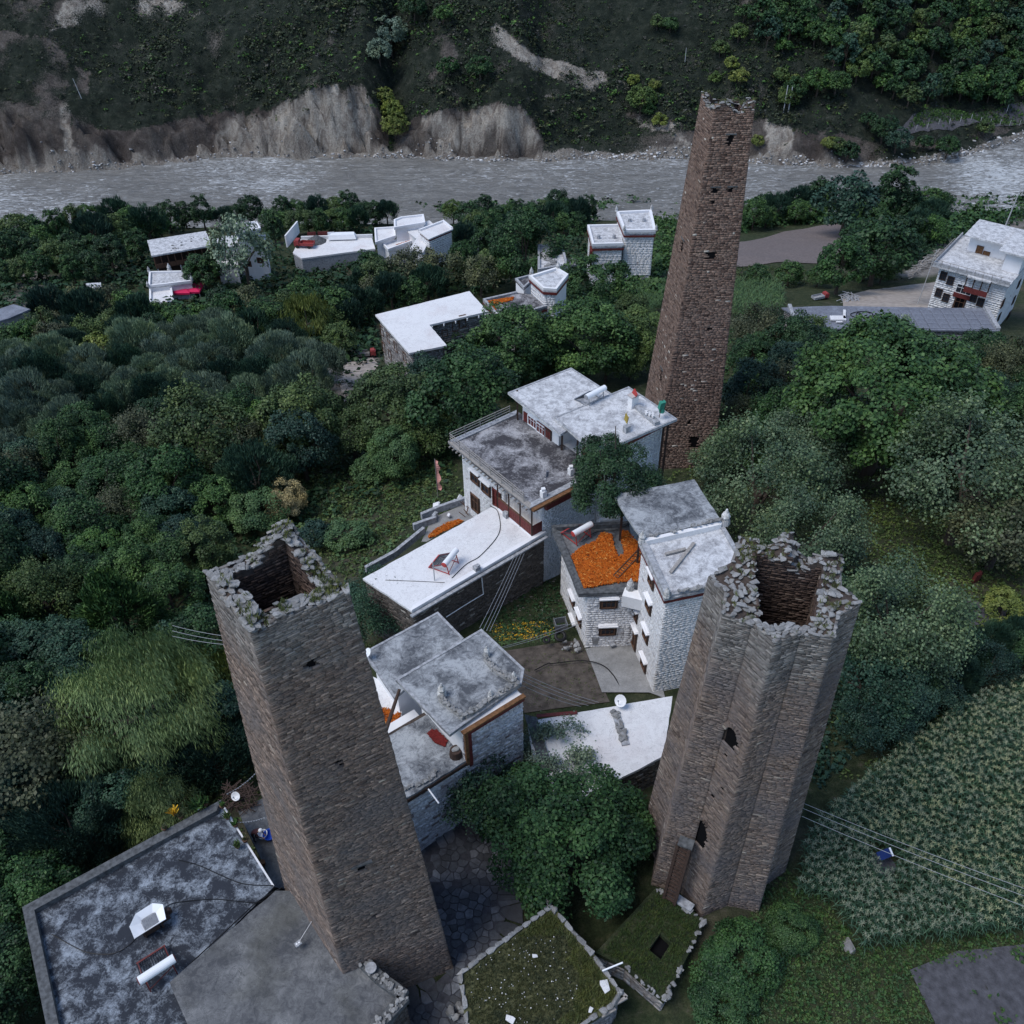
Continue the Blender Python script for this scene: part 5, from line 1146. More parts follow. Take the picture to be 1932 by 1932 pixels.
for p in (K6(1775, 620), K6(1855, 597), K6(1747, 722), K6(1820, 707), K6(1892, 478)): H.win(gB, gC, p, w=.9, h=1.25, frame='wood', hood=False, sur=None)
for p in (K6(1605, 245), K6(1650, 285)): H.win(Gp(1.5, 7), Gp(7, 7), p, w=.9, h=1.8, frame='wood_br', pane='ochre', hood=False, name='door', sur=None)
m = MB(); q0 = onwall(K6(1515, 480), gA, gB, 1.0); q1 = onwall(K6(1670, 560), gA, gB, 1.0); q0[2] = q1[2] = (q0[2]+q1[2])/2; m.beam(q0, q1, .12, .8); H.part('balcony_panel', m, 'red')
q0b = q0+(0, 0, 1.9); q1b = q1+(0, 0, 1.9); H.roof([tuple((q0b+np.array((*(-gv*.4), 0)))[:2]), tuple((q1b+np.array((*(-gv*.4), 0)))[:2]), tuple((q1b+np.array((*(gv*5), 0)))[:2]), tuple((q0b+np.array((*(gv*5), 0)))[:2])], float(q0b[2])+.3, 'roof_light', .2)
for f in (0, .33, .66, 1): c_ = q0*(1-f)+q1*f; m = MB(); m.beam(c_+(0, 0, .4), c_+(0, 0, 2.1), .13); H.part('post', m, 'wood')
m = MB(); m.beam(Gp(-.9, -.9)+(-8.7,), Gp(9, -.9)+(-8.7,), .06); m.beam(Gp(-.9, -.9)+(-8.7,), Gp(-.9, 8)+(-8.7,), .06)
for i in range(9): m.beam(Gp(-.9+i*1.2, -.9)+(-9.6,), Gp(-.9+i*1.2, -.9)+(-8.7,), .05)
H.part('railing', m, 'wood_grey')
EXCL.append([K6(1230, 660), K6(1250, 290), K6(1520, 90), K6(1800, 80), (1990, 430), (1990, 640), K6(1760, 800)])
# long low shed
H = House('long_shed', 'long low shed roofed with blue-grey slates below the right-hand white house', 'shed', (55, 119, -18))
Sx = R_([K6(165, 645), K6(430, 795), K6(1195, 808), K6(1755, 815), K6(1650, 650), K6(1000, 640), K6(530, 632)], -13.6)
H.wall(inset(Sx, .3), -19, -13.9, 'mortar', 'grey_st', faces=[0, 1, 2, 3], ch=.3, sl=.5, seed=261)
sx = Sx if area(Sx) > 0 else Sx[::-1]
H.roof(Sx, -13.75, 'roof_slate', .2)
# slates laid one by one on the roof
e0 = np.array(P2(K6(430, 795), -13.7)); e1 = np.array(P2(K6(1755, 815), -13.7)); su = (e1-e0)/np.linalg.norm(e1-e0); sv = np.array((-su[1], su[0])); k_ = 0
sl_me = []
for i in range(4): b = MB(); b.box((0, 0, 0), (1.42, 1.3, .05), 0); sl_me.append(mesh('slate', b.v, b.f, MAT['roof_slate'], [.5]*6))
for i in range(-4, 22):
    for j in range(7):
        c_ = e0+su*(i*1.5+random.uniform(-.03, .03))+sv*(j*1.35+.8)
        pp = proj((*c_, -13.7))
        if inpoly(tuple(c_), inset(sx, .55)) and not (K6(430, 0)[0] < pp[0] < K6(640, 0)[0]) and k_ < 130:
            o = obj('slate', random.choice(sl_me), H.t, np.array((*c_, -13.71+random.uniform(0, .03)))-origin(H.t)); o.rotation_euler = (random.uniform(-.02, .02), random.uniform(-.02, .02), math.atan2(su[1], su[0])+random.uniform(-.02, .02)); k_ += 1
m = MB(); a = P(K6(1655, 655), -13.6); b = P(K6(1745, 810), -13.6); m.beam(a, b, .6, .5); H.part('end_kerb', m, 'coping')
m = MB(); a = P(K6(225, 632), -13.6); b = P(K6(255, 720), -13.6); m.beam(a, b, .5, .35); H.part('end_kerb', m, 'coping')
m = MB()
for i in range(8): a = P(K6(525+i*14, 715), -13.5); b = P(K6(533+i*14, 745), -13.5); m.beam(a, b, .28, .25)
a = P(K6(565, 757), -13.5); b = P(K6(610, 757), -13.5); m.beam(a, b, .28, .2); a = P(K6(625, 672), -13.5); b = P(K6(625, 735), -13.5); m.beam(a, b, .35, .25)
single('timber_stack', m, 'straw' if 0 else 'roof_white', 'short pale timbers laid out on the left half of the slate-roofed shed', 'timber')
hose('hose', 'coiled black hose lying on the middle of the slate-roofed shed', [P((K6(760, 703)[0]+18*math.cos(a)*(1+.3*math.sin(a*.5)), K6(760, 703)[1]+6*math.sin(a)), -13.6) for a in np.linspace(0, 12, 26)], .06)
EXCL.append([(1478, 575), (1560, 560), (1880, 575), (1900, 630), (1560, 625)])
EXCL.append([(1385, 470), (1400, 430), (1590, 420), (1600, 470), (1480, 500), (1385, 505)]); EXCL.append([(1380, 545), (1480, 545), (1590, 530), (1760, 530), (1760, 570), (1480, 580), (1400, 600), (1380, 600)])
# ---- village on the left
H = House('gallery_house', 'long house with brown timber gallery under a flat roof, far left of the village', 'house', (-65, 176, -34))
hz = -26; h0, h1, h2_, h3 = [np.array(P2(K5(*p), hz)) for p in [(145, 270), (540, 200), (430, 112), (120, 185)]]
hu = (h1-h0)/np.linalg.norm(h1-h0); hv = np.array((-hu[1], hu[0])); HL = float(np.linalg.norm(h1-h0)); Hp = lambda a, b: tuple(h0+hu*a+hv*b)
H.roof([Hp(-.3, -.3), Hp(HL*.86, -.3), Hp(HL*.86, 7), Hp(-.3, 7.4)], hz, 'roof_light', .3); H.roof([Hp(HL*.86, .2), Hp(HL+.3, .2), Hp(HL+.3, 2.8), Hp(HL*.86, 2.8)], hz-.15, 'roof_light', .25)
H.wall([Hp(0, 1.6), Hp(HL, 1.6), Hp(HL*.86, 6.6), Hp(0, 6.8)], -35, hz-.3, 'grey_st', core='wood'); m = MB(); m.prism([Hp(0, 0), Hp(HL, 0), Hp(HL, 1.6), Hp(0, 1.6)], hz-3.0, hz-2.8); H.part('gallery_floor', m, 'wood_br')
for i in range(11):
    a = i*HL/10; m = MB(); m.beam(Hp(a, .05)+(hz-2.9,), Hp(a, .05)+(hz-.3,), .16); H.part('post', m, 'wood_br')
    if i < 10: m = MB(); m.box(Hp(a+HL/20, .02)+(hz-2.45,), (HL/10-.2, .12, .85), math.atan2(hu[1], hu[0])); H.part('gallery_panel', m, 'wood_br'); m = MB(); m.box(Hp(a+HL/20, 1.55)+(hz-1.5,), (HL/10-.7, .1, 1.6), math.atan2(hu[1], hu[0])); H.part('window', m, 'wood')
for a in (0.2, HL*.35, HL*.7): m = MB(); m.beam(Hp(a, .1)+(-34,), Hp(a, .1)+(hz-2.9,), .2); H.part('post', m, 'pole')
H.rocks_on([Hp(3, 1)+(hz,), Hp(9, 4)+(hz,), Hp(12, 1)+(hz,)], .4, 16, jit=1.2)
H = House('farmhouse', 'low white house with finials below the gallery house, next to the magenta awnings', 'house', (-65, 165, -34))
q = R_([K5(125, 375), K5(120, 460), K5(375, 430), K5(365, 370)], -29); H.wall(inset(q, .2), -35, -29.2); H.roof(q, -29, 'roof_light', .25); H.parapet(q, -29, .4, .35, 'plaster')
for p in q: H.finial(*p, -28.7, 1.)
H.finial(*P2(K5(245, 368), -29), -28.9, 1.6)
H = House('farmhouse', 'small square white-roofed house with raised rim, lowest of the left village', 'house', (-65, 161, -34))
q = R_([K5(125, 465), K5(125, 553), K5(268, 545), K5(255, 455)], -29.8); H.wall(inset(q, .2), -35, -30.2, core='grey_st'); H.roof(q, -30, 'roof_white', .25); H.parapet(q, -30, .4, .35, 'plaster')
H = House('farmhouse', 'white block house half hidden by a slender tree, right of the gallery house', 'house', (-53, 177, -34))
q = R_([K5(605, 95), K5(630, 150), K5(775, 120), K5(750, 80)], -24); H.wall(inset(q, .25), -35, -24.2); H.roof(q, -24, 'roof_light', .25); H.parapet(q, -24, .3, .3, 'plaster')
q = R_([K5(520, 160), K5(560, 225), K5(800, 190), K5(800, 150)], -26.5); H.wall(inset(q, .25), -35, -26.7); H.roof(q, -26.5, 'roof_light', .25)
q = R_([K5(513, 270), K5(515, 332), K5(640, 325), K5(630, 262)], -29.5); H.wall(inset(q, .2), -35, -29.7); H.roof(q, -29.5, 'roof_white', .25)
a, b = (-58.2, 174.4), (-50, 173.); H.win(a, b, K5(612, 355), w=1., h=1., hood=False); H.win(a, b, K5(770, 300), w=1., h=1., hood=False); H.win(a, b, K5(700, 320), w=1., h=1., hood=False)
EXCL.append([K5(120, 180), K5(430, 105), K5(600, 90), K5(780, 75), K5(810, 240), K5(700, 290), K5(600, 430), K5(520, 480), K5(480, 500), K5(270, 560), K5(120, 560), K5(150, 380)])
for i, px in enumerate((K5(315, 465), K5(372, 458))):
    q = P(px, -30.6); t = thing('awning', ['magenta awning, the left of two beside the small white-roofed house', 'magenta awning, the right of two beside the small white-roofed house'][i], 'awning', (q[0], q[1], -34.))
    c_ = np.array(q); m = MB(); s_ = 1.9; V = [c_+(-s_, -s_, 0), c_+(s_, -s_, 0), c_+(s_, s_, 0), c_+(-s_, s_, 0), c_+(-.2, 0, .8), c_+(.2, 0, .8)]
    m.add(V, [(0, 1, 5, 4), (1, 2, 5), (2, 3, 4, 5), (3, 0, 4)]); m.add([v-(0, 0, .35) for v in V[:4]]+V[:4], [(0, 1, 5, 4), (1, 2, 6, 5), (2, 3, 7, 6), (3, 0, 4, 7)]); m.build('canopy', MAT['magenta'], t)
    for a, b in ((-1, -1), (1, -1), (1, 1), (-1, 1)): m = MB(); m.beam(c_+(a*1.8, b*1.8, -2), c_+(a*1.8, b*1.8, 0), .08); m.build('pole', MAT['pole'], t)
# concrete yard with a red truck
yd = R_([K5(960, 260), K5(1000, 180), K5(1420, 172), K5(1440, 235), K5(1010, 292)], -31.8)
H = House('loading_yard', 'raised pale concrete yard with grey walls where the red truck stands', 'yard', (-37, 186, -34)); H.wall(inset(yd, .1), -36, -32.1, 'coping'); H.roof(yd, -31.7, 'roof_white', .35)
m = MB(); a = P(K5(925, 218), -31.5); b = P(K5(995, 132), -31.5); m.beam(a+(0, 0, 1.), b+(0, 0, 1.), .3, 2.6); H.part('side_wall', m, 'plaster')
m = MB(); a = P(K5(1010, 180), -31.7); b = P(K5(1425, 168), -31.7); m.beam(a+(0, 0, .3), b+(0, 0, .3), .4, .8); H.part('rear_kerb', m, 'roof_white')
EXCL.append([K5(920, 225), K5(1000, 130), K5(1420, 160), K5(1450, 240), K5(1000, 300)])
for i, (px, w_, mt, lb) in enumerate(((K5(1070, 155), 1.8, 'red', 'red gate panel, the left of two behind the yard'), (K5(1138, 152), 2.3, 'red', 'red gate panel, the right of two behind the yard'), (K5(1183, 155), 1.4, 'white', 'small white panel right of the red gate panels'))):
    q = P(px, -31); m = MB(); m.box(tuple(q), (w_, .15, 1.4), .1); single('gate_panel', m, mt, lb, 'gate')
q = P(K5(1250, 168), -31.4); m = MB(); m.prism([(q[0]-2.6, q[1]-.8), (q[0]+2.7, q[1]-.6), (q[0]+2.4, q[1]+.8), (q[0]-2.2, q[1]+.7)], q[2], q[2]+.9, [(q[0]-3, q[1]-1.2), (q[0]+3, q[1]-1.), (q[0]+3, q[1]+1), (q[0]-2.8, q[1]+1)]); single('covered_pile', m, 'white', 'pile under a white sheet along the rear kerb of the yard', 'pile')
def truck(label, p, yaw, k=1., bed='truckred', cab='truckred'):
    t = thing('tipper_truck', label, 'truck', tuple(p)); c, s_ = math.cos(yaw), math.sin(yaw); W = lambda a, b, h: (p[0]+(a*c-b*s_)*k, p[1]+(a*s_+b*c)*k, p[2]+h*k)
    m = MB(); m.box(W(2.1, 0, 1.25), (1.3*k, 1.9*k, 1.3*k), yaw); m.box(W(2.0, 0, 2.0), (1.0*k, 1.7*k, .3*k), yaw); cb_ = m.build('cab', MAT[cab], t); m = MB(); m.box(W(2.77, 0, 1.5), (.04*k, 1.6*k, .6*k), yaw); m.build('windscreen', MAT['glass'], cb_)
    m = MB(); m.box(W(-.6, 0, .85), (3.6*k, 2*k, .15*k), yaw)
    for b in (-1, 1): m.box(W(-.6, b*.98, 1.2), (3.6*k, .08*k, .7*k), yaw)
    for a in (-2.38, 1.18): m.box(W(a, 0, 1.2), (.08*k, 1.9*k, .7*k), yaw)
    m.build('load_bed', MAT[bed], t); m = MB(); m.box(W(.2, 0, .62), (4.8*k, .7*k, .25*k), yaw); m.build('chassis', MAT['wood'], t)
    for a in (1.9, -1.2):
        for b in (-.85, .85): m = MB(); m.tube(W(a, b-.15, .45), W(a, b+.15, .45), .45*k, n=12); m.build('wheel', MAT['black'], t)
    return t
truck('small faded red tipper truck parked at the left end of the concrete yard', P(K5(1035, 225), -31.7), math.radians(172), .8, 'truckred')
q = P(K5(1098, 190), -31.7); m = MB(); m.tube(q, q+(0, 0, 1.2), 2.2, .4, 10); single('gravel_heap', m, 'coping_d', 'dark gravel heap behind the red truck', 'heap')
# white house right of the yard
H = House('farmhouse', 'white stepped house with small maize patch, between the yard and the power pole', 'house', (-18, 182, -34))
def blk(pts, z, zb=-36, roof='roof_white', par=None, st=False):
    q = R_([K5(*p) for p in pts], z); H.wall(inset(q, .3), zb, z-.2, 'plaster', 'white_st' if st else None, ch=.34, sl=.65, jit=.012, seed=301); H.roof(q, z, roof, .25)
    if par: H.parapet(q, z, .35, .35, 'plaster', par if par != 1 else None)
    return q
blk([(1435, 120), (1440, 205), (1560, 165), (1555, 112)], -28.5, par=1); blk([(1548, 72), (1550, 118), (1732, 88), (1722, 40), (1590, 55)], -26.5, 'roof_light' and -36, par=1)
blk([(1475, 205), (1515, 245), (1655, 195), (1650, 165)], -29.5, par=1); blk([(1610, 118), (1680, 175), (1640, 235), (1720, 252), (1760, 170), (1800, 110), (1755, 68)], -27.5)
q = blk([(1690, 130), (1750, 178), (1893, 118), (1838, 74)], -25.6, par=[2, 3], st=True); H.band(inset(q, .3), -26.3, .4, .05, 'red')
heap('drying_maize', R_([K5(1560, 210), K5(1640, 185), K5(1640, 195), K5(1575, 218)], -29.4), -29.48, 160, 'corn', 'faint orange maize patch on the far white stepped house', 'maize cobs', .4)
EXCL.append([K5(1430, 110), K5(1600, 40), K5(1730, 35), K5(1900, 80), K5(1890, 260), K5(1700, 260), K5(1470, 240)])
H = House('shed', 'dark slate-roofed shed at the left edge of the picture', 'shed', (-66, 118, -22)); q = R_([(-30, 615), (8, 603), (58, 583), (30, 575), (-30, 590)], -16.5); q = R_([(-25, 612), (15, 601), (57, 583), (25, 574), (-25, 590)], -17.5); H.wall(inset(q, .2), -24, -17.7, 'grey_st', core='grey_st'); H.roof(q, -17.5, 'roof_slate', .25)
H = House('shed', 'small white-walled shed half under bushes, left of the village houses', 'shed', (-68, 150, -32)); q = R_([Al(480, 530), Al(500, 560), Al(575, 555), Al(570, 525)], -29); H.wall(inset(q, .1), -33, -29.2); H.roof(q, -29, 'roof_light', .2)
EXCL.append([(0, 590), (60, 570), (60, 600), (0, 615)]); EXCL.append([(158, 532), (192, 530), (192, 552), (160, 555)])
# vehicles on the right by the shed
truck('tiny red and grey farm tractor-trailer parked above the left end of the slate-roofed shed', G3(K6(440, 595), .1), math.radians(20), .55, 'coping')
truck('old three-wheeled farm truck parked beside the L-shaped stone building', G3(K4(30, 945), .1), math.radians(10), .6, 'wood_grey')
m = MB(); q = G3(K6(660, 600), .1)
for i in range(40): a = random.uniform(0, 3.1); c_ = q+(random.gauss(0, .8), random.gauss(0, .8), .1+random.random()*.6); m.beam(c_-(math.cos(a)*.8, math.sin(a)*.8, .1), c_+(math.cos(a)*.8, math.sin(a)*.8, .1), .1)
single('scrap_heap', m, 'coping', 'tangled heap of pale grey poles on bare earth above the slate-roofed shed', 'scrap heap')
m = MB(); q = P(K6(1200, 380), -15.5)
for i in range(150):
    f = random.random(); c_ = P(K6(1110+f*190, 425-f*120+random.uniform(-25, 25)), -15.6)+(0, 0, random.random()*1.2); a = random.uniform(-.2, .9); l_ = random.uniform(1., 2.6); m.beam(c_-(math.cos(a)*l_/2, math.sin(a)*l_/2, random.uniform(-.3, .3)), c_+(math.cos(a)*l_/2, math.sin(a)*l_/2, .1), random.uniform(.06, .13))
single('firewood_pile', m, 'wood_grey', 'large pile of grey branches heaped behind the right-hand white house', 'firewood')
m = MB(); m.beam(G3(K6(905, 520), .2), G3(K6(1125, 512), .2), .4, .3); m.beam(G3(K6(605, 555), .2), G3(K6(690, 575), .2), .12); m.beam(G3(K6(690, 575), .2), G3(K6(865, 525), .2), .12); single('log', m, 'wood_grey', 'long squared log lying on grass above the slate-roofed shed', 'log')
# poles
def pole(label, base, h, arms=1, lean=0., r=.14, group=None):
    base = np.array(base, float); t = thing('power_pole', label, 'pole', tuple(base), group); m = MB(); m.tube(base-(0, 0, .5), base+(lean*h, 0, h), r, r*.65, 8); m.build('shaft', MAT['pole'], t)
    for k in range(arms):
        m = MB(); c_ = base+(lean*h*.95, 0, h*.95-k*.7); m.beam(c_-(.9, 0, 0), c_+(.9, 0, 0), .1); a = m.build('cross_arm', MAT['pole'], t)
        m = MB(); [m.tube(c_+(x, 0, .05), c_+(x, 0, .3), .05, n=6) for x in (-.8, 0, .8)]; m.build('insulators', MAT['white'], a)
    return t
pole('pale power pole with one cross-arm in bushes above the L-shaped building', G3(K4(755, 375)), 6.5, 1)
pole('thin power pole farther of the two standing in the middle wood', G3(K4(745, 275)), 5, 1)
pole('small pole beside the little white house with orange maize', G3(K4(1028, 440)), 4.5, 1)
pole('grey pole behind the roof of the right-hand white house', P(K6(1775, 110), -22), 8, 0, .06)
pole('dark slender pole on bare earth beside the right-hand white house', G3(K6(1155, 632)), 9.5, 0, .05, .08)
pole('leaning pale pole among trees by the river on the right', G3(A2(1275, 110)), 8, 0, .12)
def hz_(px):
    d = ray(*px); t = 290.
    while t < 600:
        q = CAM+d*t
        if q[2] <= HZ(q[0], q[1]): break
        t += .6
    return q
q = hz_((1478, 212)); pole('left pole of the pale twin power poles on the far slope', q, 8.5, 0, .0, .2); pole('right pole of the pale twin power poles on the far slope', q+(1.6, 0, 0), 8., 0, .0, .2)
pole('single thin pole high on the far slope above the tallest tower', hz_((1292, 120)), 5, 0, 0, .13)
pole('single thin leaning pole on the far slope near the left edge', hz_((156, 190)), 7, 0, -.15, .14)
pole('thin pole beside the vineyard on the far bank', hz_((1898, 215)), 5, 0, 0, .12)
# ---------------------------------------------------------------- vegetation
def leaf_crown(seed, N, M, rc, size, asp=1., form='round', up=.3, streak=0, droop=0., rough=.12, flat=.85, hole=0., base=.0):
    """crown of leaf-sized quads set on the surfaces of M clumps; unit radius, centre at z = 1.25; returns V, F, rnd"""
    g = np.random.default_rng(seed)
    d = g.normal(size=(M*4, 3)); d /= np.linalg.norm(d, axis=1)[:, None]; d = d[d[:, 2] > -.55][:M]
    rr = (.50+.42*g.random(len(d))**.6)
    if form == 'cone': c = d*rr[:, None]; h = (c[:, 2]+1)/2; c[:, :2] *= (1.15-.95*h)[:, None]; c[:, 2] = c[:, 2]*1.15
    elif form == 'dome': c = d*rr[:, None]; c[:, 2] = np.abs(c[:, 2])*1.1-.35
    elif form == 'tall': c = d*rr[:, None]*np.array([.8, .8, 1.25])
    elif form == 'flatd': c = d*rr[:, None]*np.array([1.05, 1.05, .62])
    else: c = d*rr[:, None]*np.array([1, 1, flat])
    low = 1+.35*np.sin(3*np.arctan2(c[:, 1], c[:, 0])+seed)*g.random(len(c))*.5
    c[:, :2] *= low[:, None]
    R_c = rc*(.6+.8*g.random(len(c))); k = g.integers(0, len(c), N); out = g.normal(size=(N, 3)); out /= np.linalg.norm(out, axis=1)[:, None]
    cn = c[k]/(np.linalg.norm(c[k], axis=1)[:, None]+1e-6)
    out = out+cn*.75+np.array([0, 0, .35]); out /= np.linalg.norm(out, axis=1)[:, None]
    rad = R_c[k]*(.45+.6*g.random(N)**.5)
    p = c[k]+out*rad[:, None]*np.array([1, 1, .85])+g.normal(size=(N, 3))*rough*.15
    nrm = out*.8+np.array([0, 0, .55])+g.normal(size=(N, 3))*.55; nrm /= np.linalg.norm(nrm, axis=1)[:, None]
    if streak: axis = cn*.6+np.array([0, 0, up])+g.normal(size=(N, 3))*.28
    else: axis = g.normal(size=(N, 3))+out*.6+np.array([0, 0, -.3])
    if droop: axis = np.array([0, 0, -1.])*droop+out*np.array([1, 1, .0])*.45+g.normal(size=(N, 3))*.22
    axis -= nrm*(axis*nrm).sum(1)[:, None]*(1 if not (streak or droop) else .0); axis /= np.linalg.norm(axis, axis=1)[:, None]
    side = np.cross(nrm, axis); side /= (np.linalg.norm(side, axis=1)[:, None]+1e-6)
    s = size*(.6+.8*g.random(N))[:, None]; L = s*asp; W = s/max(1, asp**.5)
    a = p-axis*L*.5; b = p+axis*L*.5; m = p+nrm*s*.12
    V = np.stack([a, m-side*W*.5, b, m+side*W*.5], 1).reshape(-1, 3)
    V[:, 2] += 1.25; F_ = (np.arange(N)*4)[:, None]+np.arange(4)[None]
    r = np.clip(.5+g.normal(size=N)*.24+(g.random(len(c))[k]-.5)*.75, 0, 1)
    return V, F_, r, c
def trunk_mesh(seed, c, thin=1.):
    g = np.random.default_rng(seed); m = MB(); top = np.array((g.normal()*.06, g.normal()*.06, 1.0)); m.tube((0, 0, -.15), top*.55, .085*thin, .065*thin, 7); m.tube(top*.55, top, .065*thin, .04*thin, 6)
    for i in range(6):
        q = c[g.integers(0, len(c))]*.9+np.array((0, 0, 1.25)); s = top*(.45+.5*g.random()); mid = (s+q)/2+g.normal(size=3)*.05
        m.tube(s, mid, .035*thin, .022*thin, 5); m.tube(mid, q, .022*thin, .008*thin, 5)
    return mesh('trunk', m.v, m.f, MAT['bark'], m.r)
KIND = {  # hi, mid, lo leaf counts and crown recipe
 'broad': dict(M=80, rc=.24, asp=1.3), 'round': dict(M=110, rc=.19, asp=1.2, flat=.8), 'dome': dict(M=90, rc=.2, asp=1.6, form='dome'),
 'tall': dict(M=70, rc=.22, asp=1.3, form='tall'), 'feather': dict(M=85, rc=.26, asp=3.4, streak=1, up=.9), 'weep': dict(M=75, rc=.2, asp=3.8, droop=1.2, rough=.5),
 'cone': dict(M=150, rc=.13, asp=2.4, form='cone', streak=1, up=.5), 'airy': dict(M=46, rc=.22, asp=1.2, rough=.6), 'bush': dict(M=45, rc=.3, asp=1.3, form='dome'), 'flatd': dict(M=190, rc=.17, asp=1.2, form='flatd')}
CM = {}
def crown(kind, q, leaf, var):
    key = (kind, q, leaf, var)
    if key in CM: return CM[key]
    base = (kind, q, var)
    if base not in CM:
        n, size = {'hh': (36000, .034), 'hi': (14000, .050), 'mid': (4600, .085), 'lo': (1500, .15)}[q]
        kw = dict(KIND[kind]); 
        if kind in ('airy',): n = int(n*.55)
        if kind in ('feather', 'weep', 'cone'): size *= .8 if kind != 'weep' else .55; n = int(n*1.15)
        if q in ('lo',): kw['M'] = int(kw['M']*.6); kw['rc'] *= 1.15
        CM[base] = leaf_crown(sum(map(ord, kind))*7+var*31, n, kw.pop('M'), kw.pop('rc'), size, **kw)
    V, F_, r, c = CM[base]
    CM[key] = CM.get(base+('m',)) or (mesh('crown', V, F_, LEAF[leaf], r), trunk_mesh(var*13+len(kind), c)); CM[base+('m',)] = CM[key]; return CM[key]
NTREE = 0
def tree(p, r, kind, leaf, label, q='mid', group=None, cat='tree', name='tree', hs=1., var=None, trunk=True, sink=0., lift=0.):
    global NTREE; NTREE += 1
    var = random.randrange(2 if q != 'hh' else 1) if var is None else var; cm, tm = crown(kind, q, leaf, var)
    t = thing(name, label, cat, (p[0], p[1], p[2]-sink), group, random.uniform(0, 6.28)); t.scale = (r*random.uniform(.92, 1.08), r*random.uniform(.92, 1.08), r*hs)
    o = obj('crown', cm, t); o.material_slots[0].link = 'OBJECT'; o.material_slots[0].material = LEAF[leaf]
    if lift: o.location[2] = lift/(r*hs)
    if trunk:
        tr = obj('trunk', tm, t)
        if lift: tr.scale = (1.2, 1.2, 1+lift/(r*hs)/1.25)
    return t
def tpos(px, rpx, hs=1., zf=TZ, t0=18., t1=460, sink=0.):
    """where a tree whose crown centre is seen at px with radius rpx stands"""
    d = ray(*px); t = t0
    while t < t1:
        q = CAM+d*t; r = rpx*t/FPX; hc = 1.25*r*hs-sink
        if q[2] <= zf(q[0], q[1])+hc: break
        t += .25 if t < 90 else .8
    return np.array((q[0], q[1], q[2]-hc)), r
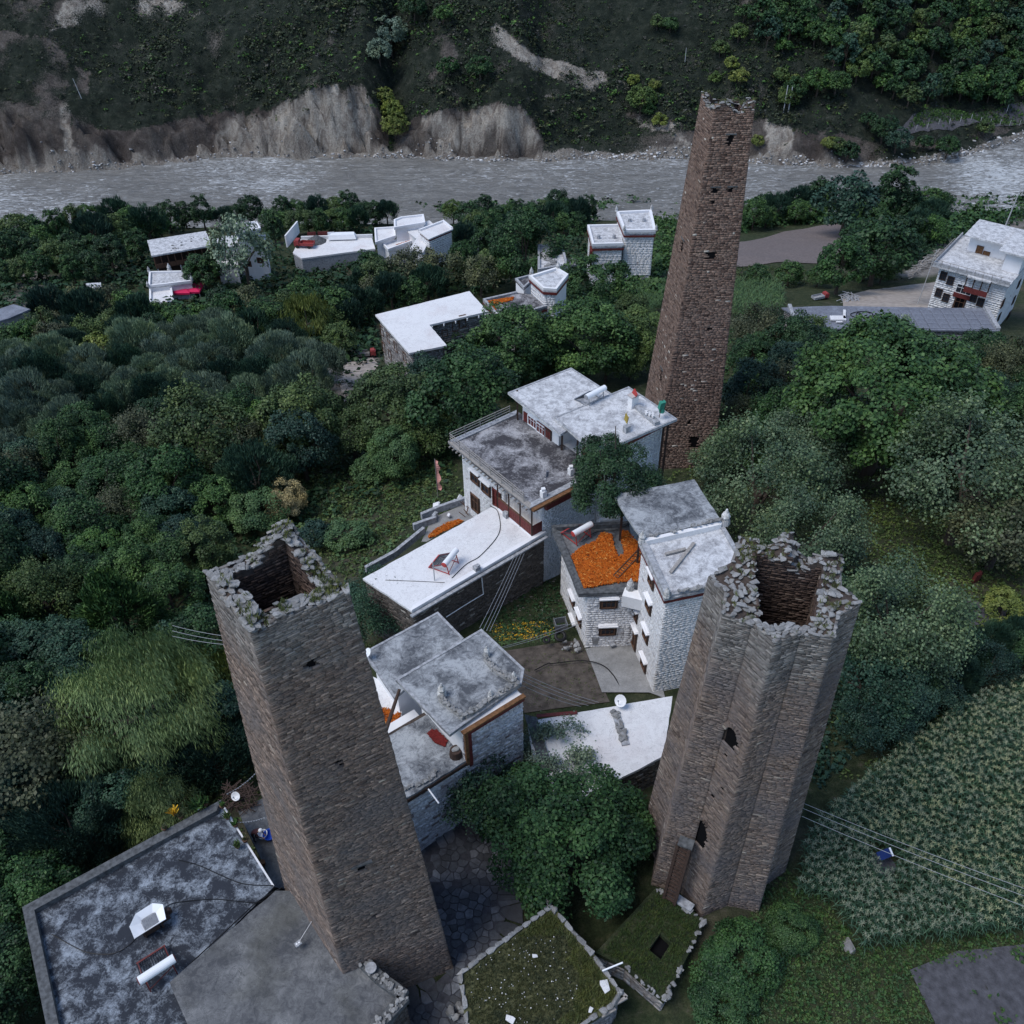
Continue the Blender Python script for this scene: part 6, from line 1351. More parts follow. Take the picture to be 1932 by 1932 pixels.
LM = [  # hand-placed trees: px, radius px, kind, leaf, quality, height factor, label, name
 ((1068, 1570), 158, 'broad', 'deep', 'hh', 1.0, 'large dense dark green tree filling the middle bottom, between the two near towers', 'broadleaf_tree'),
 ((1160, 905), 90, 'broad', 'deep', 'hh', 1.0, 'dark juniper tree standing between the large farmhouse and the tall white block', 'juniper_tree'),
 ((1680, 742), 178, 'flatd', 'dark', 'hh', .9, 'very wide bright-topped green tree below the slate-roofed shed', 'broadleaf_tree'),
 ((1122, 548), 74, 'round', 'dark', 'hi', 1.0, 'round dark green tree in front of the tall plain white house', 'broadleaf_tree'),
 ((222, 1160), 108, 'cone', 'dark', 'hi', .9, 'dense bright-edged cypress-like tree on the left above the weeping willow', 'cypress_tree'),
 ((20, 1175), 78, 'cone', 'dark', 'hi', .85, 'dense dark cypress-like tree cut by the left edge', 'cypress_tree'),
 ((250, 1330), 150, 'weep', 'weepg', 'hh', 1.0, 'large pale green weeping willow left of the near left tower', 'willow_tree'),
 ((380, 1290), 75, 'weep', 'yellow', 'hi', 1.0, 'yellow-green willow touching the left flank of the near left tower', 'willow_tree'),
 ((400, 1425), 78, 'feather', 'teal', 'hi', .9, 'dark blue-green leafy tree tucked against the near left tower', 'broadleaf_tree'),
 ((60, 1430), 120, 'airy', 'brown', 'hi', 1., 'grey-brown thinly leaved tree at the left edge beside the weeping willow', 'broadleaf_tree'),
 ((130, 1565), 105, 'feather', 'teal', 'hh', .85, 'dark blue-green feathery tree above the blotched dark terrace roof', 'broadleaf_tree'),
 ((300, 1520), 75, 'weep', 'weepg', 'hi', 1., 'small dim weeping willow overhanging the parapet of the dark terrace', 'willow_tree'),
 ((90, 1240), 75, 'broad', 'teal', 'hi', 1., 'dark blue-green tree between the left cypress and the weeping willow', 'broadleaf_tree'),
 ((60, 1690), 80, 'broad', 'deep', 'hi', 1., 'dark tree by the outer corner of the dark terrace roof', 'broadleaf_tree'),
 ((10, 1840), 90, 'broad', 'deep', 'hi', 1., 'very dark tree in the bottom left corner', 'broadleaf_tree'),
 ((713, 1140), 66, 'airy', 'teal', 'hh', 1.1, 'dark small-leaved tree between the near left tower and the pale annex', 'broadleaf_tree'),
 ((1440, 905), 118, 'airy', 'pear', 'hh', 1., 'grey-green pear tree right behind the foot of the tallest tower', 'pear_tree'),
 ((1350, 870), 45, 'airy', 'pear', 'hi', 1., 'small silvery pear tree just right of the foot of the tallest tower', 'pear_tree'),
 ((1530, 835), 92, 'airy', 'pear', 'hh', 1., 'silvery leaved tree left of the yellow prayer flags', 'pear_tree'),
 ((1690, 1170), 118, 'airy', 'pear', 'hh', 1.2, 'large glossy-leaved tree right behind the star tower', 'pear_tree'),
 ((1520, 1010), 105, 'airy', 'pear', 'hh', 1.05, 'grey-green tree above the ragged top of the star tower', 'pear_tree'),
 ((1640, 1290), 80, 'airy', 'teal', 'hi', 1., 'dim small-leaved tree between the star tower and the maize field', 'pear_tree'),
 ((1840, 900), 140, 'airy', 'pear', 'hh', 1.0, 'large dusky tree at the right edge beyond the yellow prayer flags', 'pear_tree'),
 ((1900, 990), 95, 'airy', 'brown', 'hi', 1., 'dusky brownish tree cut by the right edge above the meadow', 'pear_tree'),
 ((1240, 1400), 42, 'broad', 'teal', 'hi', 1.1, 'dark shrub wedged between the pinkish white shed roof and the star tower', 'broadleaf_tree'),
 ((1060, 1420), 65, 'airy', 'willow', 'hi', 1.1, 'thin pale twiggy tree in front of the pinkish white shed roof', 'sapling'),
 ((930, 1500), 75, 'airy', 'teal', 'hi', 1.1, 'slender airy tree before the rough white wall of the grey-roofed farmhouse', 'sapling'),
 ((745, 848), 48, 'bush', 'ivy', 'hi', 1.1, 'creeper-smothered mound on the slope left of the dark railed terrace', 'shrub'),
 ((700, 880), 34, 'bush', 'ivy', 'mid', .8, 'low creeper mound at the left foot of the larger creeper mound', 'shrub'),
 ((388, 1040), 56, 'tall', 'olive', 'hi', 1.1, 'pale creeper-hung shrub behind the left corner of the near left tower', 'shrub'),
 ((535, 940), 38, 'bush', 'straw', 'hi', 1.1, 'straw-coloured withered shrub above the near left tower', 'shrub'),
 ((480, 960), 55, 'bush', 'ivy', 'hi', .8, 'leafy green shrub left of the straw-coloured withered shrub', 'shrub'),
 ((745, 768), 80, 'broad', 'olive', 'hi', 1., 'olive green tree in front of the L-shaped building near the dirt yard', 'broadleaf_tree'),
 ((870, 740), 95, 'broad', 'deep', 'hi', 1., 'large dark tree between the L-shaped building and the large farmhouse', 'broadleaf_tree'),
 ((960, 650), 80, 'broad', 'dark', 'hi', 1., 'dark bushy tree below the grassy-roofed white house', 'broadleaf_tree'),
 ((880, 640), 48, 'round', 'dark', 'hi', 1., 'small round tree standing in the corner of the L-shaped building', 'broadleaf_tree'),
 ((1110, 640), 85, 'broad', 'dark', 'hi', .9, 'broad green tree left of the tallest tower, under the round dark tree', 'broadleaf_tree'),
 ((1200, 640), 60, 'broad', 'olive', 'hi', 1., 'olive tree touching the left side of the tallest tower', 'broadleaf_tree'),
 ((900, 790), 45, 'airy', 'willow', 'hi', 1., 'pale small tree beyond the railing of the dark terrace', 'broadleaf_tree'),
 ((370, 820), 85, 'airy', 'olive', 'hi', 1.1, 'large mottled olive tree in the middle of the left wood', 'broadleaf_tree'),
 ((250, 830), 60, 'airy', 'brown', 'hi', 1., 'brownish grey tree left of the large mottled olive tree', 'broadleaf_tree'),
 ((570, 790), 82, 'broad', 'olive', 'hi', 1.05, 'tall yellowish olive tree at the right of the left wood', 'broadleaf_tree'),
 ((480, 900), 70, 'feather', 'teal', 'hi', .9, 'blue-green tree directly above the straw-coloured shrub', 'broadleaf_tree'),
 ((455, 470), 52, 'airy', 'willow', 'mid', 1.35, 'slender grey-leaved tree in front of the white block house', 'slender_tree'),
 ((380, 512), 34, 'broad', 'deep', 'mid', 1., 'dark tree in front of the timber gallery house', 'broadleaf_tree'),
 ((990, 468), 66, 'broad', 'deep', 'hi', 1.1, 'tall dark tree towering over the little house with rubble on its roof', 'broadleaf_tree'),
 ((190, 665), 40, 'round', 'yellow', 'mid', 1., 'bright green rounded tree amid the grey-green willows', 'broadleaf_tree'),
 ((195, 745), 26, 'round', 'yellow', 'mid', 1., 'small bright green tree among willows on the left slope', 'broadleaf_tree'),
 ((575, 600), 48, 'weep', 'yellow', 'mid', 1., 'yellow-green drooping tree left of the L-shaped building', 'willow_tree'),
 ((640, 640), 32, 'broad', 'olive', 'mid', 1., 'olive tree beside the trucks at the L-shaped building', 'broadleaf_tree'),
 ((1590, 500), 50, 'broad', 'deep', 'mid', 1., 'dark tree at the edge of the ploughed field behind the tallest tower', 'broadleaf_tree'),
 ((1660, 470), 62, 'broad', 'deep', 'mid', 1., 'larger dark tree right of the ploughed field', 'broadleaf_tree'),
 ((1430, 530-10), 24, 'broad', 'dark', 'mid', .9, 'low bush at the lower left edge of the ploughed field', 'shrub'),
 ((1490, 515), 26, 'broad', 'dark', 'mid', .9, 'low bush at the middle of the lower edge of the ploughed field', 'shrub'),
 ((1545, 520), 22, 'broad', 'dark', 'mid', .9, 'low bush at the right end of the lower edge of the ploughed field', 'shrub'),
 ((1690, 620), 30, 'airy', 'willow', 'mid', 1., 'small tree overlapping the middle of the slate-roofed shed', 'broadleaf_tree'),
 ((1530, 625), 35, 'airy', 'olive', 'mid', 1., 'thin olive tree over the left end of the slate-roofed shed', 'broadleaf_tree'),
 ((1600, 340+40), 60, 'broad', 'teal', 'mid', .9, 'grey-green riverside tree above the ploughed field', 'broadleaf_tree'),
 ((1690, 365), 42, 'tall', 'deep', 'mid', 1.1, 'very dark upright tree by the river on the right', 'broadleaf_tree'),
 ((1895, 1140), 36, 'bush', 'yellow', 'mid', .8, 'yellow bush at the right edge above the maize field', 'shrub'),
 ((1900, 800), 34, 'bush', 'yellow', 'mid', .9, 'autumn-yellow bush at the right edge below the slate-roofed shed', 'shrub'),
 ((655, 1010), 40, 'bush', 'ivy', 'mid', .7, 'green shrub on the slope above the pale annex roof', 'shrub'),
 ((590, 1010), 34, 'bush', 'teal', 'mid', .8, 'dark shrub right behind the peak of the near left tower', 'shrub'),
]
placed = []; YFIX = {(1068, 1570): 29.3, (1160, 905): 56.3}
for px, rp, kind, leaf, q, hs, lab, nm in LM:
    p, r = tpos(px, rp, hs); r = min(r, 12)
    if px in YFIX:
        d = ray(*px); c_ = CAM+d*(YFIX[px]/d[1]); r = rp*(YFIX[px]/d[1])/FPX; z0 = c_[2]-1.25*r*hs; g_ = TZ(c_[0], c_[1])
        tree((c_[0], c_[1], min(g_, z0)), r, kind, leaf, lab, q, name=nm, hs=hs, lift=max(0., z0-g_)); placed.append((px[0], px[1], rp*.8)); continue
    tree(p, r, kind, leaf, lab, q, cat='shrub' if nm == 'shrub' else 'tree', name=nm, hs=hs); placed.append((px[0], px[1], rp*.8))
# dense ivy and bush masses at the foot of the star tower
for px, rp, lf, lab in (((1400, 1790), 72, 'deep', 'dark ivy-like bush mass at the very foot of the star tower'), ((1500, 1740), 48, 'dark', 'dark green bush at the right corner of the star tower'), ((1375, 1880), 62, 'deep', 'very dark bush right of the smoke-hole ruin')):
    p, r = tpos(px, rp, .7); tree(p, r, 'bush', lf, lab, 'hi', cat='shrub', name='bush', hs=.7, trunk=False, sink=r*.55); placed.append((px[0], px[1], rp))
OPEN_ = [[(560, 900), (700, 870), (840, 860), (850, 960), (740, 1010), (700, 1070), (640, 1080), (560, 1010)], [(1060, 1110), (1000, 1080), (860, 1200), (930, 1340), (1260, 1310), (1200, 1200)],
         [(1600, 850), (1750, 890), (1800, 980), (1932, 1010), (1932, 1150), (1780, 1160), (1640, 1000), (1560, 900)], [(1510, 1400), (1700, 1400), (1850, 1310), (2000, 1260), (2000, 1932), (1300, 1932), (1330, 1700)],
         [(780, 1600), (920, 1560), (900, 1932), (760, 1932)], [(640, 650), (715, 650), (720, 740), (630, 760)], [(0, 1980), (0, 1700), (400, 1500), (560, 1680), (760, 1932)], [(1640, 545), (1932, 420), (1932, 640), (1640, 600)],
         [(380, 985), (660, 1000), (860, 1830), (620, 1932)], [(1590, 430), (1400, 480), (1400, 430), (1600, 410)], [(1370, 1050), (1625, 1050), (1480, 1740), (1220, 1700)], [(1300, 170), (1430, 170), (1350, 900), (1190, 900)],
         [(800, 1600), (1180, 1700), (1350, 1880), (1200, 1932), (850, 1932)], [(1800, 380), (1932, 380), (1932, 440), (1760, 520), (1700, 520), (1780, 450)], ]
BARE_EX = OPEN_+EXCL; BBX = [(e, (min(a[0] for a in e), min(a[1] for a in e), max(a[0] for a in e), max(a[1] for a in e))) for e in BARE_EX]
ZN = [
 ([(300, 372), (860, 366), (1290, 350), (1290, 430), (860, 425), (300, 440)], (17, 25), [('broad', 'deep'), ('broad', 'dark'), ('feather', 'teal'), ('tall', 'deep'), ('broad', 'olive')], 'small riverside tree', 'mid', 'small trees along the near river edge'),
 ([(1380, 360), (1640, 340), (1932, 360), (1932, 405), (1640, 410), (1380, 415)], (18, 27), [('broad', 'deep'), ('feather', 'teal'), ('broad', 'dark')], 'small riverside tree', 'mid', 'small trees along the near river edge at the right'),
 # outline px, radius px range, [(kind, leaf)], label, quality, group
 ([(0, 385), (420, 375), (700, 395), (860, 400), (1000, 385), (1290, 350), (1290, 470), (1100, 470), (850, 480), (700, 440), (300, 450), (120, 520), (0, 520)], (22, 34), [('broad', 'deep'), ('broad', 'dark'), ('tall', 'deep'), ('feather', 'teal'), ('broad', 'olive')], 'riverside tree in the belt between the far white houses and the river', 'mid', 'trees in the riverside belt'),
 ([(1380, 385), (1560, 365), (1650, 350), (1932, 370), (1932, 420), (1740, 500), (1620, 520), (1600, 440), (1400, 430)], (24, 36), [('broad', 'deep'), ('feather', 'teal'), ('broad', 'dark')], 'riverside tree right of the tallest tower, near the ploughed field', 'mid', 'riverside trees on the right'),
 ([(0, 560), (260, 570), (660, 560), (700, 470), (900, 460), (1060, 540), (900, 560), (700, 600), (620, 620), (400, 620), (0, 650)], (26, 38), [('broad', 'deep'), ('broad', 'dark'), ('airy', 'olive'), ('broad', 'olive'), ('feather', 'teal'), ('airy', 'brown')], 'mixed green tree in the wood just below the far white houses', 'mid', 'trees below the village houses'),
 ([(0, 640), (300, 600), (480, 610), (640, 680), (640, 760), (420, 770), (200, 780), (0, 860)], (34, 48), [('feather', 'willow'), ('feather', 'willow'), ('feather', 'willow'), ('feather', 'teal')], 'grey-green feathery willow in the willow band on the left slope', 'hi', 'grey-green willows on the left slope'),
 ([(0, 820), (200, 770), (640, 750), (700, 700), (860, 700), (850, 830), (700, 820), (640, 900), (560, 920), (420, 960), (380, 1130), (0, 1140)], (48, 68), [('broad', 'deep'), ('broad', 'teal'), ('airy', 'olive'), ('broad', 'dark'), ('broad', 'deep'), ('broad', 'dark'), ('airy', 'brown')], 'shaded broadleaf tree in the dark wood left of the creeper mounds', 'hi', 'trees of the dark left wood'),
 ([(0, 1180), (120, 1260), (330, 1200), (400, 1240), (470, 1480), (300, 1560), (240, 1600), (0, 1700)], (60, 75), [('broad', 'deep'), ('broad', 'teal')], 'gloomy tree between the weeping willow and the terrace parapet', 'hi', 'gloomy trees round the weeping willow'),
 ([(980, 500), (1230, 560), (1230, 700), (1090, 690), (960, 760), (850, 800), (800, 700), (930, 630)], (36, 50), [('broad', 'dark'), ('broad', 'olive'), ('broad', 'deep'), ('airy', 'brown')], 'leafy tree in the wood between the L-shaped building and the tallest tower', 'hi', 'trees before the tallest tower'),
 ([(1370, 590), (1560, 600), (1560, 760), (1400, 860), (1340, 880), (1360, 700)], (42, 58), [('broad', 'teal'), ('broad', 'dark'), ('airy', 'brown'), ('broad', 'deep')], 'dark bushy tree immediately right of the tallest tower', 'hi', 'trees right of the tallest tower'),
 ([(1560, 760), (1700, 830), (1880, 640), (1932, 640), (1932, 780), (1780, 860), (1650, 840)], (38, 55), [('airy', 'brown'), ('broad', 'deep'), ('airy', 'teal')], 'dim scrubby tree on the right beyond the very wide tree', 'hi', 'scrubby trees on the right'),
 ([(1560, 1060), (1780, 1180), (1780, 1240), (1600, 1420), (1560, 1400)], (50, 65), [('airy', 'teal'), ('broad', 'teal')], 'dim tree in the row between the star tower and the maize field', 'hi', 'trees along the maize field'),
 ([(1650, 1300), (1800, 1230), (1960, 1190), (1990, 1250), (1850, 1290), (1700, 1390)], (40, 55), [('broad', 'deep'), ('airy', 'teal'), ('feather', 'teal')], 'dim tree along the upper edge of the maize field', 'hi', 'trees above the maize field'),
 ([(-120, 900), (0, 900), (0, 1932), (-120, 1932)], (70, 90), [('broad', 'deep'), ('feather', 'teal')], 'dark tree reaching in from beyond the left edge', 'hi', 'trees at the left edge'),
 ([(1850, 1000), (2030, 1000), (2030, 700), (1900, 700)], (55, 75), [('airy', 'pear'), ('broad', 'deep')], 'dim tree at the right edge near the meadow', 'hi', 'trees at the right edge'),
]
rt_ = random.Random(5); AUTO = []
for poly, (r0, r1), kl, lab, q, grp in ZN:
    xs = [p[0] for p in poly]; ys = [p[1] for p in poly]
    for k in range(3500):
        p = (rt_.uniform(min(xs), max(xs)), rt_.uniform(min(ys), max(ys)))
        if not inpoly(p, poly): continue
        r = rt_.uniform(r0, r1)
        if any((p[0]-a)**2+((p[1]-b)*1.15)**2 < ((r*.46+c*.5))**2 for a, b, c in placed): continue
        if any(bb[0]-r < p[0] < bb[2]+r and bb[1]-r < p[1] < bb[3]+r and dpoly(p, e) < r*.78 for e, bb in BBX): continue
        if p[1]-r*.9 < np.interp(p[0], [0, 150, 240, 300, 420, 640, 740, 790, 1000, 1100, 1230, 1300, 1400, 1560, 1650, 1760, 1932], [412, 398, 380, 382, 358, 358, 370, 366, 350, 358, 346, 340, 356, 338, 318, 346, 350]): continue
        w_, rw = tpos(p, r)
        if w_[1] > 260: continue
        kind, leaf = rt_.choice(kl); hs = rt_.uniform(.9, 1.25)
        if any(abs(w_[0]-c_[0]) < 3 and abs(w_[1]-c_[1]) < 3 for c_ in ((-8.9, 24.7), (12, 29), (18, 82))): continue
        t = tree(w_, min(rw, 8), kind, leaf, lab, q, grp, hs=hs, name='willow_tree' if leaf == 'willow' and kind == 'feather' else 'broadleaf_tree'); placed.append((p[0], p[1], r)); AUTO.append((t, p, leaf, kind))
# far slope: trees and scrub
HL_ = [((1675, 90), 0), ]
HT = [((835, 25), 17, 'dark'), ((735, 60), 34, 'willow'), ((715, 95), 26, 'willow'), ((740, 205), 22, 'yellow'), ((745, 235), 26, 'yellow'), ((725, 180), 18, 'yellow'), ((905, 125), 24, 'deep'), ((845, 125), 20, 'deep'), ((780, 12), 26, 'deep'),
      ((1210, 185), 27, 'olive'), ((1195, 150), 12, 'yellow'), ((1235, 160), 12, 'yellow'), ((1225, 205), 12, 'dark'), ((1245, 225), 14, 'yellow'), ((1240, 40), 14, 'olive'), ((1265, 45), 14, 'dark'), ((1545, 160-8), 26, 'dark'), ((1500, 150), 12, 'yellow'), ((1478, 85), 15, 'dark'), ((1475, 140), 14, 'olive'), ((1430, 265), 12, 'yellow'), ((1360, 90), 16, 'olive'), ((1395, 60), 18, 'olive'), ((1380, 118), 14, 'yellow'), ((1395, 143), 17, 'yellow'), ((1350, 145), 12, 'olive'), ((1465, 20), 20, 'dark'), ((1405, 22), 16, 'dark'), ((1500, 165), 24, 'dark'), ((1580, 155), 24, 'dark'), ((1620, 130), 24, 'olive'),
      ((1490, 180), 22, 'olive'), ((1540, 60), 24, 'dark'), ((1690, 160), 22, 'deep'), ((1670, 240), 26, 'deep'), ((1580, 272), 16, 'olive'), ((1600, 285), 20, 'deep'), ((1695, 262), 24, 'teal'), ((1790, 275), 22, 'deep'), ((1565, 270), 14, 'yellow'), ((1640, 225), 16, 'deep'), ((1745, 268), 16, 'deep'), ((1860, 240), 16, 'olive')]
hp = []
for px, rp, lf in HT:
    p, r = tpos(px, rp, .95, HZ, 280.); lo = 'mid' if rp > 20 else 'lo'
    th_ = tree(p, r, 'bush' if rp < 16 else 'round', lf, {'yellow': 'yellow-green', 'dark': 'mid-green', 'deep': 'dark green', 'olive': 'olive green', 'willow': 'grey-green', 'teal': 'blue-green'}[lf]+' '+('shrub' if rp < 16 else 'tree')+' standing singly on the far slope across the river', lo, {'yellow': 'yellow-green', 'dark': 'mid-green', 'deep': 'dark', 'olive': 'olive', 'willow': 'grey-green', 'teal': 'blue-green'}[lf]+(' shrubs' if rp < 16 else ' trees')+' on the far slope', hs=.95, name='hillside_tree' if rp >= 16 else 'hillside_shrub'); AUTO.append((th_, px, lf, 'bush' if rp < 16 else 'round')); hp.append((*px, rp))
for k in range(900):
    px = (rt_.uniform(1420, 2010), rt_.uniform(-40, 250)); r = rt_.uniform(15, 27)
    if px[1] > 40+(px[0]-1420)*.45+rt_.uniform(-20, 20) and px[0] < 1680 or (px[1] > 185 and px[0] > 1650) : continue
    if px[0] < 1560 and rt_.random() < .8: continue
    if any((px[0]-a)**2+(px[1]-b)**2 < (r*.5+c*.55)**2 for a, b, c in hp): continue
    hp.append((*px, r)); p, rw = tpos(px, r, 1., HZ, 280.)
    lf_ = rt_.choice(['deep', 'deep', 'deep', 'dark', 'teal', 'olive']); kd_ = rt_.choice(['broad', 'round', 'tall'])
    t = tree(p, rw, kd_, lf_, 'tree in the dense dark wood on the upper right of the far slope', 'lo', 'trees of the dense wood on the far slope', name='hillside_tree'); AUTO.append((t, px, lf_, kd_))
bsh = []
for i in range(5):
    V, F_, r, c = leaf_crown(900+i, 20, 6, .5, .55, 1.2, form='dome', rough=.5); V = V.copy(); V[:, 2] -= 1.0; bsh.append((V, F_, r))
Ls = {k: ([], []) for k in ('scrub', 'scrub2', 'dark', 'bare')}
gx = np.random.default_rng(11)
X = gx.uniform(-190, 200, 27000); s = gx.random(27000)**.9*95; Y = ybank(X)+5+s; Z = hill(X, Y); pp = proj(np.stack([X, Y, Z], -1)); dn = fbm(X*.05, Y*.05, 4); br = bare_hill(np.stack([X, Y, Z], -1))
for i in range(27000):
    if not (-60 < pp[i, 0] < 1990 and pp[i, 1] > -60): continue
    if br[i] > .5 and gx.random() > .04: continue
    if dn[i] < -.12 and gx.random() < .75: continue
    k_ = gx.choice(['scrub', 'scrub2', 'dark', 'bare'], p=[.62, .18, .12, .08]); sz = gx.uniform(.3, .95)*(1+.5*(dn[i] > .15)); Ls[k_][0].append((X[i], Y[i], Z[i]-.1)); Ls[k_][1].append((sz, sz, sz*.8))
for k_, (L, sc) in Ls.items():
    if L: tag(scatter('hillside_scrub', bsh, L, sc, LEAF[k_], None, .3), kind='stuff', label={'scrub': 'dark low scrub', 'dark': 'green low scrub', 'scrub2': 'olive low scrub', 'bare': 'grey leafless scrub'}[k_]+' scattered over the far slope', cat='scrub')
# bank rubble
RR = rock_arrays(rocks(MAT['rim'], 6, .7, 5)); L = []; sc = []
for k in range(5200):
    x = gx.uniform(-180, 190); y = ybank(x)+abs(gx.normal())*1.7-.8; px = proj((x, y, ZR))[0]
    dens = .35+.65*(700 < px < 1000)+.8*(1080 < px < 1300)+1.*(1420 < px)
    if gx.random() > dens: continue
    s_ = gx.uniform(.3, 1.0)*(1.6 if gx.random() < .08 else 1); L.append((x, y, HZ(x, y)+.05)); sc.append((s_*1.2, s_, s_*.8))
MAT['bank'] = m_stone('river_bank_stone', [(.12, .12, .125), (.26, .26, .26), (.40, .40, .40), (.54, .54, .54)], (.7, .7, .7), .1, 3, .05)
tag(scatter('bank_rubble', RR, L, sc, MAT['bank'], None, .5), kind='stuff', label='grey rubble along the far river bank', cat='rubble')
# weeds and grass on the near ground
WD = []
for i in range(5):
    V, F_, r, c = leaf_crown(950+i, 16, 5, .5, .5, 1.4, form='dome', rough=.5); V = V.copy(); V[:, 2] -= 1.0; WD.append((V, F_, r))
def cover(poly, n, leaf, s0, s1, lab, arr=WD, name='ground_cover', dens=None):
    xs = [p[0] for p in poly]; ys = [p[1] for p in poly]; L = []; sc = []
    while len(L) < n:
        p = (gx.uniform(min(xs), max(xs)), gx.uniform(min(ys), max(ys)))
        if not inpoly(p, poly) or any(inpoly(p, e) for e in EXCL): continue
        q = G3(p, .02) if False else None
        L.append(p); sc.append(gx.uniform(s0, s1))
    # cast the pixels on the ground in one go
    Pp = np.array(L); D_ = Fv[None]+((Pp[:, 0]-CPX)/FPX)[:, None]*Rv-((Pp[:, 1]-CPX)/FPX)[:, None]*Uv; t = np.full(len(L), 22.)
    for _ in range(900):
        q = CAM+D_*t[:, None]; up = q[:, 2] > terrain(q[:, 0], q[:, 1])
        if not up.any(): break
        t[up] += .3
    W_ = [tuple(a) for a in q]
    o = scatter(name, arr, W_, sc, LEAF[leaf], None, .3); return tag(o, lab, 'ground cover', kind='stuff')
cover([(560, 890), (700, 860), (850, 850), (880, 950), (760, 1010), (700, 1090), (640, 1090), (560, 1010)], 1800, 'grass', .15, .5, 'weeds and long grass on the slope left of the large farmhouse')
cover([(560, 890), (700, 860), (850, 850), (860, 950), (700, 1090), (560, 1010)], 380, 'ivy', .25, .6, 'broad-leaved green weeds on the slope left of the large farmhouse')
cover([(1560, 840), (1932, 900), (1932, 1180), (1650, 1180), (1640, 1000)], 2600, 'grass', .12, .4, 'dim meadow grass at the right')
cover([(1480, 1640), (1560, 1700), (1620, 1790), (1932, 1760), (1932, 1800), (1720, 1830), (1760, 1932), (1350, 1932), (1420, 1720)], 5200, 'grass', .06, .2, 'lush grass and weeds on the bank between the star tower and the fields')
cover([(1480, 1640), (1560, 1700), (1620, 1790), (1932, 1760), (1932, 1800), (1720, 1830), (1760, 1932), (1350, 1932), (1420, 1720)], 2600, 'dark', .10, .28, 'dark green weeds on the bank between the star tower and the fields')
cover([(930, 1250), (1110, 1220), (1150, 1320), (990, 1345)], 1500, 'brown', .05, .17, 'brownish weeds in the courtyard garden between the farmhouses')
cover([(960, 1080), (1060, 1100), (1070, 1200), (900, 1200)], 420, 'deep', .1, .35, 'dark weeds on the rubble slope below the annex wall')
drape('garden_soil', [P2(p, -1) for p in ((925, 1225), (1095, 1200), (1150, 1330), (990, 1350), (960, 1290))], m_plain('garden_soil', (.085, .072, .062), .95, .45, 1.6, bump=.05), .07, 1)
cover([(925, 1180), (1040, 1172), (1050, 1200), (935, 1212)], 330, 'flower', .07, .16, 'orange and yellow garden flowers in a row beside the annex')
cover([(925, 1185), (1045, 1175), (1050, 1210), (935, 1220)], 260, 'ivy', .1, .22, 'green leaves of the flower row beside the annex')
cover([(1380, 500), (1640, 520), (1780, 540), (1640, 570), (1480, 575), (1390, 560)], 700, 'grass', .2, .6, 'rough grass above the slate-roofed shed')
cover([(0, 700), (860, 680), (860, 900), (560, 1000), (380, 1200), (400, 1500), (0, 1700)], 3000, 'deep', .35, 1.0, 'dark undergrowth below the trees of the left wood')
cover([(0, 400), (860, 400), (1200, 420), (1230, 560), (900, 640), (640, 690), (0, 700)], 4200, 'deep', .6, 1.7, 'dark undergrowth below the trees of the far wood')
cover([(1380, 380), (1932, 375), (1932, 420), (1750, 500), (1640, 520), (1600, 425), (1480, 430), (1380, 450)], 1100, 'deep', .5, 1.5, 'undergrowth beside the ploughed field')
BIGB = []
for i in range(4):
    V, F_, r, c = leaf_crown(970+i, 80, 14, .34, .26, 1.2, form='dome', rough=.4); V = V.copy(); V[:, 2] -= 1.0; BIGB.append((V, F_, r))
cover([(1385, 388), (1932, 386), (1932, 415), (1720, 470), (1620, 425), (1480, 425), (1385, 440)], 420, 'deep', 1.6, 3.4, 'thick dark bushes among the riverside trees on the right', BIGB)
cover([(0, 450), (300, 412), (860, 396), (1230, 388), (1100, 440), (860, 410), (400, 420), (0, 520)], 620, 'deep', 1.6, 3.4, 'thick dark bushes among the trees of the riverside belt', BIGB)
cover([(1240, 420), (1290, 380), (1250, 560), (1200, 600), (1150, 560)], 120, 'dark', 1.2, 2.6, 'bushes left of the tallest tower', BIGB)
cover([(1360, 620), (1932, 640), (1932, 860), (1560, 860), (1340, 900)], 1500, 'deep', .3, .9, 'dark undergrowth right of the tallest tower')
cover([(1540, 1060), (1840, 1150), (1640, 1400), (1520, 1500)], 800, 'teal', .25, .6, 'dark undergrowth between star tower and maize field')
for lab, bx_, n_, lf_ in (('weeds on the slope behind the near left tower', (-30, -6, 29, 52), 1500, 'grass'), ('rough meadow weeds on the right beyond the maize', (16, 60, 34, 84), 2600, 'grass'), ('weeds on open ground beyond the maize field', (24, 60, 12, 36), 900, 'dark')):
    L = [];
    while len(L) < n_:
        q = (gx.uniform(bx_[0], bx_[1]), gx.uniform(bx_[2], bx_[3])); pq = proj((*q, TZ(*q)))
        if not any(inpoly(pq, e) for e in EXCL) and fbm(q[0]*.3, q[1]*.3, 3) > -.3: L.append((*q, TZ(*q)))
    tag(scatter('ground_cover', WD, L, [gx.uniform(.12, .4) for _ in L], LEAF[lf_], None, .3), lab, 'ground cover', kind='stuff')
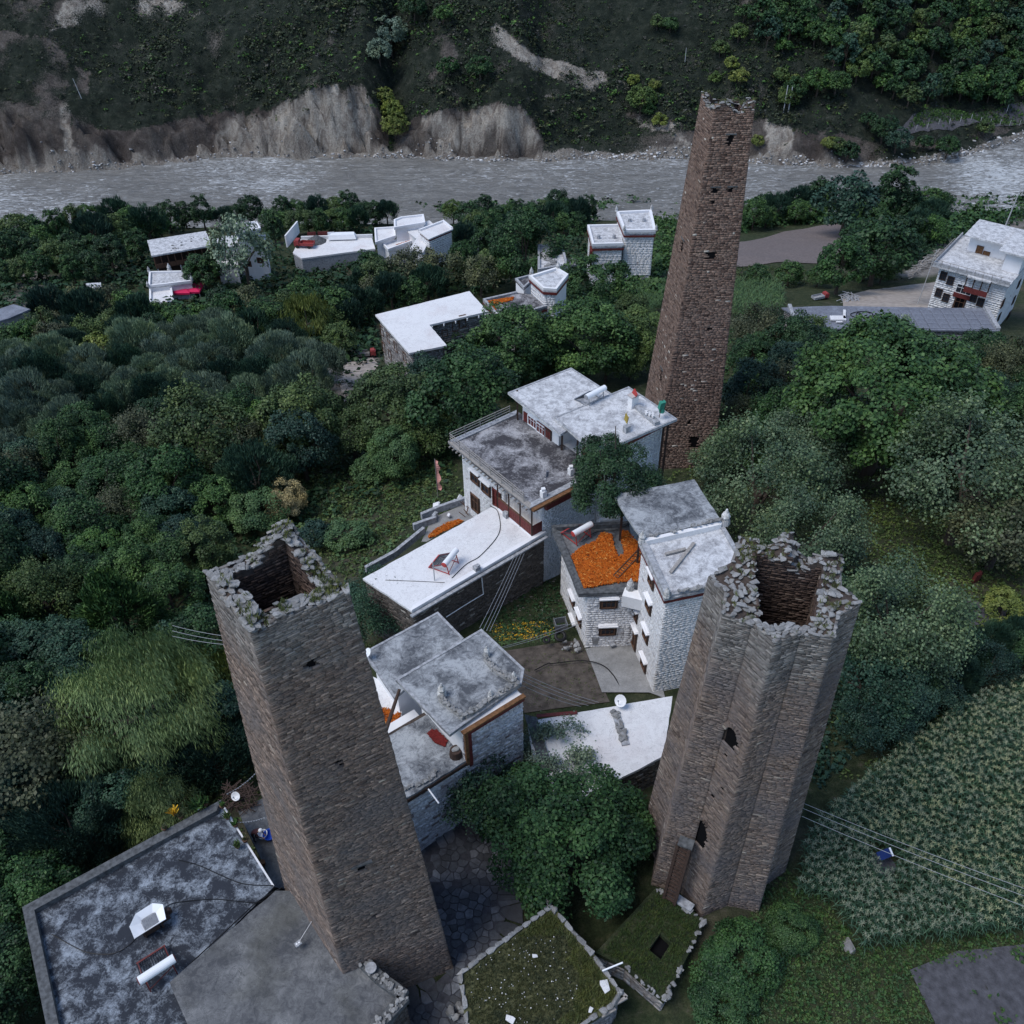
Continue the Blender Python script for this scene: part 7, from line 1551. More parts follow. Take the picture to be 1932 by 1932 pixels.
# ---------------------------------------------------------------- fields
def GR_(pts, lift=0.): return [tuple(G3(p, lift)[:2]) for p in pts]
drape('ploughed_field', GR_([(1385, 505), (1385, 460), (1480, 438), (1600, 422), (1590, 470), (1560, 500), (1480, 495)]), MAT['soil'], .15, 3)
drape('dirt_yard', GR_([(1640, 548), (1780, 530), (1780, 590), (1590, 590), (1590, 565)]), MAT['sand'], .14, 3)
drape('bare_field', GR_([(1715, 1832), (1800, 1800), (1940, 1785), (2050, 1775), (2050, 2000), (1780, 2000), (1760, 1932)]), MAT['soil_d'], .10, 1)
drape('small_bare_plot', GR_([(1800, 1150), (1830, 1135), (1900, 1150), (1890, 1185), (1820, 1180)]), MAT['soil_d'], .10, 1)
drape('footpath', GR_([(1600, 852), (1660, 870), (1735, 897), (1725, 880), (1660, 855), (1610, 845)]), MAT['sand'], .1, 1)
drape('farm_track', GR_([(630, 690), (700, 672), (715, 690), (680, 750), (650, 760)]), MAT['sand'], .12, 2)
CY = [(1098, 1222), (1200, 1180), (1245, 1305), (1262, 1318), (1140, 1330)]
drape('courtyard_paving', [P2(K2(380, 1550), -1), P2(K2(760, 1480), -1), (10.6, 47.0), (10.9, 42.2), P2(K2(920, 1960), -1), P2(K2(520, 1960), -1)], MAT['concrete'], .16, 1)
def far_patch(name, pts, mat, lift): 
    q = [tuple(hz_(p)[:2]) for p in pts]; return drape(name, q, mat, lift, 1.5, HZ)
far_patch('vineyard_soil', [(1690, 250), (1730, 215), (1930, 195), (2000, 190), (2000, 225), (1870, 240), (1780, 250)], MAT['soil_d'], .25)
V0 = [np.array(hz_(p)) for p in ((1705, 248), (1735, 215), (1990, 190), (1960, 228))]
for i in range(12):
    f = i/11; a = V0[0]*(1-f)+V0[1]*f; b = V0[3]*(1-f)+V0[2]*f; m = MB()
    pts = [a*(1-k/16)+b*k/16 for k in range(17)]
    for q in pts: q[2] = HZ(q[0], q[1])+.4
    L = []; sc = []
    for k in range(60): u = random.random(); q = a*(1-u)+b*u; L.append((q[0], q[1], HZ(q[0], q[1])+.1)); sc.append((.5, .35, .8))
    tag(scatter('vine_row', bsh, L, sc, LEAF['dark'], None, .1), 'low vine row of the small far-bank vineyard, '+['first', 'second', 'third', 'fourth', 'fifth', 'sixth', 'seventh', 'eighth', 'ninth', 'tenth', 'eleventh', 'last'][i]+' from its left end', 'vines', 'vine rows on the far bank')
for i in range(14):
    q = V0[0]*(1-i/13)+V0[3]*(i/13); q = np.array((q[0], q[1]-1.0, 0)); q[2] = HZ(q[0], q[1]); m = MB(); m.tube(q, q+(0, 0, 2.0), .09, n=5); tag(m.build('vineyard_post', MAT['pole']), 'pale post below the far-bank vineyard, '+['first', 'second', 'third', 'fourth', 'fifth', 'sixth', 'seventh', 'eighth', 'ninth', 'tenth', 'eleventh', 'twelfth', 'thirteenth', 'last'][i]+' from its left end', 'post', 'posts of the far vineyard')
# maize
def maize_arr(seed, tas=True):
    g = np.random.default_rng(seed); V = []; F_ = []; R_2 = []; V2 = []; F2 = []; H_ = 2.0
    for i in range(8):
        a = i*2.5+g.random(); z = .45+1.25*i/8; L = .55+.3*g.random(); w_ = .07; d = np.array((math.cos(a), math.sin(a), 0)); p = np.array((-math.sin(a), math.cos(a), 0)); k = len(V)
        for f, r, up in ((0, 0, 0), (.4, .42, .36), (.75, .8, .30), (1, 1., .02)):
            c = np.array((0, 0, z))+d*L*r*.85+np.array((0, 0, L*up)); ww = w_*(1.-.85*f**2)*(.6 if f == 0 else 1); V += [c-p*ww/2, c+p*ww/2]
        F_ += [(k, k+1, k+3, k+2), (k+2, k+3, k+5, k+4), (k+4, k+5, k+7, k+6)]; R_2 += [g.random()]*3
    k = len(V); V += [(-.02, 0, 0), (.02, 0, 0), (.012, 0, 1.85), (-.012, 0, 1.85)]; F_ += [(k, k+1, k+2, k+3)]; R_2 += [.3]
    for i in range(7):
        a = i*.9+g.random(); L = .15+.08*g.random(); d = np.array((math.cos(a), math.sin(a), 0)); p = np.array((-math.sin(a), math.cos(a), 0))*.012; b = np.array((0, 0, 1.8)); k = len(V2)
        V2 += [b-p, b+p, b+d*L*.6+(0, 0, .16)+p*1.3, b+d*L*.6+(0, 0, .16)-p*1.3, b+d*L+(0, 0, .10)+p*.6, b+d*L+(0, 0, .10)-p*.6]; F2 += [(k, k+1, k+2, k+3), (k+3, k+2, k+4, k+5)]
    return (np.array(V), np.array(F_), np.array(R_2)), (np.array(V2), np.array(F2), np.full(len(F2), .5))
MZ = [maize_arr(i) for i in range(5)]
FL = [tuple(P(p, 1.2)[:2]) for p in [(1512, 1600), (1495, 1700), (1560, 1715), (1625, 1800), (1740, 1780), (2060, 1742), (2100, 1230), (1932, 1265), (1850, 1305), (1710, 1400), (1600, 1500)]]
fx = [p[0] for p in FL]; fy = [p[1] for p in FL]; gap_c = P(K6(0, 0), 0); gp = G3((1665, 1628), .3)
pts = []; sp = .36
row = 0; y = min(fy)
while y < max(fy):
    x = min(fx)+(row % 2)*sp*.5
    while x < max(fx):
        q = (x+gx.normal()*.07, y+gx.normal()*.07)
        if inpoly(q, FL) and math.hypot(q[0]-gp[0], q[1]-gp[1]) > .85 and math.hypot(q[0]-ct[0], q[1]-ct[1]) > 4.9 and gx.random() > .03: pts.append(q) if fbm(q[0]*.5, q[1]*.5, 3) > -.6 else None
        x += sp
    y += sp*.95; row += 1
pts.sort(key=lambda q: (q[0])**2+(q[1])**2+54**2)
mz_me = [(mesh('leaves', a[0], a[1], LEAF['maize'], a[2]), mesh('tassel', b[0], b[1], LEAF['tassel'], b[2])) for a, b in MZ]
for i, q in enumerate(pts[:300]):
    t = thing('maize_plant', 'tall green maize plant with pale tassel at the near edge of the maize field', 'maize', (*q, TZ(*q)), 'maize plants along the near edge of the field', random.uniform(0, 6.28)); k = i % 5; t.scale = (random.uniform(.75, 1.0),)*3
    t.rotation_euler[0] = random.uniform(-.08, .08); obj('leaves', mz_me[k][0], t); obj('tassel', mz_me[k][1], t)
rest = pts[300:]; scz = [random.uniform(.72, 1.0) for _ in rest]; L = [(*q, TZ(*q)) for q in rest]
st = random.getstate(); o1 = scatter('maize_field', [m_[0] for m_ in MZ], L, scz, LEAF['maize'], None, .08); random.setstate(st); o2 = scatter('tassels', [m_[1] for m_ in MZ], L, scz, LEAF['tassel'], None, .08)
tag(o1, 'large maize field seen from above, right of the star tower', 'maize', kind='stuff'); o2.parent = o1; tag(o2, kind='stuff')
print('maize', len(pts), 'trees', NTREE)
F2_ = GR_([(1245, 545), (1250, 590), (1215, 600), (1205, 560)]); 
for nm_, poly, s_, lb in (('r', [(1382, 548), (1480, 545), (1470, 600), (1400, 615), (1380, 600)], 1.5, 'small plot of maize stalks right of the tallest tower'), ('l', [(1195, 545), (1255, 545), (1245, 590), (1205, 600)], 1.2, 'small maize plot left of the tallest tower')):
    xs = [p[0] for p in poly]; ys = [p[1] for p in poly]; L = []
    for _ in range(420):
        p = (gx.uniform(min(xs), max(xs)), gx.uniform(min(ys), max(ys)))
        if inpoly(p, poly): q = G3(p); L.append(tuple(q))
    sc = [s_*random.uniform(.8, 1.2) for _ in L]; tag(scatter('maize_plot', [m_[0] for m_ in MZ], L, sc, LEAF['ivy'], None, .08), lb, 'maize', kind='stuff')

LMK = [('the gallery house', 350, 470), ('the magenta awnings', 355, 545), ('the concrete yard', 620, 470), ('the white stepped house', 790, 440), ('the L-shaped building', 800, 610), ('the grassy-roofed white house', 980, 570), ('the tall plain white house', 1180, 470), ('the tallest tower', 1310, 560), ('the ploughed field', 1490, 465), ('the slate-roofed shed', 1680, 600), ('the right-hand white house', 1880, 520), ('the very wide tree', 1680, 720), ('the yellow prayer flags', 1730, 840), ('the star tower', 1450, 1400), ('the weeping willow', 260, 1330), ('the near left tower', 560, 1300), ('the straw-coloured shrub', 535, 940), ('the creeper mound', 745, 848), ('the large mottled olive tree', 370, 820), ('the bright green rounded tree', 190, 665), ('the tall yellowish olive tree', 570, 790), ('the large cypress-like tree', 222, 1160), ('the terrace parapet', 230, 1620), ('the dirt yard', 680, 720), ('the far-left dark shed', 25, 590), ('the bottom left corner', 0, 1932), ('the left picture edge', 0, 1000), ('the vineyard', 1820, 220), ('the twin power poles', 1480, 190), ('the upper right corner', 1932, 0), ('the top of the tallest tower', 1370, 190), ('the maize field', 1750, 1450), ('the right picture edge', 1932, 900), ('the rubble-topped house', 1040, 490), ('the far rapids', 1890, 330), ('the near river edge at the left', 60, 400)]
CW = {'deep': 'very dark green', 'dark': 'mid-green', 'teal': 'blue-green', 'olive': 'olive green', 'brown': 'brownish', 'bare': 'grey leafless', 'willow': 'grey-green', 'pear': 'silvery green', 'yellow': 'yellow-green'}
KW = {'broad': 'leafy', 'tall': 'upright', 'feather': 'feathery', 'airy': 'airy', 'round': 'rounded', 'bush': 'low bushy'}
import collections
grp_ = collections.defaultdict(list)
for t, p, lf, kd in AUTO:
    nm_, lx, ly = min(LMK, key=lambda a: (a[1]-p[0])**2+(a[2]-p[1])**2); dx, dy = p[0]-lx, p[1]-ly
    dr_ = ('right of' if dx > 0 else 'left of') if abs(dx) > abs(dy) else ('below' if dy > 0 else 'above'); grp_[(CW[lf]+' '+KW[kd], dr_, nm_)].append((dx*dx+dy*dy, t))
ORD = ['nearest', 'second nearest', 'third nearest', 'fourth nearest', 'fifth nearest', 'sixth nearest', 'seventh nearest', 'eighth nearest', 'ninth nearest', 'tenth nearest', 'eleventh nearest', 'twelfth nearest']
for (w1, dr_, nm_), L in grp_.items():
    L.sort(key=lambda a: a[0])
    for i, (d_, t) in enumerate(L):
        t['label'] = w1+' tree '+dr_+' '+nm_+('' if len(L) == 1 else ', '+ORD[min(i, 11)])
# ---------------------------------------------------------------- paving of the lane
def voronoi(sites, poly_bounds):
    out = []
    for i, s in enumerate(sites):
        c = [(s[0]-1.2, s[1]-1.2), (s[0]+1.2, s[1]-1.2), (s[0]+1.2, s[1]+1.2), (s[0]-1.2, s[1]+1.2)]
        for j, t in enumerate(sites):
            if i == j or abs(s[0]-t[0]) > 2.4 or abs(s[1]-t[1]) > 2.4: continue
            mx, my = (s[0]+t[0])/2, (s[1]+t[1])/2; nx, ny = t[0]-s[0], t[1]-s[1]; n2 = []
            for k in range(len(c)):
                a, b = c[k], c[(k+1) % len(c)]; da = (a[0]-mx)*nx+(a[1]-my)*ny; db = (b[0]-mx)*nx+(b[1]-my)*ny
                if da <= 0: n2.append(a)
                if (da < 0 < db) or (db < 0 < da): f = da/(da-db); n2.append((a[0]+(b[0]-a[0])*f, a[1]+(b[1]-a[1])*f))
            c = n2
            if len(c) < 3: break
        out.append(c)
    return out
LANE = [P2(p, 0) for p in ((800, 1610), (925, 1545), (960, 1700), (905, 1860), (930, 1960), (1000, 2060), (780, 2060), (770, 1900), (850, 1830))]
drape('lane', scl(LANE, 1.12), m_plain('lane_mud', (.065, .065, .075), .95, .3, 3, bump=.03), .06, 1)
MAT['flag'] = m_stone('slate_flagstone', [(.065, .068, .075), (.09, .095, .105), (.12, .125, .14), (.16, .165, .18)], (.24, .25, .27), .05, 5, .02, weather=((.065, .065, .07), 1.2))
xs = [p[0] for p in LANE]; ys = [p[1] for p in LANE]; sites = []
for _ in range(6000):
    q = (random.uniform(min(xs), max(xs)), random.uniform(min(ys), max(ys))); dm = random.choice((.34, .42, .5, .62))
    if inpoly(q, LANE) and all((q[0]-t_[0])**2*.8+(q[1]-t_[1])**2*1.3 > dm*dm for t_ in sites): sites.append(q)
lane = bpy.data.objects['lane']
for c in voronoi(sites, None):
    if len(c) < 3 or abs(area(c)) < .03: continue
    cc_ = cen(c); c = scl(c, .93-random.random()*.05, cc_)
    if random.random() < .12: continue
    z = TZ(*cc_)+.07; h = random.uniform(.01, .07); m = MB(); m.prism(scl(c, .96, cc_), z, z+h, c, r=random.random()); o = m.build('flagstone', MAT['flag'], lane)
    o.rotation_euler = (0, 0, 0)
for px, s_ in ((K8(160, 1230), .7), (K8(215, 1190), .55), (K8(190, 1260), .5), (K8(235, 1215), .5)):
    o = put_rock('boulder', rocks(MAT['rim'], 1, .7, 77), tuple(P(px, .25)), s_, None); tag(o, 'grey boulder in the little stone pile on the lane at the bottom', 'stone', 'boulders piled on the lane')
# rubble wall by the left tower bottom, person, tubs, pots
pz = 1.2
m = MB(); m.prism([P2(K7(1010, 60), pz), P2(K7(1165, 385), pz), P2(K7(1260, 400), pz), P2(K7(1200, 100), pz), P2(K7(1130, 0), pz)], .5, pz); t = m.build('back_yard', MAT['roof_plain']); tag(t, kind='structure')
def person(p, yaw):
    """woman bending over a wash tub, seen from above"""
    t = thing('person', 'person in white headscarf, maroon jacket and dark trousers bending over a wash tub', 'person', tuple(p)); c, s_ = math.cos(yaw), math.sin(yaw); Wd = lambda a, b, h: Vector((a*c-b*s_, a*s_+b*c, h))
    J = {'pelvis': ((-.12, 0, .82), .15), 'waist': ((0, 0, .95), .135), 'chest': ((.22, 0, 1.12), .15), 'neck': ((.38, 0, 1.24), .06), 'head': ((.47, 0, 1.30), .07),
         'hipl': ((-.12, .1, .78), .10), 'kneel': ((-.02, .13, .45), .07), 'ankl': ((-.12, .13, .08), .045), 'toel': ((.06, .14, .03), .035),
         'hipr': ((-.12, -.1, .78), .10), 'kneer': ((-.02, -.13, .45), .07), 'ankr': ((-.12, -.13, .08), .045), 'toer': ((.06, -.14, .03), .035),
         'shl': ((.28, .17, 1.13), .065), 'ell': ((.42, .22, .88), .045), 'wrl': ((.58, .12, .72), .03), 'hal': ((.65, .10, .67), .032),
         'shr': ((.28, -.17, 1.13), .065), 'elr': ((.42, -.22, .88), .045), 'wrr': ((.58, -.12, .72), .03), 'har': ((.65, -.10, .67), .032)}
    E_ = [('pelvis', 'waist'), ('waist', 'chest'), ('chest', 'neck'), ('neck', 'head'), ('pelvis', 'hipl'), ('hipl', 'kneel'), ('kneel', 'ankl'), ('ankl', 'toel'), ('pelvis', 'hipr'), ('hipr', 'kneer'), ('kneer', 'ankr'), ('ankr', 'toer'), ('chest', 'shl'), ('shl', 'ell'), ('ell', 'wrl'), ('wrl', 'hal'), ('chest', 'shr'), ('shr', 'elr'), ('elr', 'wrr'), ('wrr', 'har')]
    for hn, sg in (('hal', 1), ('har', -1)):
        b = J[hn][0]
        for k in range(4): J[hn+str(k)] = ((b[0]+.075-.006*abs(k-1), b[1]+(k-1.5)*.022, b[2]-.035), .010); E_.append((hn, hn+str(k)))
        J[hn+'t'] = ((b[0]+.03, b[1]-sg*.05, b[2]-.01), .011); E_.append((hn, hn+'t'))
    ks = list(J); me = bpy.data.meshes.new('body'); me.from_pydata([Wd(*J[k][0]) for k in ks], [(ks.index(a), ks.index(b)) for a, b in E_], []); o = obj('body', me, t)
    sk = o.modifiers.new('skin', 'SKIN'); 
    for i, k in enumerate(ks): me.skin_vertices[0].data[i].radius = (J[k][1],)*2; me.skin_vertices[0].data[i].use_root = (k == 'pelvis')
    o.modifiers.new('sub', 'SUBSURF').render_levels = 1
    for q in ('skin', 'cloth_m', 'cloth_d'): me.materials.append(MAT[q])
    dg = bpy.context.evaluated_depsgraph_get(); m2 = bpy.data.meshes.new_from_object(o.evaluated_get(dg)); o.modifiers.clear(); o.data = m2
    m2.materials.clear(); [m2.materials.append(MAT[q]) for q in ('skin', 'cloth_m', 'cloth_d')]
    for f in m2.polygons:
        l = f.center; a = l[0]*c+l[1]*s_; f.material_index = 2 if l[2] < .86 and a < .15 else (0 if (a > .56 or (l[2] > 1.2 and a > .36)) else 1); f.use_smooth = True
    bm = bmesh.new(); bmesh.ops.create_uvsphere(bm, u_segments=16, v_segments=10, radius=.115); bmesh.ops.scale(bm, vec=(1.1, .88, 1.05), verts=bm.verts[:])
    for v in bm.verts:
        if v.co.x > .1 and abs(v.co.y) < .03 and abs(v.co.z) < .04: v.co.x += .02
    R4 = Matrix.Rotation(yaw, 4, 'Z')@Matrix.Translation((.52, 0, 1.33))@Matrix.Rotation(.6, 4, 'Y'); bmesh.ops.transform(bm, matrix=R4, verts=bm.verts[:]); hm = bpy.data.meshes.new('head'); bm.to_mesh(hm); bm.free(); hm.materials.append(MAT['skin']); h = obj('head', hm, t)
    bm = bmesh.new(); bmesh.ops.create_uvsphere(bm, u_segments=16, v_segments=10, radius=.135); bmesh.ops.delete(bm, geom=[v for v in bm.verts if v.co.x > .06 and v.co.z < .05 or v.co.z < -.09], context='VERTS'); bmesh.ops.transform(bm, matrix=R4, verts=bm.verts[:]); hm = bpy.data.meshes.new('headscarf'); bm.to_mesh(hm); bm.free(); hm.materials.append(MAT['white']); obj('headscarf', hm, t)
person(P(K7(1090, 185), pz), math.radians(-15))
for px, mt, lb, r in ((K7(1117, 170), 'white', 'white enamel wash tub in front of the bending person', .30), (K7(1147, 172), 'blue', 'bright blue plastic tub against the left tower', .38)):
    q = P(px, pz); m = MB(); n = 18
    V = [(q[0]+rr*math.cos(k*2*math.pi/n), q[1]+rr*math.sin(k*2*math.pi/n), q[2]+z_) for rr, z_ in ((r*.75, .01), (r, .32), (r*1.08, .33), (r*.94, .31), (r*.7, .05)) for k in range(n)]
    F_ = [(j*n+k, j*n+(k+1) % n, (j+1)*n+(k+1) % n, (j+1)*n+k) for j in range(4) for k in range(n)]+[tuple(4*n+k for k in range(n))]; m.add(V, F_); single('wash_tub', m, mt, lb, 'tub')
q = P(K7(1118, 288), pz); m = MB(); m.tube(q, q+(0, 0, .3), .14, .16, 12); single('bucket', m, 'straw' if 0 else 'ochre', 'small yellowish bucket standing by the terrace edge near the left tower', 'bucket')
for px, lf, s_, lb in ((K7(745, 75), 'flower', .5, 'pink and yellow flower pots on the terrace parapet'), (K7(840, 50), 'dark', .75, 'leafy green potted plant in a white pot on the terrace parapet'), (K7(700, 140), 'brown', .3, 'small brown potted plant lowest on the terrace parapet'), (K7(770, 90), 'brown', .4, 'reddish potted plant between the flower pots and the leafy one'), (K7(875, 35), 'dark', .45, 'small green potted plant near the end of the parapet'),
                       (K7(945, 45), 'dark', .35, 'green potted plant at the far corner of the terrace'), (K7(968, 92), 'olive', .45, 'olive potted plant just past the far corner of the terrace'), (K7(1000, 125), 'dark', .35, 'dark potted plant on the terrace edge above the yard'), (K7(1042, 190), 'brown', .25, 'tiny potted plant on the terrace edge by the bending person'), (K7(1010, 215), 'olive', .4, 'low potted plant standing on the blotched roof near its edge')):
    q = P(px, 4.0 if px[0] < 420 else 3.75); t = thing('potted_plant', lb, 'potted plant', tuple(q)); m = MB(); m.tube(q, q+(0, 0, .22), .13, .17, 10); m.build('pot', MAT['white' if 'white' in lb else 'wood_br'], t)
    o = scatter('foliage', [(a[0], a[1], a[2]) for a in TUFTS], [tuple(q+(0, 0, .2))]*7, [s_*random.uniform(.6, 1.1) for _ in range(7)], LEAF[lf], t, .6)
dish('small white dish-shaped pan lying in the brushwood behind the yard', tuple(P(K7(1010, 20), 1.5)), .3, 4.5)
m = MB()
for i in range(90):
    q = P(K7(random.uniform(960, 1080), random.uniform(-30, 60)), 1.2)+(0, 0, random.random()*.5); a = random.uniform(0, 3.1); m.beam(q-(math.cos(a)*.6, math.sin(a)*.6, 0), q+(math.cos(a)*.6, math.sin(a)*.6, .1), .04)
single('brushwood_pile', m, 'wood', 'dark brushwood pile beside the left tower behind the yard', 'brushwood')
for k, (pa, pb, za, zb) in enumerate(((K7(960, -10), K7(1085, -100), 4.2, 4.5), (K7(990, 108), K7(1125, 88), 3.9, 4.2))):
    a = P(pa, za); b = P(pb, zb); t = thing('bunting', ['string of small pale pennants from the terrace corner up to the left tower', 'string of small pale pennants sagging over the yard by the left tower'][k], 'bunting', tuple(a)); m = MB(); pts = [a*(1-i/12)+b*i/12-np.array((0, 0, .8*(i/12)*(1-i/12))) for i in range(13)]; m.path(pts, .012, 4); m.build('string', MAT['wire'], t)
    for i in range(12): q = (pts[i]+pts[i+1])/2; m = MB(); m.add([q+(-.05, 0, 0), q+(.05, 0, 0), q+(.0, .02, -.14)], [(0, 1, 2)]); m.build('pennant', MAT['white'], t)
# courtyard bits by house B
q = P(K2(460, 1500), -.95); m = MB(); m.tube(q, q+(0, 0, .75), .38, .42, 16); m.tube(q+(0, 0, .76), q+(0, 0, .78), .40, .40, 16); single('water_barrel', m, 'steel', 'grey metal water barrel in the courtyard corner by the maize-roof house', 'barrel')
for px, w_ in ((K2(600, 1515), .7), (K2(690, 1490), .55), (K2(735, 1490), .6)): q = P(px, -.9); m = MB(); m.box(tuple(q), (w_, w_*.6, .16), random.uniform(0, 3)); single('stone_slab', m, 'coping', ['grey slab nearest the barrel at the foot of the courtyard wall', 'middle grey slab at the foot of the courtyard wall', 'grey slab nearest the dark door at the foot of the courtyard wall'][[.7, .55, .6].index(w_)], 'slab')
def torus_(q, R1, r1, n=18, k=8, rz=0, tilt=.3):
    V = []; F_ = []
    for i in range(n):
        a = i*2*math.pi/n
        for j in range(k):
            b = j*2*math.pi/k; x = (R1+r1*math.cos(b))*math.cos(a); y = (R1+r1*math.cos(b))*math.sin(a); z = r1*math.sin(b); y, z = y*math.cos(tilt)-z*math.sin(tilt), y*math.sin(tilt)+z*math.cos(tilt); V.append((q[0]+x, q[1]+y, q[2]+z))
            F_.append((i*k+j, ((i+1) % n)*k+j, ((i+1) % n)*k+(j+1) % k, i*k+(j+1) % k))
    m = MB(); m.add(V, F_); return m
for px, s_, lb in ((K2(168, 1455), .36, 'larger black tyre left of the white wall with the maize roof'), (K2(50, 1492), .2, 'small black tyre by the garden row'), ((K3(1745, 440)), .22, 'small black tyre below the orange flowers')): single('tyre', torus_(P(px, -.6), s_, s_*.38, tilt=.4), 'black', lb, 'tyre')
q = P(K2(170, 1375), -.6); m = MB(); [m.box((q[0]+a, q[1]+b, q[2]+.3), (sx_, sy_, .6), .2) for a, b, sx_, sy_ in ((0, -.4, .9, .05), (0, .4, .9, .05), (-.45, 0, .05, .8), (.45, 0, .05, .8))]; single('metal_tank', m, 'steel', 'open grey metal tank beside the left wall of the maize-roof house', 'tank')
for i in range(14):
    q = P(K2(random.uniform(180, 330), random.uniform(1490, 1590)), -.9); o = put_rock('stone', RIMROCK, tuple(q), random.uniform(.2, .5), None); tag(o, 'loose pale stone on the ground at the left corner of the white maize-roof house', 'stone', 'loose stones at the house corner')
hose('hose', 'long black hose looping over the courtyard concrete and garden', [P(p, -.72) for p in (K3(1640, 700), K3(1760, 640), K2(100, 1690), K2(350, 1665), K2(520, 1700), K2(620, 1790), K2(680, 1900), K2(710, 1960))], .04)
hose('cable', 'thin black hose from the water heater to the white block above the orange maize', [P(K2(350, 655), 4.9), P(K2(480, 570), 4.75), P(K2(620, 560), 4.75), P(K2(760, 505), 5.0)], .025)
lb_ = MB(); a = P(K2(640, 950), 4.85); b = P(K2(850, 730), 4.9); sd2 = np.cross((b-a)/np.linalg.norm(b-a), (0, 0, 1))*.22
for sg in (-1, 1): lb_.beam(a+sd2*sg, b+sd2*sg, .06)
for i in range(14): c_ = a*(1-i/13)+b*i/13; lb_.beam(c_-sd2, c_+sd2, .035)
single('ladder', lb_, 'wood_br', 'narrow ladder lying across the orange maize', 'ladder')
# terraced bed left of the annex
m = MB()
for p_, q_ in (((K1(-40, 1250)), K1(100, 1190)), (K1(100, 1190), K1(310, 1120)), (K1(50, 1265), K1(75, 1235)), (K1(-100, 1330), K1(70, 1270)), ((690, 1075), (745, 1045)), ((745, 1045), (800, 1000))): m.beam(P(p_, -1.2), P(q_, -1.2), .3, .7)
single('garden_wall', m, 'coping', 'low grey kerb walls of the terraced garden left of the pale annex', 'wall')
drape('back_terrace', [P2(p, -1.5) for p in (K1(-40, 1440), K1(40, 1260), K1(300, 1150), K1(420, 1230), K1(200, 1330), K1(0, 1440))], MAT['concrete'], 0., 1, lambda a, b: -1.5)
heap('drying_maize', [P2(p, -1.4) for p in (K1(-5, 1420), K1(60, 1350), K1(150, 1300), K1(240, 1275), K1(280, 1285), K1(180, 1340), K1(60, 1400))], -1.45, 900, 'corn', 'streak of orange maize on the ground terrace behind the pale annex', 'maize cobs', .2)
for i in range(16):
    q = P(K1(random.uniform(280, 350), random.uniform(1160, 1260)), -1.3); m = MB(); a = random.uniform(0, 3); m.beam(q, q+np.array((math.cos(a)*.6, math.sin(a)*.4, .5)), .05); single('firewood_stick', m, 'wood_br', 'stick of the small firewood heap beside the red door behind the annex', 'firewood', 'sticks of the small firewood heap')
for px, s_ in ((K1(75, 1165), 1.0), (K1(250, 1110), .7), (K1(165, 1240), .5), (K1(215, 1130), .5)): o = put_rock('stone', rocks(MAT['roof_white'], 1, .8, 21), tuple(P(px, -1.2)), s_, None); tag(o, ['largest pale stone block in the terraced garden left of the farmhouse', 'pale stone nearest the farmhouse wall in the terraced garden', 'small pale stone in the middle of the terraced garden', 'pale stone beside the low railing of the terraced garden'][[1.0, .7, .5, .5].index(s_) if px != K1(215, 1130) else 3], 'stone')
# pink banner on the slope
q = G3(K1(85, 1110)); t = thing('banner', 'tall narrow faded pink banner on a pole on the slope left of the farmhouse', 'banner', tuple(q)); top = 5.2
m = MB(); m.tube(q, q+(0, 0, top), .04); m.build('pole', MAT['wood_grey'], t); V = []; n = 14
for i in range(n+1):
    z = 1.2+(top-1.3)*i/n; w_ = .38+.12*math.sin(i*1.3); off = .12*math.sin(i*.9); V += [(q[0]+.03, q[1]+.02, q[2]+z), (q[0]+.03+w_, q[1]-.1+off, q[2]+z-.1)]
m = MB(); m.add(V, [(2*i, 2*i+1, 2*i+3, 2*i+2) for i in range(n)]); m.build('cloth', MAT['pinkflag'], t)
for k, (px, h_, hh) in enumerate(((A2(1255, 1480), 3.0, 'left small yellow prayer flag right of the silvery tree'), (A2(1310, 1510), 4.4, 'largest yellow prayer flag, the middle of the three'), (A2(1350, 1500), 3.2, 'right small yellow prayer flag near the footpath'))):
    q = G3(px); t = thing('prayer_flag', hh, 'flag', tuple(q)); m = MB(); m.tube(q, q+(0, 0, h_), .035); m.build('pole', MAT['pole'], t); m = MB(); w_ = .45 if k != 1 else .7; m.add([q+(0, 0, .3), q+(w_, .1, .2), q+(w_*.6, .0, h_*.55), q+(0, 0, h_*.8), q+(-w_*.5, -.05, .5)], [(0, 1, 2, 3), (0, 3, 4)]); m.build('cloth', MAT['yellowflag'], t)
q = G3((1838, 1100)); m = MB(); m.box(tuple(q+(0, 0, .6)), (.5, .3, 1.2), .3, .1); m.box(tuple(q+(.1, 0, 1.25)), (.35, .25, .15), .6); single('scarecrow_cloth', m, 'red', 'dark red cloth upright in the meadow at the right', 'cloth')
# solar panel in maize
q = P((1668, 1612), 2.6); t = thing('solar_unit', 'small blue solar panel on a post amid the maize field', 'solar panel', (q[0], q[1], 1)); m = MB(); m.box(tuple(q), (.85, .5, .05), .35, .5); m.build('panel', MAT['navy'], t); m = MB(); m.box(tuple(q+(.45, .12, .06)), (.10, .5, .05), .35, .5); m.build('panel_rim', MAT['white'], t); m = MB(); m.tube((q[0], q[1], .8), q, .04); m.build('post', MAT['steel'], t)
drape('clearing', [(gp[0]+.85*math.cos(a), gp[1]+.75*math.sin(a)) for a in np.linspace(0, 5.9, 12)], MAT['soil_d'], .1, .5)
m = MB(); put = G3(Dr(935, 1500)); o = put_rock('stone', RIMROCK, tuple(put), 1.1, None); tag(o, 'round grey boulder at the near corner of the maize field', 'stone')
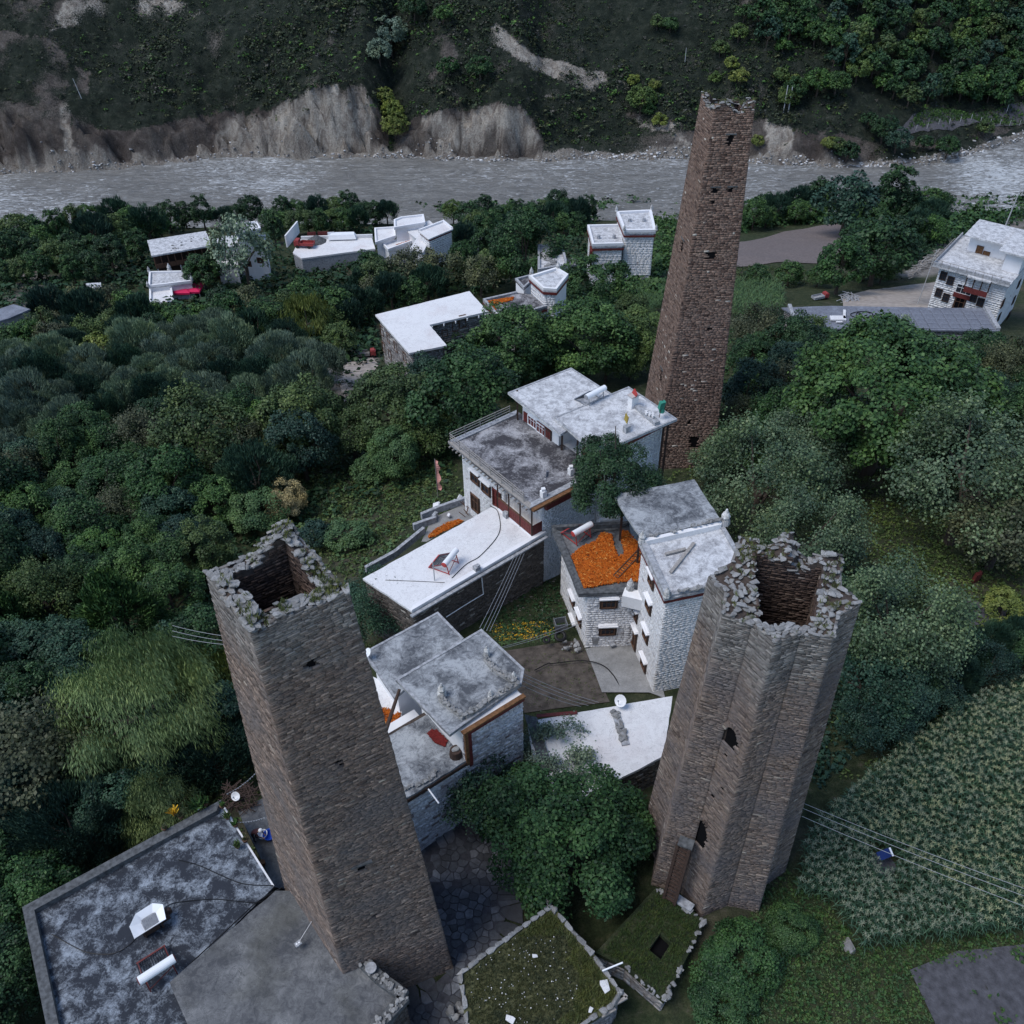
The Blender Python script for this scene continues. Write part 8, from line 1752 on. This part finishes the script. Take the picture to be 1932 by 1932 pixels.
# power lines
def wires(label, px0, z0, px1, z1, offs, sag, grp):
    for k, (a, b) in enumerate(offs):
        p0 = P((px0[0]+a[0], px0[1]+a[1]), z0); p1 = P((px1[0]+b[0], px1[1]+b[1]), z1); m = MB(); pts = [p0*(1-i/16)+p1*i/16-np.array((0, 0, sag*4*(i/16)*(1-i/16))) for i in range(17)]; m.path(pts, .016, 4); tag(m.build('power_line', MAT['wire']), ['uppermost', 'second', 'third', 'lowest'][k if k < len(offs)-1 else 3]+' '+label, 'cable', grp)
wires('power line crossing low over the maize field from the star tower', (1515, 1515), 7, (2000, 1700), 5, [((0, 0), (0, 0)), ((0, 10), (0, 15)), ((-2, 25), (0, 35))], .2, 'power lines over the maize field')
wires('power line slanting up the annex wall from the grey-roofed farmhouse', (905, 1185), 8.2, (975, 1040), 4.4, [((0, 0), (0, 0)), ((7, 3), (5, 0)), ((13, 5), (9, 3)), ((19, 6), (14, 4))], .1, 'power lines beside the annex')
wires('power line over the garden from the grey-roofed farmhouse to the shed', (985, 1270), 8.2, (1130, 1325), 4.2, [((0, 0), (0, 0)), ((0, 6), (-8, 3)), ((0, 14), (-20, 6)), ((-2, 22), (-34, 8))], .2, 'power lines over the garden')
wires('power line disappearing behind the left flank of the near left tower', (325, 1180), 9, (425, 1200), 9, [((0, 0), (0, 0)), ((0, 10), (0, 9)), ((0, 20), (0, 16))], .1, 'power lines left of the near left tower')
wires('cable from the maize-roof house to the grey-roofed farmhouse', (1115, 1160), 3, (930, 1225), 6, [((0, 0), (0, 0)), ((0, 8), (-5, 3))], .3, 'cables over the flower row')
q = P(K3(790, 120), 3.3); pole('short dark pole with white cap behind the rear grey roof', P(K3(815, 180), 0), 5.2, 0, 0, .06)
q = G3(Dm(590, 1350)); m = MB(); [m.box(tuple(q+(a, 0, .12)), (.14, .12, .1), .4) for a in (-.1, .12)]; single('paper_scraps', m, 'white', 'two white scraps on the paved lane at the foot of the left tower', 'scraps')
# rubble slope below the annex wall
L = []; sc = []
for k in range(900):
    p = (random.uniform(930, 1075), random.uniform(1075, 1200)); q = G3(p); s_ = random.uniform(.05, .28); L.append(tuple(q)); sc.append((s_*1.2, s_, s_*.6))
tag(scatter('rubble', RR, L, sc, MAT['brown_st'], None, .5), 'loose rubble on the slope below the annex wall', 'rubble', kind='stuff')
